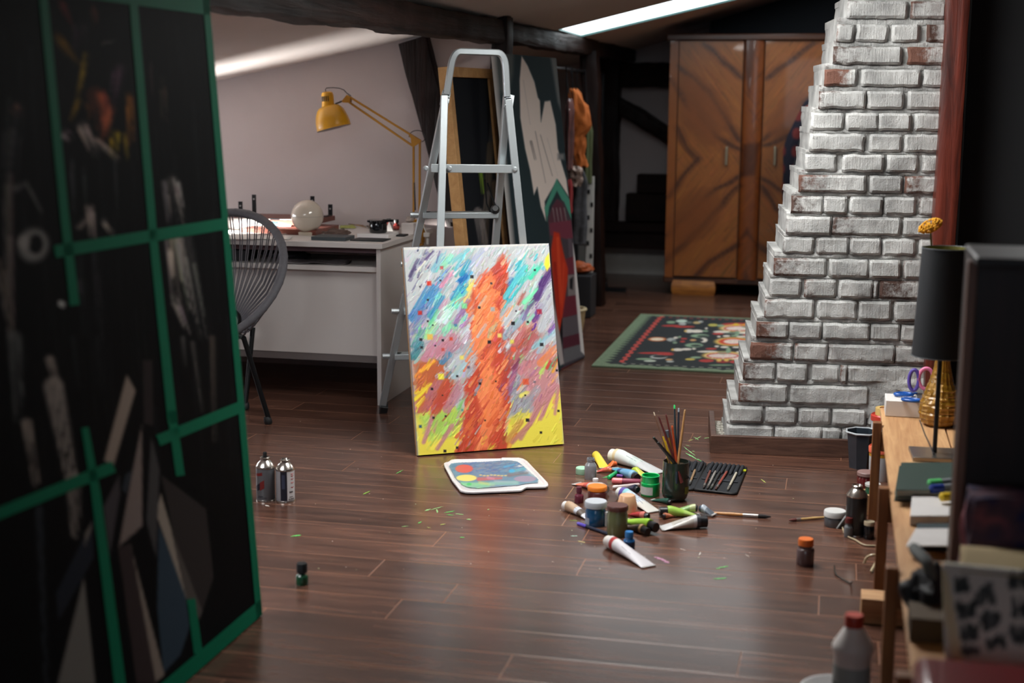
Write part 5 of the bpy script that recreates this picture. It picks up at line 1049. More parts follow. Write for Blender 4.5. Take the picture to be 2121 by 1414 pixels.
    up = thing('perforated_post', 'white perforated shelving post standing below the hanging clothes', 'post', (p0.x+.02, 9.3, 0)); WH = M('white steel', (196, 194, 190), .5)
    obj('post', MB().box((p0.x+.025, 9.3, p0.z/2), (.045, .03, p0.z)), WH, up)
    for k in range(7): obj('slot', MB().box((p0.x+.025+(.012 if k % 2 else -.01), 9.284, p0.z-.10-k*.085), (.018, .003, .03)), BLK, up)
    c = Z(1228, 597); ch = thing('office_chair_base', 'black wheeled office chair base under the hanging clothes', 'chair base', (c.x-.12, c.y+.05, 0))
    hub = Vector((c.x-.16, c.y+.10, 0)); obj('column', MB().lathe([(0, .09), (.05, .09), (.05, .13), (.026, .14), (.026, .42), (0, .42)], 16, Matrix.Translation(hub)), BLK, ch)
    for k in range(5):
        a = -.45+2*PI*k/5; e = hub+Vector((.27*math.cos(a), .27*math.sin(a), .0)); o = obj('spoke', MB().bar(hub+Vector((0, 0, .11)), e+Vector((0, 0, .075)), .045, .03), BLK, ch, bevel=.006)
        obj('castor', MB().lathe([(0, -.022), (.024, -.022), (.028, -.014), (.028, .014), (.024, .022), (0, .022)], 18, frame(e+Vector((0, 0, .0285)), (-math.sin(a), math.cos(a), 0))), M('castor rubber', (18, 18, 20), .5), o)
    q = Y(1205, 552, 9.0); lump('handbag', 'small orange leather bag resting among the things under the clothes rail', 'bag', (q.x, 9.0, q.z-.045), (.075, .06, .075), M('orange leather', (176, 84, 36), .5), 9)
    bs = MB().box((q.x-.02, 9.0, (q.z-.045)/2), (.2, .2, q.z-.05)); tag(obj('storage_box', bs, M('dark box', (34, 34, 38), .7), bevel=.005), 'dark storage box on the floor under the orange bag', 'box')
    q = Z(1204, 700); b = thing('woven_basket', 'pale woven basket just peeping out behind the rocket canvas', 'basket', (q.x-.09, q.y+.1, 0)); T = Matrix.Translation((q.x-.09, q.y+.1, 0)); CN = M('cane', (176, 150, 108), .7, bump=.6, bscale=90)
    obj('basket_wall', MB().lathe([(0, .004), (.075, .004), (.088, .08), (.095, .15), (.088, .15), (.07, .012), (0, .012)], 28, T), CN, b); obj('basket_rim', MB().tube([T @ Vector((.094*math.cos(2*PI*k/36), .094*math.sin(2*PI*k/36), .155)) for k in range(36)], .010, 8, closed=True), M('pale cane', (206, 188, 150), .7), b)
    # coats on the wardrobe's right-hand door side, seen past the chimney
    def coat(name, label, cat, edge, yv, mat, depth, seed, group=None):
        L_ = [Y(x, y, yv) for x, y in edge]; mb = MB(); rows = []
        zt, zb = L_[0].z, L_[-1].z
        for j in range(33):
            v = j/32; z = zt+(zb-zt)*v
            for k in range(len(L_)-1):
                if L_[k].z >= z >= L_[k+1].z: s = (L_[k].z-z)/max(1e-6, L_[k].z-L_[k+1].z); xl = L_[k].x+(L_[k+1].x-L_[k].x)*s; break
            else: xl = L_[-1].x
            w_ = .30; xc = xl+w_/2+.02; row = []
            for i in range(36):
                a = 2*PI*i/36; f = 1+.05*math.sin(a*6+seed+3*v)+.12*noise.noise(Vector((math.cos(a)*2, math.sin(a)*2, v*4+seed))); row.append((xc+w_/2*f*math.cos(a)*(.25+.75*min(1, v/.1)), yv+depth*f*math.sin(a), z))
            rows.append(row)
        R = mb.strip(rows, closed=True); mb.bm.faces.new(R[0]); mb.bm.faces.new(R[-1][::-1]); g = thing(name, label, cat, (L_[0].x+.15, yv, zt), 0, group); obj('cloth', mb, mat, g)
        obj('hanger_hook', MB().tube([(L_[0].x+.17, yv, zt-.02), (L_[0].x+.17, yv, zt+.03), (L_[0].x+.18, yv+.02, zt+.05)], .003, 6), M('hook', (150, 150, 152), .3, .9), g)
    PLD, nt, b_ = new_mat('plaid flannel'); L = nt.links.new
    tc = N(nt, 'ShaderNodeTexCoord'); wv = []
    for k, sc in ((0, 60), (2, 52)):
        w1 = N(nt, 'ShaderNodeTexWave', Scale=sc/20); w1.bands_direction = 'X' if k == 0 else 'Z'; L(tc.outputs['Object'], w1.inputs['Vector']); wv.append(w1)
    ml = N(nt, 'ShaderNodeMath', _operation='MULTIPLY'); L(wv[0].outputs[1], ml.inputs[0]); L(wv[1].outputs[1], ml.inputs[1])
    rp = N(nt, 'ShaderNodeValToRGB'); rp.color_ramp.elements[0].color = lin((22, 20, 36))+(1,); rp.color_ramp.elements[0].position = .15; rp.color_ramp.elements[1].color = lin((104, 36, 34))+(1,); rp.color_ramp.elements[1].position = .55; L(ml.outputs[0], rp.inputs[0]); L(rp.outputs[0], b_.inputs['Base Color']); b_.inputs['Roughness'].default_value = .9
    coat('flannel_shirt', 'dark red and navy plaid flannel shirt hanging beside the chimney top', 'shirt', ((1690, 183), (1665, 200), (1648, 235), (1630, 280), (1618, 310), (1613, 350), (1616, 400), (1615, 455)), 9.96, PLD, .04, 1)
    coat('patterned_dress', 'black speckled dress hanging between the plaid shirt and the rust cloth', 'dress', ((1678, 225), (1660, 260), (1645, 300), (1636, 360), (1632, 450)), 9.84, M('black speckle', (46, 46, 50), .9, var=.95, scale=120), .025, 2)
    coat('rust_cloth', 'rust red garment hanging nearest to the chimney bricks', 'garment', ((1685, 235), (1672, 280), (1655, 330), (1645, 352)), 9.75, M('rust cloth', (150, 50, 34), .9), .015, 3)
    pts = [Y(1690+0*k, 0, 9.8) for k in range(0)]
    tag(obj('hanger', MB().tube([Y(x, y, 9.70) for x, y in ((1700, 212), (1680, 216), (1668, 222), (1664, 231), (1670, 240), (1676, 236), (1674, 228))], .005, 8), M('red hanger', (150, 76, 66), .4)), 'pale red clothes hanger on the plaid shirt shoulder', 'hanger')
clothes()
# ------------------------------------------------------------------ paints and brushes on the floor
TM = MA('tube lacquer', .38, coat=.2)
INK = M('print ink', (40, 44, 70), .6)
VD = lambda p: Vector((p.x, p.y, 0)).normalized()
def paint_tube(label, cap, tail, r, bands, capcol, name='paint_tube', cl=None, z0=0.0, flat=1.3, lines=0, linecol=(60, 64, 96), roll=0.0, capr=.92, zt=None, cat='tube', group=None):
    a = Z(cap[0], cap[1], z0+r); b = Z(tail[0], tail[1], (zt if zt is not None else z0)+.004); zb = b.z
    t = thing(name, label, cat, ((a.x+b.x)/2, (a.y+b.y)/2, z0), 0, group)
    d = Vector((b.x-a.x, b.y-a.y, 0)); L = d.length; d.normalize(); s = Vector((-d.y, d.x, 0)); cl = cl or r*1.25; bl = L-cl
    def pos(u, ang, k=1.0):                                          # point on the body skin
        f = max(0, (u-.12)/.88); w = r*(1+(flat-1)*f); h = r*(1-f)**.85+.0016; w *= 1-.02*math.sin(u*9+r*900)
        c = a+d*(cl+bl*u); c.z = (z0+h)+(zb-.004-z0)*f+.001
        return c+s*(w*k*math.cos(ang))+Vector((0, 0, h*k*math.sin(ang)))
    n = 22; mb = MB(); us = [0, .02]+[.02+.96*k/22 for k in range(1, 23)]+[1.0]; rows = [[pos(u, 2*PI*i/n) for i in range(n)] for u in us]
    sh = [[a+d*(cl-.002)+s*(r*.6*math.cos(2*PI*i/n))+Vector((0, 0, .001+r*.6*math.sin(2*PI*i/n))) for i in range(n)]]
    R = mb.strip(sh+rows, closed=True); mb.bm.faces.new(R[0]); mb.bm.faces.new(R[-1][::-1])
    lay = mb.bm.loops.layers.float_color.new('Col')
    for f in mb.bm.faces:
        c = f.calc_center_median()-a; u = (Vector((c.x, c.y, 0)).dot(d)-cl)/bl; col = bands[-1][1]; side = math.atan2(c.z, c.dot(s))
        for ue, cc in bands:
            if u <= ue: col = cc; break
        for l in f.loops: l[lay] = lin(col)+(1,)
    o = obj('tube_body', mb, TM, t)
    obj('crimp', MB().poly([pos(1, 0)-Vector((0, 0, .0012)), pos(1, PI)-Vector((0, 0, .0012)), pos(1, PI)-Vector((0, 0, .0012))+d*.007, pos(1, 0)-Vector((0, 0, .0012))+d*.007], (0, 0, .003)), M('tube foil', (196, 194, 192), .4, .3), t)
    T = frame(a+Vector((0, 0, .001)), d); rc = r*capr
    obj('tube_cap', MB().lathe([(0, -.0), (rc*.9, 0), (rc, .0015), (rc*1.02, cl*.94), (rc*.8, cl), (0, cl)], 24, T), M('cap %d %d %d' % capcol, capcol, .35, coat=.2), t)
    if lines:
        lm = MB()
        for k in range(lines):
            an = PI*(.32+.36*k/max(1, lines-1)); u0, u1 = .30+.07*(k % 2), .72-.09*(k % 3)
            for (x0, x1) in ((u0, u0+.16), (u0+.19, u1)): lm.poly([pos(x0, an, 1.012), pos(x1, an, 1.012), pos(x1, an+.05, 1.012), pos(x0, an+.05, 1.012)], (0, 0, .0003), linecol)
        obj('printed_lines', lm, TM, t)
    return t
def pot_item(name, label, cat, base, r, h, body, lid=None, lidh=.012, lidr=None, lab=None, neck=None, z0=0.0, hollow=False, coat=.5, group=None, tilt=None, labrange=(.15, .72), laban=(-3.0, -1.2)):
    c = Z(base[0], base[1], z0); c = c+VD(c)*r; t = thing(name, label, cat, c, 0, group); T = Matrix.Translation(c)
    if tilt: T = T @ Matrix.Rotation(tilt[1], 4, Vector((math.cos(tilt[0]), math.sin(tilt[0]), 0)))
    nr, nh = neck or (r*.93, h*.1); hs = h-nh
    pf = [(0, 0), (r*.92, 0), (r, .004), (r, hs*.9), (max(nr, r*.9), hs*.97), (nr, hs), (nr, h)]
    if hollow: pf += [(nr-.002, h), (nr-.002, hs), (r-.003, hs*.86), (r-.003, .008), (0, .006)]
    else: pf += [(0, h)]
    obj('body', MB().lathe(pf, 32, T), M('pot %d %d %d' % body, body, .2, coat=coat, var=.08), t)
    if hollow: obj('rim', MB().tube([T @ Vector((nr*math.cos(2*PI*k/28), nr*math.sin(2*PI*k/28), h)) for k in range(28)], .0016, 6, closed=True), M('rim %d %d %d' % tuple(min(255, int(v*1.15+20)) for v in body), tuple(min(255, int(v*1.15+20)) for v in body), .3), t)
    if lab:
        obj('label', MB().lathe([(r*1.008, hs*labrange[0]), (r*1.008, hs*labrange[1])], 32, T, a0=laban[0], a1=laban[1]), M('label %d %d %d' % lab, lab, .6, var=.2, scale=90), t)
    if lid:
        lr = lidr or r*1.02; obj('lid', MB().lathe([(0, h-.001), (lr, h-.001), (lr, h+lidh*.8), (lr*.94, h+lidh), (0, h+lidh)], 32, T), M('lid %d %d %d' % lid, lid, .4, var=.12), t)
    return t
def bottle_item(name, label, base, r, h, nr, body, cap=None, caph=.02, capr=None, z0=0.0, lab=None, cat='bottle', open_=False):
    c = Z(base[0], base[1], z0); c = c+VD(c)*r; t = thing(name, label, cat, c); T = Matrix.Translation(c)
    pf = [(0, 0), (r*.94, 0), (r, .003), (r, h*.62), (r*.92, h*.70), (nr*1.05, h*.80), (nr, h*.83), (nr, h)]+([(nr*.75, h), (nr*.75, h*.8), (0, h*.78)] if open_ else [(0, h)])
    obj('body', MB().lathe(pf, 28, T), M('pot %d %d %d' % body, body, .25, coat=.4, var=.08), t)
    if open_: obj('neck_thread', MB().tube([T @ Vector((nr*1.02*math.cos(k*.5), nr*1.02*math.sin(k*.5), h*.86+h*.1*k/36)) for k in range(37)], .0012, 6), M('pot %d %d %d' % body, body, .25), t)
    if lab: obj('label', MB().lathe([(r*1.01, h*.12), (r*1.01, h*.56)], 28, T, a0=-2.7, a1=.3), M('label %d %d %d' % lab, lab, .6, var=.2, scale=90), t)
    if cap: cr = capr or nr*1.25; obj('cap', MB().lathe([(0, h-.003), (cr, h-.003), (cr, h+caph-.003), (cr*.9, h+caph), (0, h+caph)], 24, T), M('lid %d %d %d' % cap, cap, .4, var=.12), t)
    return t
W = (222, 220, 216)
def pile():
    A = lambda x, y: (1140+x/8.158, 900+y/8.158)
    B = lambda x, y: (1140+x/7.07, 1000+y/7.07)
    C = lambda x, y: (1320+x/4.713, 820+y/4.713)
    bottle_item('paint_bottle', 'open silver grey paint bottle standing at the far left of the paint pile', A(675, 775), .0222, .080, .0138, (140, 142, 146), open_=True)
    c = Z(*A(505, 690)); c = c+VD(c)*.016; o = obj('lid', MB().lathe([(0, 0), (.0225, 0), (.0235, .002), (.0235, .022), (.021, .025), (0, .025)], 28, Matrix.Translation(c+Vector((.004, .012, 0)))), M('mint plastic', (176, 226, 192), .45)); tag(o, 'pale mint green jar lid on the floor left of the silver bottle', 'lid')
    paint_tube('yellow paint tube with black cap, lying behind the silver bottle', A(755, 345), A(915, 555), .0155, [(1.0, (236, 214, 74))], (28, 26, 24), cl=.012)
    paint_tube('small coral red tube lying between the silver bottle and the blue tube', A(1035, 600), A(790, 615), .010, [(.35, (226, 110, 80)), (.7, (214, 92, 76)), (1.0, (190, 90, 80))], (226, 110, 70), cl=.01)
    paint_tube('large white paint tube lying furthest back in the pile', A(1030, 345), A(1830, 640), .0265, [(.06, (226, 208, 170)), (.42, (222, 228, 224)), (.6, (206, 218, 212)), (1.0, (204, 206, 206))], (232, 232, 224), cl=.026, lines=3, linecol=(120, 150, 140))
    paint_tube('orange tube tucked under the large white tube', A(1110, 490), A(985, 530), .010, [(1.0, (232, 120, 60))], (226, 104, 50), cl=.012)
    paint_tube('light blue paint tube with black cap, in front of the large white tube', A(1465, 735), A(1070, 560), .0165, [(.12, (150, 200, 226)), (.5, (112, 176, 216)), (.62, (40, 80, 140)), (.86, (90, 180, 214)), (1.0, (150, 160, 150))], (22, 22, 26), cl=.022, z0=.004)
    paint_tube('yellow-green tube under the large white tube beside the green jar', A(1400, 600), A(1590, 690), .012, [(.4, (196, 214, 70)), (1.0, (210, 206, 90))], (170, 200, 60), cl=.012)
    def marker(label, tip, end, r, ccol, bcol, name='marker', z0=0.0, cf=.38):
        a, b = Z(tip[0], tip[1], r+z0), Z(end[0], end[1], r+z0); t = thing(name, label, 'marker', ((a+b)/2).to_tuple()[:2]+(z0,)); d = b-a
        obj('cap', MB().tube([a, a+d*.04, a+d*cf], [r*.7, r*1.08, r*1.08], 14), M('marker %d %d %d' % ccol, ccol, .35, coat=.3), t); obj('barrel', MB().tube([a+d*cf, a+d*.97, b], [r, r, r*.8], 14), M('marker %d %d %d' % bcol, bcol, .4), t); return t
    marker('bright green marker cap end poking out left of the light blue tube', A(985, 725), A(1120, 635), .0075, (24, 190, 104), (30, 170, 96))
    marker('purple marker end under the light blue tube', A(1120, 690), A(1230, 700), .006, (120, 70, 160), (110, 64, 150))
    marker('pink highlighter with a dark striped barrel lying before the light blue tube', A(1040, 775), A(1520, 795), .0105, (246, 128, 130), (150, 70, 90), name='highlighter', cf=.36)
    c = Z(*A(762, 800)); o = obj('lid', MB().lathe([(0, 0), (.0105, 0), (.011, .009), (.010, .011), (0, .011)], 22, Matrix.Translation(c+VD(c)*.011)), M('white plastic', (228, 226, 224), .4)); tag(o, 'tiny white bottle cap standing in front of the silver bottle', 'cap')
    paint_tube('grey and coral paint tube with a grey cap facing right, before the silver bottle', A(950, 935), A(455, 822), .0165, [(.3, (196, 190, 186)), (.5, (206, 190, 184)), (.62, (206, 90, 76)), (.9, (232, 130, 104)), (1.0, (200, 186, 180))], (150, 148, 142), cl=.016)
    marker('white stick marker lying just left of the green jar', A(1050, 890), A(1500, 842), .0065, (222, 210, 206), (224, 206, 204), cf=.2)
    paint_tube('dark navy tube lying behind the purple banded tube, half under the green jar', A(1480, 935), A(1270, 900), .0125, [(.5, (48, 50, 74)), (1.0, (70, 74, 92))], (30, 30, 40), cl=.012)
    pot_item('paint_jar', 'open bright green paint jar with a white label, beside the brush pot', 'jar', A(1685, 1062), .034, .072, (20, 186, 94), lab=(214, 212, 204), neck=(.031, .022), hollow=True)
    bottle_item('ink_bottle', 'little maroon bottle standing left of the orange lidded jar', A(482, 1165), .0160, .040, .0085, (110, 44, 62), cap=(100, 38, 56), caph=.016, capr=.0098)
    pot_item('paint_jar', 'jar of red brown paint with a bright orange lid, behind the blue jar', 'jar', A(790, 1130), .034, .034, (132, 72, 72), lid=(240, 132, 36), lidh=.014, lidr=.0345)
    paint_tube('white paint tube with a purple band and blue print, lying left of the brush pot', A(1165, 975), A(1740, 1290), .0205, [(.10, (104, 88, 168)), (.2, (150, 206, 214)), (.36, (196, 214, 224)), (.62, (206, 214, 220)), (1.0, (216, 214, 206))], (226, 230, 226), cl=.022, lines=5, linecol=(70, 80, 130), z0=.0)
    pot_item('paint_jar', 'blue paint jar with a grey white lid in the front row of the pile', 'jar', B(660, 650), .0345, .062, (34, 92, 136), lid=(190, 194, 200), lidh=.019, lidr=.0372, lab=(176, 182, 186), labrange=(.1, .5), laban=(-3.1, -2.05))
    def cup():
        a, b = Z(*B(1075, 330), .035), Z(*B(1130, 470), .02); c = Z(*B(1120, 490)); c = c+VD(c)*.036; t = thing('plastic_cup', 'frosted plastic cup streaked with orange, upside down behind the brown lidded jar', 'cup', c)
        T = Matrix.Translation(c); obj('cup_wall', MB().lathe([(.036, 0), (.034, .03), (.027, .062), (.024, .0655), (0, .066)], 30, T), M('frosted orange plastic', (226, 176, 136), .3, var=.25, scale=30), t); obj('cup_rim', MB().lathe([(.0366, 0), (.0366, .009), (.0352, .010)], 30, T), M('orange red paint', (204, 82, 46), .4), t)
    cup()
    pot_item('paint_jar', 'tall olive jar with a dark brown lid, nearest of the standing jars', 'jar', B(975, 805), .0335, .086, (116, 122, 84), lid=(92, 52, 44), lidh=.014, lidr=.0345, coat=.2)
    paint_tube('white capped tube with bronze band lying left of the blue jar', B(205, 330), B(590, 510), .0165, [(.12, (190, 160, 130)), (.4, (196, 166, 138)), (.55, (206, 210, 218)), (.75, (90, 76, 66)), (1.0, (206, 206, 212))], (226, 224, 220), cl=.018, lines=2, linecol=(60, 70, 120))
    pot_item('paint_vial', 'slim white vial standing between the blue jar and the olive jar', 'vial', B(822, 640), .0075, .042, (206, 204, 200), lid=(226, 224, 222), lidh=.006)
    marker('purple capped black pen lying along the front left of the pile', B(395, 590), B(845, 745), .0055, (92, 76, 190), (30, 36, 56), name='pen', cf=.3)
    paint_tube('white tube with a red band, lying alone nearest to the camera', B(835, 850), B(1430, 1210), .0195, [(.06, (226, 222, 220)), (.15, (176, 56, 54)), (.24, (222, 220, 220)), (1.0, (218, 214, 218))], (226, 220, 212), cl=.022, lines=2, linecol=(120, 116, 120))
    bottle_item('ink_bottle', 'small bright blue bottle behind the white tube with red band', B(1150, 968), .0185, .036, .0120, (28, 96, 156), cap=(30, 112, 176), caph=.016, capr=.0135, lab=(24, 50, 84))
    paint_tube('lime green tube with a round black cap, lying in front of the red tube', B(1550, 660), B(1090, 540), .0175, [(.8, (158, 206, 66)), (1.0, (170, 196, 100))], (20, 20, 22), cl=.03, z0=.006)
    paint_tube('dark brown tube with a black cap, front row beside the olive jar', B(1430, 720), B(1110, 630), .0140, [(.12, (176, 140, 100)), (.3, (40, 34, 32)), (.7, (66, 52, 46)), (1.0, (90, 80, 72))], (18, 18, 20), cl=.026)
    paint_tube('small red tube with a black cap behind the lime green tube', B(1440, 495), B(1140, 450), .0105, [(.25, (222, 130, 120)), (1.0, (178, 60, 62))], (24, 24, 26), cl=.014)
    paint_tube('pale green metallic tube lying just below the brush pot', C(590, 1100), C(370, 1115), .012, [(.3, (196, 206, 150)), (1.0, (140, 176, 110))], (40, 42, 44), cl=.008, z0=.012)
    paint_tube('light green paint tube, black cap at its left end, front right of the pile', C(215, 1130), C(595, 1160), .0165, [(.5, (160, 200, 84)), (1.0, (176, 206, 110))], (22, 22, 24), cl=.028, z0=.0)
    paint_tube('silver and black paint tube with a black cap at right, front right of the pile', C(680, 1225), C(245, 1285), .0205, [(.12, (52, 54, 60)), (.2, (206, 206, 206)), (.75, (190, 184, 176)), (1.0, (206, 204, 204))], (22, 24, 28), cl=.024, lines=2, linecol=(60, 60, 64))
    paint_tube('orange pink tube peeping out between the light green and silver tubes', C(250, 1180), C(350, 1165), .0085, [(1.0, (224, 140, 110))], (40, 30, 30), cl=.008)
    paint_tube('crumpled silver tube end by the ferruled long brush', C(610, 1100), C(740, 1150), .0130, [(.4, (176, 186, 196)), (1.0, (100, 110, 120))], (60, 70, 84), cl=.01, z0=.004)
    paint_tube('dark green tube on the floor at the foot of the brush pot', C(330, 1040), C(160, 1010), .0085, [(1.0, (40, 84, 70))], (20, 24, 30), cl=.01)
pile()
def brush_pot():
    c = Z(1398, 1042); c = c+VD(c)*.045; r = thing('brush_pot', 'dark cut-off plastic bottle used as a brush pot, stained green', 'brush pot', c); T = Matrix.Translation(c); h = .140; mb = MB(); rows = []; n = 40
    for z, q in ((0, .62), (.004, .80), (.012, .93), (.03, 1.0), (.05, .97), (.066, .99), (.082, .96), (.1, .985), (.120, .965), (h, .96), (h, .93), (.11, .93), (.02, .9), (.018, 0)):
        row = []
        for i in range(n):
            a = 2*PI*i/n; k = 1-(.10*(.5+.5*math.cos(a*5)) if z < .03 and q > .5 and z < .031 else 0)*(1-z/.035); row.append(c+Vector((.0470*q*k*math.cos(a), .0470*q*k*math.sin(a), z)))
        rows.append(row)
    mb.strip(rows, closed=True); R = None
    obj('pot_wall', mb, M('stained green plastic', (34, 52, 46), .22, var=.45, scale=20, coat=.5), r)
    obj('paint_stain', MB().lathe([(.0473, .03), (.0470, .055)], 40, T, a0=-.7, a1=-.1), M('olive paint', (110, 120, 40), .4), r)
    obj('murky_water', MB().lathe([(0, .125), (.043, .125)], 32, T), M('brown water', (74, 62, 52), .15), r)
    B_ = [  # tip px, base px (at the mouth), radius, handle, tip colour, label
        ((1354, 853), (1369, 962), .0028, (126, 92, 74), (214, 196, 170), 'thin brown brush handle with a pale tip, leftmost in the brush pot'),
        ((1364, 862), (1397, 968), .0040, (84, 28, 28), (70, 22, 24), 'dark red brush handle leaning left in the brush pot, second from left'),
        ((1379, 857), (1404, 968), .0040, (96, 34, 28), (80, 26, 24), 'maroon brush handle in the middle of the brush pot'),
        ((1397, 838), (1400, 968), .0042, (26, 44, 50), (40, 196, 100), 'black brush handle with a bright green tip, tallest in the brush pot'),
        ((1406, 845), (1407, 968), .0044, (24, 30, 44), (150, 160, 170), 'blue black speckled brush handle right of the green tipped one'),
        ((1419, 848), (1412, 970), .0046, (206, 156, 100), (214, 170, 116), 'plain tan wooden handle, rightmost in the brush pot'),
        ((1353, 905), (1390, 972), .0060, (20, 22, 22), (26, 40, 34), 'thick black brush handle leaning out furthest left, low in the pot'),
        ((1362, 915), (1397, 974), .0055, (26, 26, 28), (30, 30, 32), 'second thick black handle close beside the lowest leaning one'),
        ((1392, 881), (1403, 968), .0040, (206, 84, 40), (214, 92, 44), 'short orange handle behind the maroon one in the brush pot')]
    for (tx, ty), (bx, by), rr, hc, tc_, lab in B_:
        b = Z(bx, by, h); k = Vector((b.x-c.x, b.y-c.y, 0)); k = k.normalized()*min(k.length, .034) if k.length > 1e-6 else k; b = c+k+Vector((0, 0, h)); depth = (b-EYE).dot(FW); t = EYE+ray(tx, ty)*(depth+.02*((tx*7) % 3-1)); d = (t-b).normalized(); e = b-d*.07
        q = thing('paint_brush', lab, 'brush', (e.x, e.y, e.z), 0, None); m_ = M('handle %d %d %d' % hc, hc, .35, var=.3, scale=120, coat=.3)
        obj('handle', MB().tube([e, b, b+(t-b)*.5, b+(t-b)*.93], [rr, rr*1.1, rr, rr*.75], 10), m_, q); obj('tip', MB().tube([b+(t-b)*.93, t-d*.002, t], [rr*.76, rr*.7, rr*.3], 10), M('handle tip %d %d %d' % tc_, tc_, .4), q)
    a, b = Y(1375, 914, c.y+.01), Y(1392, 968, c.y); q = thing('marker', 'stubby yellow marker standing in the brush pot', 'marker', b); obj('barrel', MB().tube([b-(a-b)*.5, a], .0075, 12), M('yellow plastic', (226, 184, 36), .4), q); obj('cap', MB().tube([a, a+(a-b)*.18], .0055, 12), M('yellow plastic', (226, 184, 36), .4), q)
    a, b = Y(1383, 898, c.y-.01), Y(1396, 968, c.y-.005); q = thing('palette_knife', 'yellow wooden palette knife handle with a blue grey ferrule in the brush pot', 'tool', b); obj('handle', MB().tube([b-(a-b)*.4, a-(a-b)*.1], .006, 12), M('honey wood', (206, 160, 66), .45), q); obj('ferrule', MB().tube([a-(a-b)*.1, a+(a-b)*.1], .0066, 12), M('blue steel', (130, 140, 156), .3, .7), q)
brush_pot()
def brush_case():
    NM = M('black nylon', (26, 29, 34), .75, var=.2, bump=.3, bscale=300); EL = M('black elastic', (34, 37, 43), .6); TRM = M('case trim', (14, 15, 17), .6)
    def quad(pts, z): return [Z(x, y, z) for x, y in pts]
    ps = [((1376, 1013), (1392, 959), (1462, 962), (1437, 1017)), ((1437, 1017), (1469, 963), (1546, 971), (1524, 1026))]
    c = Z(1455, 995); r = thing('brush_case', 'open black zip brush case lying flat behind the brush pot', 'brush case', c)
    for i, p in enumerate(ps):
        q = quad(p, 0); ctr = sum(q, Vector())/4; pts = []
        for k in range(4):                                           # rounded corners
            v = q[k]; a = v+(q[k-1]-v).normalized()*.016; b = v+(q[(k+1) % 4]-v).normalized()*.016
            for t in (0, .33, .67, 1): pts.append(a*(1-t)**2+v*2*t*(1-t)+b*t*t)
        o = obj('case_panel', MB().poly(pts, (0, 0, .010)), NM, r, bevel=.002)
        obj('zip_edge', MB().tube([v+Vector((0, 0, .006)) for v in pts], .0045, 8, closed=True), TRM, o)
        f = lambda u, v, z=.0115: (q[0]*(1-u)+q[3]*u)*(1-v)+(q[1]*(1-u)+q[2]*u)*v+Vector((0, 0, z))
        nn = 8 if i else 5
        for k in range(nn): u = .12+.80*k/(nn-1); obj('brush_sleeve', MB().tube([f(u-.01, .60), f(u-.01, .66, .016), f(u, .92, .016), f(u, .96)], [.003, .0072, .0072, .003], 10), EL, o)
        obj('elastic_band', MB().poly([f(.05, .34), f(.95, .34), f(.95, .39), f(.05, .39)], (0, 0, .002)), EL, o)
    obj('zip_tab', MB().box(Z(1542, 974, .012), (.012, .02, .004)), M('neon tag', (206, 216, 40), .5), r)
    for k, (a, b, hc, tc_, lab) in enumerate((((1437, 980), (1428, 1003), (150, 122, 90), (60, 56, 52), 'short tan brush in the left panel of the black case'), ((1468, 983), (1457, 1010), (110, 60, 48), (60, 52, 50), 'dark red brush leftmost in the right panel of the black case'), ((1478, 984), (1465, 1011), (140, 136, 130), (70, 64, 60), 'grey white stained brush in the black case'),
            ((1487, 985), (1472, 1012), (44, 46, 44), (60, 66, 60), 'black stained brush in the middle of the black case'), ((1500, 985), (1482, 1013), (150, 72, 58), (80, 50, 44), 'red brown brush in the right panel of the black case'), ((1521, 987), (1507, 1014), (196, 190, 170), (120, 116, 106), 'cream brush rightmost in the black case'))):
        p, q = Z(*a, .017), Z(*b, .015); d = q-p; t = thing('paint_brush', lab, 'brush', (p+q)/2); m_ = M('handle %d %d %d' % hc, hc, .5, var=.3, scale=120)
        obj('handle', MB().tube([p-d*.3, p, p+d*.70], [.0042, .0046, .0040], 10), m_, t); obj('ferrule', MB().tube([p+d*.70, p+d*.86], .0046, 10), M('tin', (150, 148, 142), .35, .8), t); obj('bristles', MB().tube([p+d*.86, q], [.0046, .0025], 10), M('hair %d %d %d' % tc_, tc_, .8), t)
brush_case()
def long_brush(label, tip, end, r, hc, bc, tl=.16, fl=.14, z=None):
    a, b = Z(*end, z or r*1.05), Z(*tip, (z or r)*1.05); d = b-a; t = thing('paint_brush', label, 'brush', ((a+b)/2).to_tuple()[:2]+(0,))
    obj('handle', MB().tube([a, a+d*.3, a+d*(1-tl-fl)], [r*.7, r*1.0, r*.85], 12), M('handle %d %d %d' % hc, hc, .4, coat=.3), t); obj('ferrule', MB().tube([a+d*(1-tl-fl), a+d*(1-tl)], [r*.95, r*1.0], 12), M('bright ferrule', (196, 186, 180), .28, .85), t)
    obj('bristles', MB().tube([a+d*(1-tl), a+d*(1-tl*.5), b], [r, r*1.0, r*.35], 12), M('hair %d %d %d' % bc, bc, .8), t)
long_brush('long tan handled brush with dark bristles lying right of the paint pile', (1597, 1070), (1476, 1062), .0062, (196, 138, 78), (30, 26, 28), .22, .26)
long_brush('thin wooden brush with a reddish tip lying left of the white lidded pot', (1634, 1077), (1709, 1071), .0050, (206, 170, 112), (110, 62, 56), .2, .12)
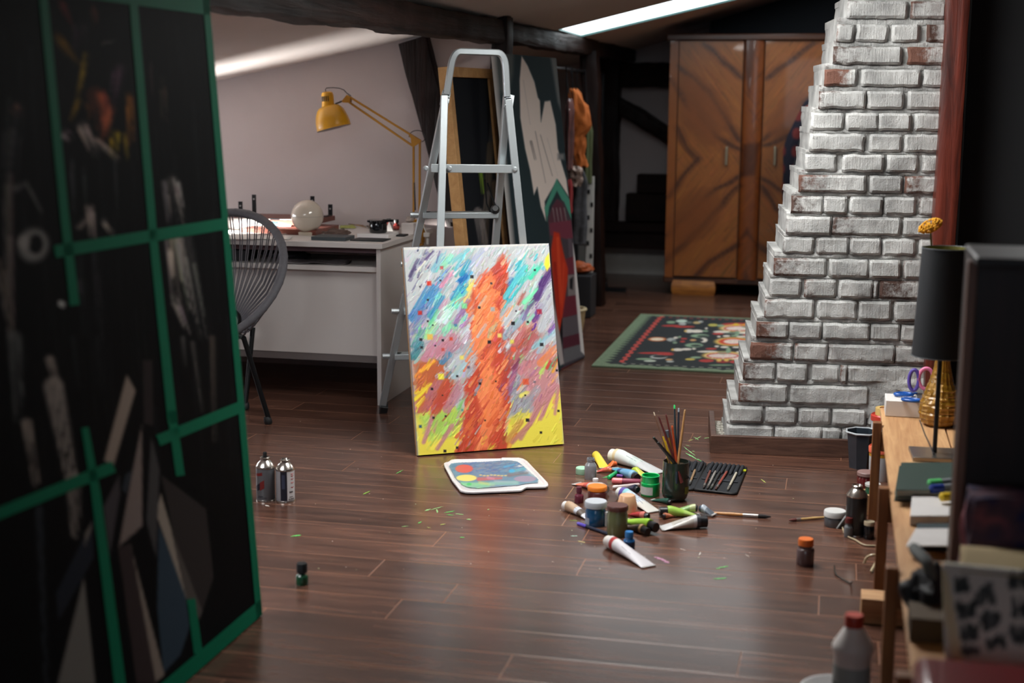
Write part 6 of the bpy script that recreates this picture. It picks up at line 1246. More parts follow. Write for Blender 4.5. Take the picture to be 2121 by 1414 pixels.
def palette():
    S = 8.158; A = lambda x, y: (900+x/S, 930+y/S)
    out = [(160, 268), (180, 255), (236, 240), (280, 208), (340, 200), (1120, 186), (1150, 172), (1430, 174), (1500, 190), (1560, 224), (1915, 600), (1922, 640), (1880, 664), (1560, 672), (1520, 690), (1470, 722), (1440, 726), (640, 758), (520, 752), (440, 730), (300, 560), (165, 310)]
    P = [Z(*A(*k), .004) for k in out]; c = sum(P, Vector())/len(P); r = thing('paint_palette', 'white plastic paint tray smeared with blue, yellow, green and coral paint', 'palette', (c.x, c.y, 0))
    WP = M('white tray plastic', (228, 226, 226), .35, coat=.2); mb = MB(); rows = []
    for k, z in ((.93, .0), (1.0, .006), (1.0, .011), (.985, .0125), (.945, .0125), (.915, .007)): rows.append([c+(p-c)*k+Vector((0, 0, z-.004)) for p in P])
    R = mb.strip(rows, closed=True); mb.bm.faces.new(R[0]); mb.bm.faces.new(R[-1]); obj('tray', mb, WP, r)
    x0, x1 = min(p.x for p in P), max(p.x for p in P); y0, y1 = min(p.y for p in P), max(p.y for p in P)
    inn = [(270, 300), (300, 250), (420, 235), (760, 225), (1120, 200), (1250, 196), (1380, 215), (1500, 300), (1730, 500), (1720, 560), (1560, 570), (1400, 600), (1200, 615), (900, 640), (720, 650), (560, 630), (480, 590), (370, 480)]
    inn = [(1000+(x-1000)*1.045, 440+(y-440)*1.06) for x, y in inn]
    p = Paint(surf((x0, y0, .0098), (x1-x0, 0, 0), (0, y1-y0, 0), 150, 110), (228, 226, 226)); q = lambda pts: [A(*k) for k in pts]
    p.poly(q(inn), (92, 140, 166), 2); p.poly(q([(1330, 250), (1450, 240), (1560, 330), (1700, 470), (1600, 400), (1400, 330)]), (214, 216, 222), 4)
    rng = np.random.default_rng(4)
    for k in range(240):
        x, y = rng.uniform(290, 1500), rng.uniform(215, 420); cc = np.array([(62, 120, 156), (96, 156, 184), (120, 136, 150), (50, 108, 168)][rng.integers(4)]); p.stroke(A(x, y), A(x+rng.uniform(30, 120), y-rng.uniform(-10, 30)), rng.uniform(1, 4), cc, 1, .6, .6, lift=.6)
    p.blob(*A(500, 330), 150/S, 70/S, (214, 98, 88), 0, .15); p.blob(*A(540, 485), 175/S, 55/S, (236, 222, 120), 0, .2); p.stroke(A(740, 505), A(1120, 480), 60/S, (196, 100, 100), 3, .9, .4); p.stroke(A(900, 480), A(1000, 500), 40/S, (206, 140, 170), 2, .7, .4)
    p.stroke(A(440, 600), A(900, 600), 90/S, (130, 224, 150), 4, .8, .4); p.stroke(A(760, 560), A(1000, 600), 40/S, (196, 200, 120), 4, .7, .4); p.stroke(A(950, 580), A(1400, 560), 60/S, (136, 204, 176), 4, .8, .4); p.stroke(A(1020, 540), A(1380, 560), 30/S, (150, 180, 190), 3, .8, .4); p.blob(*A(585, 590), 40/S, 22/S, (50, 200, 110), 0, .3)
    p.blob(*A(1530, 500), 190/S, 52/S, (150, 140, 166), 0, .15); p.stroke(A(1250, 440), A(1560, 400), 60/S, (110, 108, 114), 3, .85, .5); p.stroke(A(1280, 380), A(1520, 330), 46/S, (80, 170, 190), 2, .9, .4); p.stroke(A(1180, 300), A(1340, 260), 30/S, (60, 170, 216), 2, .9, .4); p.blob(*A(1310, 365), 50/S, 28/S, (40, 170, 216), 0, .3)
    for x in range(780, 1240, 60): p.blob(*A(x, 440+rng.uniform(-8, 8)), 26/S, 10/S, (206, 196, 130), 0, .3)
    p.blob(*A(810, 715), 70/S, 14/S, (90, 214, 140), 0, .4); p.blob(*A(760, 660), 60/S, 16/S, (150, 226, 170), 0, .4)
    # keep only the part that lies inside the tray's well
    m_ = np.zeros((p.h, p.w)); sv = p.c.copy(); p.c[:] = 0; p.poly(q(inn), (1, 1, 1), .1); m_ = p.c[..., 0] > .5; p.c = sv
    me_h, me_w = p.h, p.w; V = p.P.copy(); V[..., 2] += p.hgt*.0012; idx = np.arange(me_h*me_w).reshape(me_h, me_w); F_ = []
    for j in range(me_h-1):
        for i in range(me_w-1):
            if m_[j, i] and m_[j, i+1] and m_[j+1, i] and m_[j+1, i+1]: F_.append((int(idx[j, i]), int(idx[j, i+1]), int(idx[j+1, i+1]), int(idx[j+1, i])))
    me = bpy.data.meshes.new('wet_paint'); me.from_pydata(V.reshape(-1, 3).tolist(), [], F_); cc = np.clip(p.c, 0, 255).reshape(-1, 3)/255; lc = np.where(cc <= .04045, cc/12.92, ((cc+.055)/1.055)**2.4)
    me.color_attributes.new('Col', 'FLOAT_COLOR', 'POINT').data.foreach_set('color', np.concatenate([lc, np.ones((len(lc), 1))], 1).astype(np.float32).ravel()); me.transform(wmat(r).inverted()); me.materials.append(MA('wet paint', .25, bump=.4, bscale=200))
    bm = bmesh.new(); bm.from_mesh(me); bmesh.ops.delete(bm, geom=[v for v in bm.verts if not v.link_faces], context='VERTS'); bm.to_mesh(me); bm.free(); o = bpy.data.objects.new('wet_paint', me); COL.objects.link(o); o.parent = r
palette()
def spray_can(label, base, r, h, bodymat, nozzle=False, deco=None, z0=0.0):
    c = Z(base[0], base[1], z0); c = c+VD(c)*r; t = thing('spray_can', label, 'spray can', c); T = Matrix.Translation(c); ST = M('can steel', (196, 190, 182), .22, .95)
    obj('body', MB().lathe([(0, .002), (r*.95, .002), (r, .005), (r, h), (0, h)], 36, T), bodymat, t)
    obj('dome', MB().lathe([(r*1.03, h-.001), (r*1.04, h+.003), (r*.98, h+.006), (r*.80, h+.016), (r*.50, h+.025), (r*.48, h+.031), (r*.54, h+.034), (r*.46, h+.036), (r*.38, h+.030), (0, h+.029)], 36, T), ST, t)
    obj('bottom_rim', MB().lathe([(r*.9, 0), (r*1.03, 0), (r*1.03, .004), (r, .006)], 36, T), ST, t)
    obj('valve', MB().lathe([(0, h+.029), (.004, h+.029), (.004, h+.037), (0, h+.037)], 12, T), ST, t)
    if nozzle: obj('nozzle', MB().lathe([(0, h+.033), (.0068, h+.033), (.0068, h+.05), (.0055, h+.053), (0, h+.053)], 16, T), BLK, t)
    yaw = math.atan2(-c.y, -c.x)                                      # towards the camera
    def patch(name, pts, m_, k=1.006, n=10):                          # pts: (angle offset, height) polygon wrapped on the can, as a strip between two outlines
        (l0, l1) = pts; mb = MB(); R = [[], []]
        for j, l in enumerate(pts):
            for i in range(n+1): q = i/n*(len(l)-1); a = int(min(q, len(l)-2)); f = q-a; an = l[a][0]*(1-f)+l[a+1][0]*f; z = l[a][1]*(1-f)+l[a+1][1]*f; R[j].append(T @ Vector((r*k*math.cos(yaw+an), r*k*math.sin(yaw+an), z)))
        mb.strip(R); obj(name, mb, m_, t)
    if deco: deco(t, patch, T, r, yaw)
    return t
def deco1(t, patch, T, r, yaw):
    NV, RD, GR = M('can navy', (26, 28, 40), .4), M('can dark red', (110, 34, 32), .4), M('can grey', (150, 156, 160), .4)
    patch('printed_band', [[(-1.5, .050), (-.15, .077)], [(-1.5, .030), (-.15, .052)]][::1], NV); patch('printed_band', [[(-.65, .069), (-.15, .079)], [(-.65, .040), (-.15, .050)]], RD, 1.01); patch('printed_flash', [[(-1.3, .098), (-.35, .106)], [(-1.3, .090), (-.35, .094)]], RD, 1.006)
    patch('printed_text', [[(-.9, .021), (-.3, .021)], [(-.9, .0185), (-.3, .0185)]], NV); patch('printed_text', [[(-1.0, .016), (.1, .016)], [(-1.0, .014), (.1, .014)]], NV)
def deco2(t, patch, T, r, yaw):
    NV, LT = M('can navy', (26, 28, 40), .4), M('can pale', (206, 204, 204), .4)
    patch('label_panel', [[(-.55, .112), (.15, .112)], [(-.55, .008), (.15, .008)]], NV); patch('label_frame', [[(-.40, .100), (-.05, .100)], [(-.40, .050), (-.05, .050)]], M('can blue grey', (54, 60, 80), .4), 1.012); patch('label_panel', [[(.2, .112), (1.25, .112)], [(.2, .008), (1.25, .008)]], LT)
    for txt, z, s, col in (('ACRYL', .010, .0085, (24, 22, 24)),):
        mb = MB(); T2 = Matrix.Identity(4)
        mb.text(txt, Matrix.Identity(4), s)
        for v in mb.bm.verts: an = yaw+.68+v.co.x/r; k = r*1.012+v.co.z; v.co = T @ Vector((k*math.cos(an), k*math.sin(an), z+v.co.y))
        obj('printed_text', mb, M('can ink %d' % col[0], col, .5), t, fixn=False, smooth=False)
    for z in (.0205, .036, .039): obj('printed_mark', MB().tube([T @ Vector((r*1.012*math.cos(yaw+.42+.06*k), r*1.012*math.sin(yaw+.42+.06*k), z+.0012*(k % 2))) for k in range(8)], .0008, 5), M('dark print', (40, 38, 40), .5), t)
    for z in (.101, .094, .083, .070, .054):
        mb = MB(); mb.tube([T @ Vector((r*1.012*math.cos(yaw+.62+.05*k), r*1.012*math.sin(yaw+.62+.05*k), z+.002*math.sin(k*1.3))) for k in range(8)], .0009, 5); obj('printed_mark', mb, M('red print', (176, 40, 38), .5), t)
spray_can('grey spray can with a black nozzle, left of the pair by the tall painting', (551, 1040), .0325, .118, M('can silver grey', (104, 107, 111), .35, .3), True, deco1)
spray_can('white and navy spray can without a cap, right of the pair by the tall painting', (592, 1042), .0325, .113, M('can white', (160, 159, 162), .35, .2), False, deco2)
bottle_item('ink_bottle', 'small dark green bottle with a black cap, alone on the floor near the tall painting', (626, 1214), .0180, .040, .0095, (18, 70, 46), cap=(18, 24, 26), caph=.024, capr=.0158)
pot_item('paint_jar', 'brown grey paint bottle with an orange cap, alone on the floor at right', 'jar', (1667, 1174), .0265, .062, (96, 78, 78), lid=(222, 112, 44), lidh=.019, lidr=.0232, neck=(.021, .009), coat=.3)
pot_item('paint_pot', 'grey pot with a white lid, by the spray can at the bench', 'pot', (1728, 1094), .0345, .034, (96, 106, 112), lid=(214, 214, 212), lidh=.018, lidr=.0362)
spray_can('bare metal spray can standing against the wooden bench', (1771, 1113), .033, .130, M('can dark grey', (70, 74, 76), .3, .6))
bottle_item('paint_bottle', 'slim grey bottle with a dark red cap in front of the metal spray can', (1757, 1114), .0150, .050, .009, (110, 114, 116), cap=(96, 34, 30), caph=.014, capr=.0125)
def applicator():
    a, b = Z(1758, 1062, .06), Z(1785, 1026, .11); t = thing('applicator', 'white plastic applicator leaning on the metal spray can', 'applicator', (a.x, a.y, 0)); g = Z(1754, 1076, .04)
    obj('body', MB().tube([a, a+(b-a)*.2, a+(b-a)*.8, b], [.006, .013, .014, .010], 14), M('white plastic', (228, 226, 224), .4), t); obj('nozzle', MB().tube([a-(b-a)*.9, a], [.003, .005], 10), M('grey nozzle', (120, 120, 118), .5), t)
applicator()
pot_item('paint_jar', 'black jar with a cream lid squeezed between spray can and bench', 'jar', (1799, 1118), .017, .046, (26, 27, 30), lid=(206, 190, 160), lidh=.012)
pot_item('paint_tin', 'silver topped tin with a green label behind the metal spray can', 'tin', (1805, 1066), .026, .096, (30, 84, 60), lid=(190, 190, 188), lidh=.008)
pot_item('paint_jar', 'dark red glass jar behind the spray can near the bench', 'jar', (1793, 1020), .033, .058, (92, 28, 30), lid=(150, 120, 116), lidh=.012, coat=.8)
def tub():
    c = Z(1784, 979); c = c+Vector((0, .09, 0)); r = thing('plastic_tub', 'dark translucent octagonal plastic tub with a pale rim by the bench end', 'tub', c); mb = MB(); rows = []
    for k, z in ((.048, 0), (.062, .135), (.066, .14), (.061, .14), (.045, .006)): rows.append([c+Vector((k*math.cos(PI/8+2*PI*i/8), k*math.sin(PI/8+2*PI*i/8), z)) for i in range(8)])
    R = mb.strip(rows, closed=True); mb.bm.faces.new(R[0]); mb.bm.faces.new(R[-1]); obj('tub_wall', mb, M('smoky plastic', (46, 54, 62), .2, coat=.5, var=.3), r, smooth=False)
    obj('tub_rim', MB().tube([c+Vector((.065*math.cos(PI/8+2*PI*i/8), .065*math.sin(PI/8+2*PI*i/8), .14)) for i in range(8)], .004, 8, closed=True), M('pale rim', (190, 196, 200), .3), r)
tub()
def bucket(label, base, r, h, lidcol, lidh, taper=1.08, z0=0.0, handle=True, name='paint_bucket', body=(206, 210, 214)):
    c = Z(base[0], base[1], z0); t = thing(name, label, 'bucket', c); T = Matrix.Translation(c)
    obj('body', MB().lathe([(0, 0), (r*.96, 0), (r, .004), (r*taper, h), (0, h)], 32, T), M('bucket %d' % body[0], body, .4), t)
    obj('lid', MB().lathe([(r*taper, h-.012), (r*taper*1.05, h-.012), (r*taper*1.06, h+lidh*.6), (r*taper*.98, h+lidh), (r*taper*.9, h+lidh*.5), (0, h+lidh*.5)], 32, T), M('lid %d %d %d' % lidcol, lidcol, .4), t); return t, c
t, c = bucket('white paint bucket with a coral lid and ochre drips between tub and bench', (1822, 993), .04, .118, (226, 110, 84), .012)
obj('paint_drip', MB().lathe([(.0429, .092), (.0434, .106)], 32, Matrix.Translation(c)), M('ochre drip', (206, 150, 50), .4), t)
t, c = bucket('white paint bucket with a red rimmed lid carrying a roll of yellow tape', (1826, 960), .044, .185, (206, 66, 52), .012, name='paint_bucket')
o = obj('tape_roll', MB().lathe([(.030, 0), (.046, 0), (.046, .026), (.030, .026), (.030, 0)], 32, Matrix.Translation(c+Vector((.012, 0, .195)))), M('yellow tape', (226, 190, 116), .5)); tag(o, 'roll of yellow masking tape lying on the red rimmed bucket', 'tape')
def cable(name, label, pts, r, m_, cat='cable'):
    P = [Vector(p) for p in pts]; Q = []
    for i in range(len(P)-1):
        p0, p1, p2, p3 = P[max(i-1, 0)], P[i], P[i+1], P[min(i+2, len(P)-1)]
        for k in range(8): t = k/8; Q.append(.5*((2*p1)+(p2-p0)*t+(2*p0-5*p1+4*p2-p3)*t*t+(3*p1-p0-3*p2+p3)*t**3))
    Q.append(P[-1]); tag(obj(name, MB().tube(Q, r, 6), m_), label, cat)
CW = M('pale cable', (176, 160, 130), .5)
cable('cable', 'pale cable curling out from the spray can towards the bench', [Z(1745, 1092, .004), Z(1752, 1108, .004), Z(1772, 1118, .004), Z(1790, 1128, .004), Z(1816, 1130, .004), Z(1832, 1132, .004)], .003, CW)
cable('cable', 'thin dark cable end with a bright plug on the floor before the bench', [Z(1728, 1172, .004), Z(1731, 1188, .004), Z(1748, 1200, .004), Z(1762, 1208, .004), Z(1765, 1204, .02)], .0025, M('dark wire', (60, 54, 46), .5))
cable('ribbon', 'curled shiny ribbon sticking out beside the bench upright', [Z(1790, 1166, .01), Z(1796, 1154, .03), Z(1808, 1149, .04), Z(1818, 1152, .03), Z(1812, 1168, .015), Z(1804, 1184, .004)], .004, M('cream ribbon', (196, 180, 146), .3), 'ribbon')
# dried paint on the boards
def smears():
    mb = MB(); rg = random.Random(12)
    def sm(x0, y0, x1, y1, w, col):
        a, b = Z(x0, y0), Z(x1, y1); d = (b-a); s = Vector((-d.y, d.x, 0)).normalized(); n = 10; up, lo = [], []
        for i in range(n+1):
            t = i/n; k = math.sin(PI*min(1, max(0, t*.94+.03)))**.5*w*(.45+.75*rg.random()); p = a+d*t+s*rg.uniform(-.3, .3)*w; p.z = .0008; up.append(p+s*k); lo.append(p-s*k*rg.uniform(.4, 1))
        mb.strip([up, lo], col)
    G, LG, YG, PK, WH = (96, 196, 96), (150, 206, 130), (176, 186, 100), (176, 128, 150), (206, 200, 190)
    for k in ((820, 981, 836, 973, .0035, G), (752, 1024, 767, 1017, .005, (130, 176, 70)), (880, 1058, 892, 1054, .006, LG), (892, 1056, 918, 1049, .003, LG), (904, 1055, 906, 1062, .003, LG), (920, 1062, 942, 1058, .005, G), (924, 1066, 940, 1067, .004, G), (944, 1064, 960, 1066, .004, LG), (966, 1075, 976, 1076, .005, LG), (866, 1084, 873, 1080, .004, G), (832, 1091, 846, 1089, .003, LG), (884, 1092, 892, 1093, .003, YG), (912, 1087, 922, 1085, .004, YG),
              (602, 1111, 624, 1108, .008, G), (952, 1113, 962, 1113, .004, G), (1437, 905, 1447, 911, .004, LG), (1440, 910, 1452, 904, .003, LG), (1458, 908, 1470, 906, .004, LG), (1425, 913, 1436, 910, .003, YG), (1416, 925, 1440, 944, .003, (150, 220, 140)), (1420, 938, 1452, 956, .004, (140, 226, 140)), (1444, 950, 1462, 962, .005, (120, 220, 130)), (1420, 922, 1430, 924, .003, LG), (1433, 934, 1439, 935, .004, LG),
              (1576, 992, 1586, 1000, .003, YG), (1484, 1178, 1508, 1172, .008, (104, 170, 96)), (1478, 1199, 1506, 1197, .007, (96, 170, 96)), (1356, 1153, 1386, 1166, .010, PK), (1182, 1110, 1196, 1110, .006, (150, 176, 160)), (1196, 1120, 1212, 1124, .005, (190, 176, 120)), (1408, 1136, 1420, 1140, .004, (176, 160, 150)), (1448, 1150, 1452, 1144, .003, WH), (1544, 1148, 1552, 1154, .003, (160, 150, 140)), (549, 1046, 558, 1049, .005, WH), (1270, 975, 1282, 985, .02, (70, 150, 80)), (1250, 990, 1262, 986, .012, (80, 140, 80)), (1180, 1078, 1196, 1078, .006, (120, 140, 50)), (1010, 1056, 1014, 1054, .003, LG)): sm(*k)
    for k in range(90):
        x, y = rg.uniform(600, 1700), rg.uniform(830, 1180); a = Z(x, y); r_ = rg.uniform(.001, .003); n = 7; a.z = .0009
        mb.poly([a+Vector((r_*math.cos(2*PI*i/n)*rg.uniform(.6, 1.2), r_*math.sin(2*PI*i/n)*rg.uniform(.6, 1.2), 0)) for i in range(n)], (0, 0, .0002), rg.choice([(206, 196, 184), (190, 176, 160), (176, 190, 150), (214, 206, 196)]))
    o = obj('paint_splatter', mb, MA('dried paint', .5), smooth=False); tag(o, 'dried green, pink and white paint smears dotted over the floorboards', 'paint splatter', kind='stuff')
smears()
# ------------------------------------------------------------------ low wooden bench at the right and what stands on it
BZ = .322
def bench():
    r = thing('bench', 'low rough wooden bench with uprights along its edge at right', 'bench', (.46, 3.75, 0))
    PW = wood('raw spruce', (166, 118, 76), (208, 164, 116), .6, (16, 1.1, 16), .15); BW = wood('orange brown batten', (104, 62, 34), (150, 98, 54), .5, (16, 16, 1.2), .15)
    for k in range(3): x0 = .172+k*.205; obj('top_board', MB().box((x0+.1, 3.76, BZ-.011), (.2, 2.6, .022)), PW, r, bevel=.002)
    for y in (4.76, 3.93, 3.235, 2.6):
        obj('upright', MB().box((.1555, y, .168), (.029, .034, .336)), BW, r, bevel=.002); obj('upright', MB().box((.80, y, .168), (.029, .034, .336)), BW, r, bevel=.002)
        obj('cross_rail', MB().box((.478, y, BZ-.022-.03), (.615, .03, .06)), BW, r)
    for y in (3.80, 4.85): obj('cross_foot', MB().box((.46, y, .035), (.71, .08, .07)), wood('raw spruce end', (176, 128, 86), (214, 170, 124), .6, (1.1, 16, 16), .1), r, bevel=.002)
bench()
WHB = M('white paper block', (222, 218, 214), .6, var=.04)
def slab(name, label, cat, pts, z, h, mat, edge=None):
    q = [Z(x, y, z) for x, y in pts]; c = sum(q, Vector())/len(q)
    if edge is None: return tag(obj(name, MB().poly(q, (0, 0, h)), mat, bevel=.002), label, cat)
    t = thing(name, label, cat, (c.x, c.y, z)); obj('cover', MB().poly(q, (0, 0, h*.08)).poly([v+Vector((0, 0, h*.92)) for v in q], (0, 0, h*.08)), mat, t); obj('pages', MB().poly([c+(v-c)*.965+Vector((0, 0, h*.08)) for v in q], (0, 0, h*.84)), edge, t); return t
a = Z(1833, 862, BZ); bx = tag(obj('paper_block', MB().box((a.x+.085, a.y+.062, BZ+.0285), (.17, .124, .055)), WHB, bevel=.002), 'thick white paper block at the far end of the bench, scissors on top', 'paper block')
TZ = BZ+.0565
def scissors():
    BL, ST = M('blue handle', (18, 84, 170), .35, coat=.3), M('blade steel', (150, 154, 160), .25, .9)
    c = Z(1880, 822, TZ); r = thing('scissors', 'scissors with bright blue handles lying on the white paper block', 'scissors', c)
    def loop(cx, cy, rx, ry, an, z): return [Vector((cx+rx*math.cos(t)*math.cos(an)-ry*math.sin(t)*math.sin(an), cy+rx*math.cos(t)*math.sin(an)+ry*math.sin(t)*math.cos(an), z)) for t in [2*PI*k/24 for k in range(24)]]
    for (px, py), s in (((1872, 816), .2), ((1888, 828), -.25)):
        q = Z(px, py, TZ+.008); obj('handle', MB().tube(loop(q.x, q.y, .030, .017, s, q.z), .0058, 10, closed=True), BL, r)
    q = Z(1900, 817, TZ+.006)
    for s in (-.08, .1): obj('blade', MB().poly([q, q+Vector((.09, .012+s*.2, 0)), q+Vector((.09, .016+s*.2, 0)), q+Vector((0, .014, 0))], (0, 0, .002)), ST, r)
    q = Z(1896, 815, TZ+.007); obj('pivot', MB().lathe([(0, 0), (.007, 0), (.007, .004), (0, .005)], 14, Matrix.Translation(q)), BL, r)
    h = thing('scissors', 'scissors standing upright with a purple and a pink handle behind the blue pair', 'scissors', Z(1908, 806, TZ))
    for px, col, nm, rx, py in ((1893, (90, 72, 160), 'purple', .016, 787), (1918, (222, 120, 160), 'pink', .024, 784)):
        q = Y(px, py, 5.0); pts = [Vector((q.x+rx*math.cos(t), 5.0, max(TZ+.006, q.z+.036*math.sin(t)))) for t in [2*PI*k/28 for k in range(28)]]; tag(obj('handle', MB().tube(pts, .0065, 10, closed=True), M('%s handle' % nm, col, .4), h), nm+' handle')
    obj('blade', MB().box((Y(1906, 800, 5.0).x, 5.0, TZ+.004), (.02, .10, .004)), ST, h)
scissors()
def vase():
    c = Z(1945, 880, BZ); r = thing('vase', 'amber gold bubbled glass vase on the bench behind the black lamp', 'vase', c); mb = MB(); rows = []; n = 56; m_ = 60; prof = [(0, .045), (.01, .058), (.04, .0665), (.075, .066), (.115, .052), (.155, .037), (.20, .0265), (.25, .021), (.30, .021), (.32, .026)]
    def rr(z):
        for (z0, r0), (z1, r1) in zip(prof, prof[1:]):
            if z <= z1: t = (z-z0)/(z1-z0); t = t*t*(3-2*t)*.4+t*.6; return r0+(r1-r0)*t
        return prof[-1][1]
    for j in range(m_+1):
        z = .32*j/m_; row = []
        for i in range(n):
            a = 2*PI*i/n; q = Vector((math.cos(a)*rr(z), math.sin(a)*rr(z), z)); k = 1+.055*math.sin(a*9+z*230)*math.sin(a*9-z*230)+.05*noise.noise(q*85); row.append(c+Vector((q.x*k, q.y*k, z)))
        rows.append(row)
    for z, k in ((.32, .85), (.2, .8), (.02, .9)): rows.append([c+Vector((math.cos(2*PI*i/n)*rr(z)*k, math.sin(2*PI*i/n)*rr(z)*k, z)) for i in range(n)])
    R = mb.strip(rows, closed=True); mb.bm.faces.new(R[0]); mb.bm.faces.new(R[-1]); obj('glass', mb, M('amber glass', (150, 108, 30), .14, .25, var=.5, scale=70, coat=.6, bump=.4, bscale=110), r)
    fl = thing('dried_flower', 'mustard yellow dried flower standing in the amber vase above the lamp', 'flower', c+Vector((0, 0, .03))); hd = Y(1925, 472, 4.80); s0 = c+Vector((0, 0, .02)); s1 = c+Vector((.0, 0, .31))
    obj('stem', MB().tube([s0, s1, s1*.5+hd*.5+Vector((-.012, 0, 0)), hd+Vector((.004, 0, -.008))], .0028, 8), M('olive stem', (94, 92, 44), .7), fl)
    mb = MB(); rg = random.Random(2); a0, b0 = Y(1904, 476, 4.80), Y(1950, 462, 4.80); ax = (b0-a0)
    for k in range(260):
        u = rg.random(); w_ = math.sin(PI*min(.97, max(.03, u)))**.5; an = rg.uniform(0, 2*PI); q = a0+ax*u+Vector((0, math.cos(an)*.030*w_, math.sin(an)*.020*w_+.002)); bmesh.ops.create_icosphere(mb.bm, subdivisions=1, radius=rg.uniform(.003, .0055), matrix=Matrix.Translation(q))
    obj('flower_head', mb, M('mustard florets', (206, 148, 34), .9, var=.3, scale=60), fl)['kind'] = 'stuff'
vase()
def table_lamp():
    c = Z(1935, 946, BZ); r = thing('table_lamp', 'small table lamp with a tall black shade and square metal foot, on the bench', 'lamp', c); T = Matrix.Translation(c)
    obj('foot', MB().box(c+Vector((0, 0, .007)), (.14, .14, .014), Matrix.Rotation(.05, 3, 'Z')), M('brushed steel', (150, 144, 138), .3, .9), r, bevel=.002)
    obj('stem', MB().lathe([(0, .012), (.0068, .012), (.0068, .40), (0, .40)], 16, T), M('dark steel', (50, 54, 60), .35, .8), r)
    z0, z1, r0, r1 = .312, .635, .0835, .0700
    obj('shade', MB().lathe([(r0, z0), (r1, z1)], 48, T), M('black shade', (20, 24, 29), .7, bump=.2, bscale=250), r); obj('shade_lining', MB().lathe([(r0-.0015, z0+.0005), (r1-.0015, z1-.0005)], 48, T), M('olive lining', (120, 116, 54), .7), r)
    for z, k in ((z0, r0), (z1, r1)): obj('shade_rim', MB().tube([T @ Vector((k*math.cos(2*PI*i/48), k*math.sin(2*PI*i/48), z)) for i in range(48)], .0016, 6, closed=True), M('shade rim', (74, 80, 84), .5), r)
    sp = MB()
    for k in range(3): a = 2*PI*k/3; sp.tube([T @ Vector((0, 0, .40)), T @ Vector((.0785*math.cos(a), .0785*math.sin(a), .42))], .0015, 6)
    obj('shade_spider', sp, M('dark steel', (50, 54, 60), .35, .8), r); obj('bulb', MB().lathe([(0, .40), (.013, .40), (.014, .43), (.028, .465), (.026, .49), (0, .505)], 20, T), M('opal bulb', (225, 225, 222), .25), r)
    cd_ = MB().tube([Z(1905, 870, BZ+.06), Z(1916, 900, BZ+.03), Z(1928, 925, BZ+.012), Z(1934, 940, BZ+.018)], .0022, 6); obj('cord', cd_, M('dark cable', (40, 36, 36), .5), r)
table_lamp()
GC, PG = M('dark green cover', (26, 50, 42), .55), M('page edges', (150, 148, 138), .7)
slab('book', 'dark green book, lower of the two on the bench', 'book', ((1852, 1037), (1990, 1040), (1994, 982), (1862, 978)), BZ+.001, .020, GC, PG)
slab('book', 'dark green book, upper of the two on the bench before the lamp', 'book', ((1854, 1030), (1988, 1030), (1990, 972), (1866, 972)), BZ+.0225, .021, GC, PG)
slab('paper_box', 'white cardboard box on the bench in front of the green books', 'box', ((1884, 1088), (1990, 1088), (1992, 1044), (1888, 1044)), BZ+.001, .026, M('white card', (206, 202, 200), .7))
slab('book', 'dark teal book under the white card near the front of the bench', 'book', ((1895, 1140), (1995, 1140), (1996, 1104), (1898, 1104)), BZ+.001, .026, M('teal black cover', (18, 42, 50), .5), M('teal pages', (60, 70, 74), .7))
slab('card', 'white card lying on the dark teal book', 'card', ((1876, 1132), (1994, 1132), (1996, 1096), (1896, 1096)), BZ+.0285, .003, M('white card', (206, 202, 200), .7))
def markers():
    for (px, py), col, nm in (((1929, 1012), (26, 50, 130), 'dark blue ball-ended marker'), ((1925, 1001), (90, 190, 110), 'green ended marker'), ((1950, 1029), (214, 180, 40), 'yellow ended marker')):
        z = BZ+.027+.014; a = Z(px, py, z+.004); t = thing('marker', nm+' lying on the white box on the bench', 'marker', a); b = a+Vector((.10, .05, .004)); obj('cap', MB().tube([a-Vector((.004, .002, 0)), a, a+Vector((.03, .015, 0))], [.006, .012, .012], 14), M('marker %d %d %d' % col, col, .35), t); obj('barrel', MB().tube([a+Vector((.03, .015, 0)), b], .0105, 14), M('grey barrel', (120, 124, 128), .4), t)
    a = Z(1975, 985, BZ+.06); b = Z(1986, 935, BZ+.10); t = thing('pencil', 'lime green pencil with a blue tip slanting up behind the white box', 'pencil', a); obj('shaft', MB().tube([a+(b-a)*.2, b], .006, 8), M('lime paint', (130, 190, 60), .4), t); obj('tip', MB().tube([a, a+(b-a)*.2], [.002, .006], 8), M('blue paint', (50, 90, 170), .4), t)
markers()
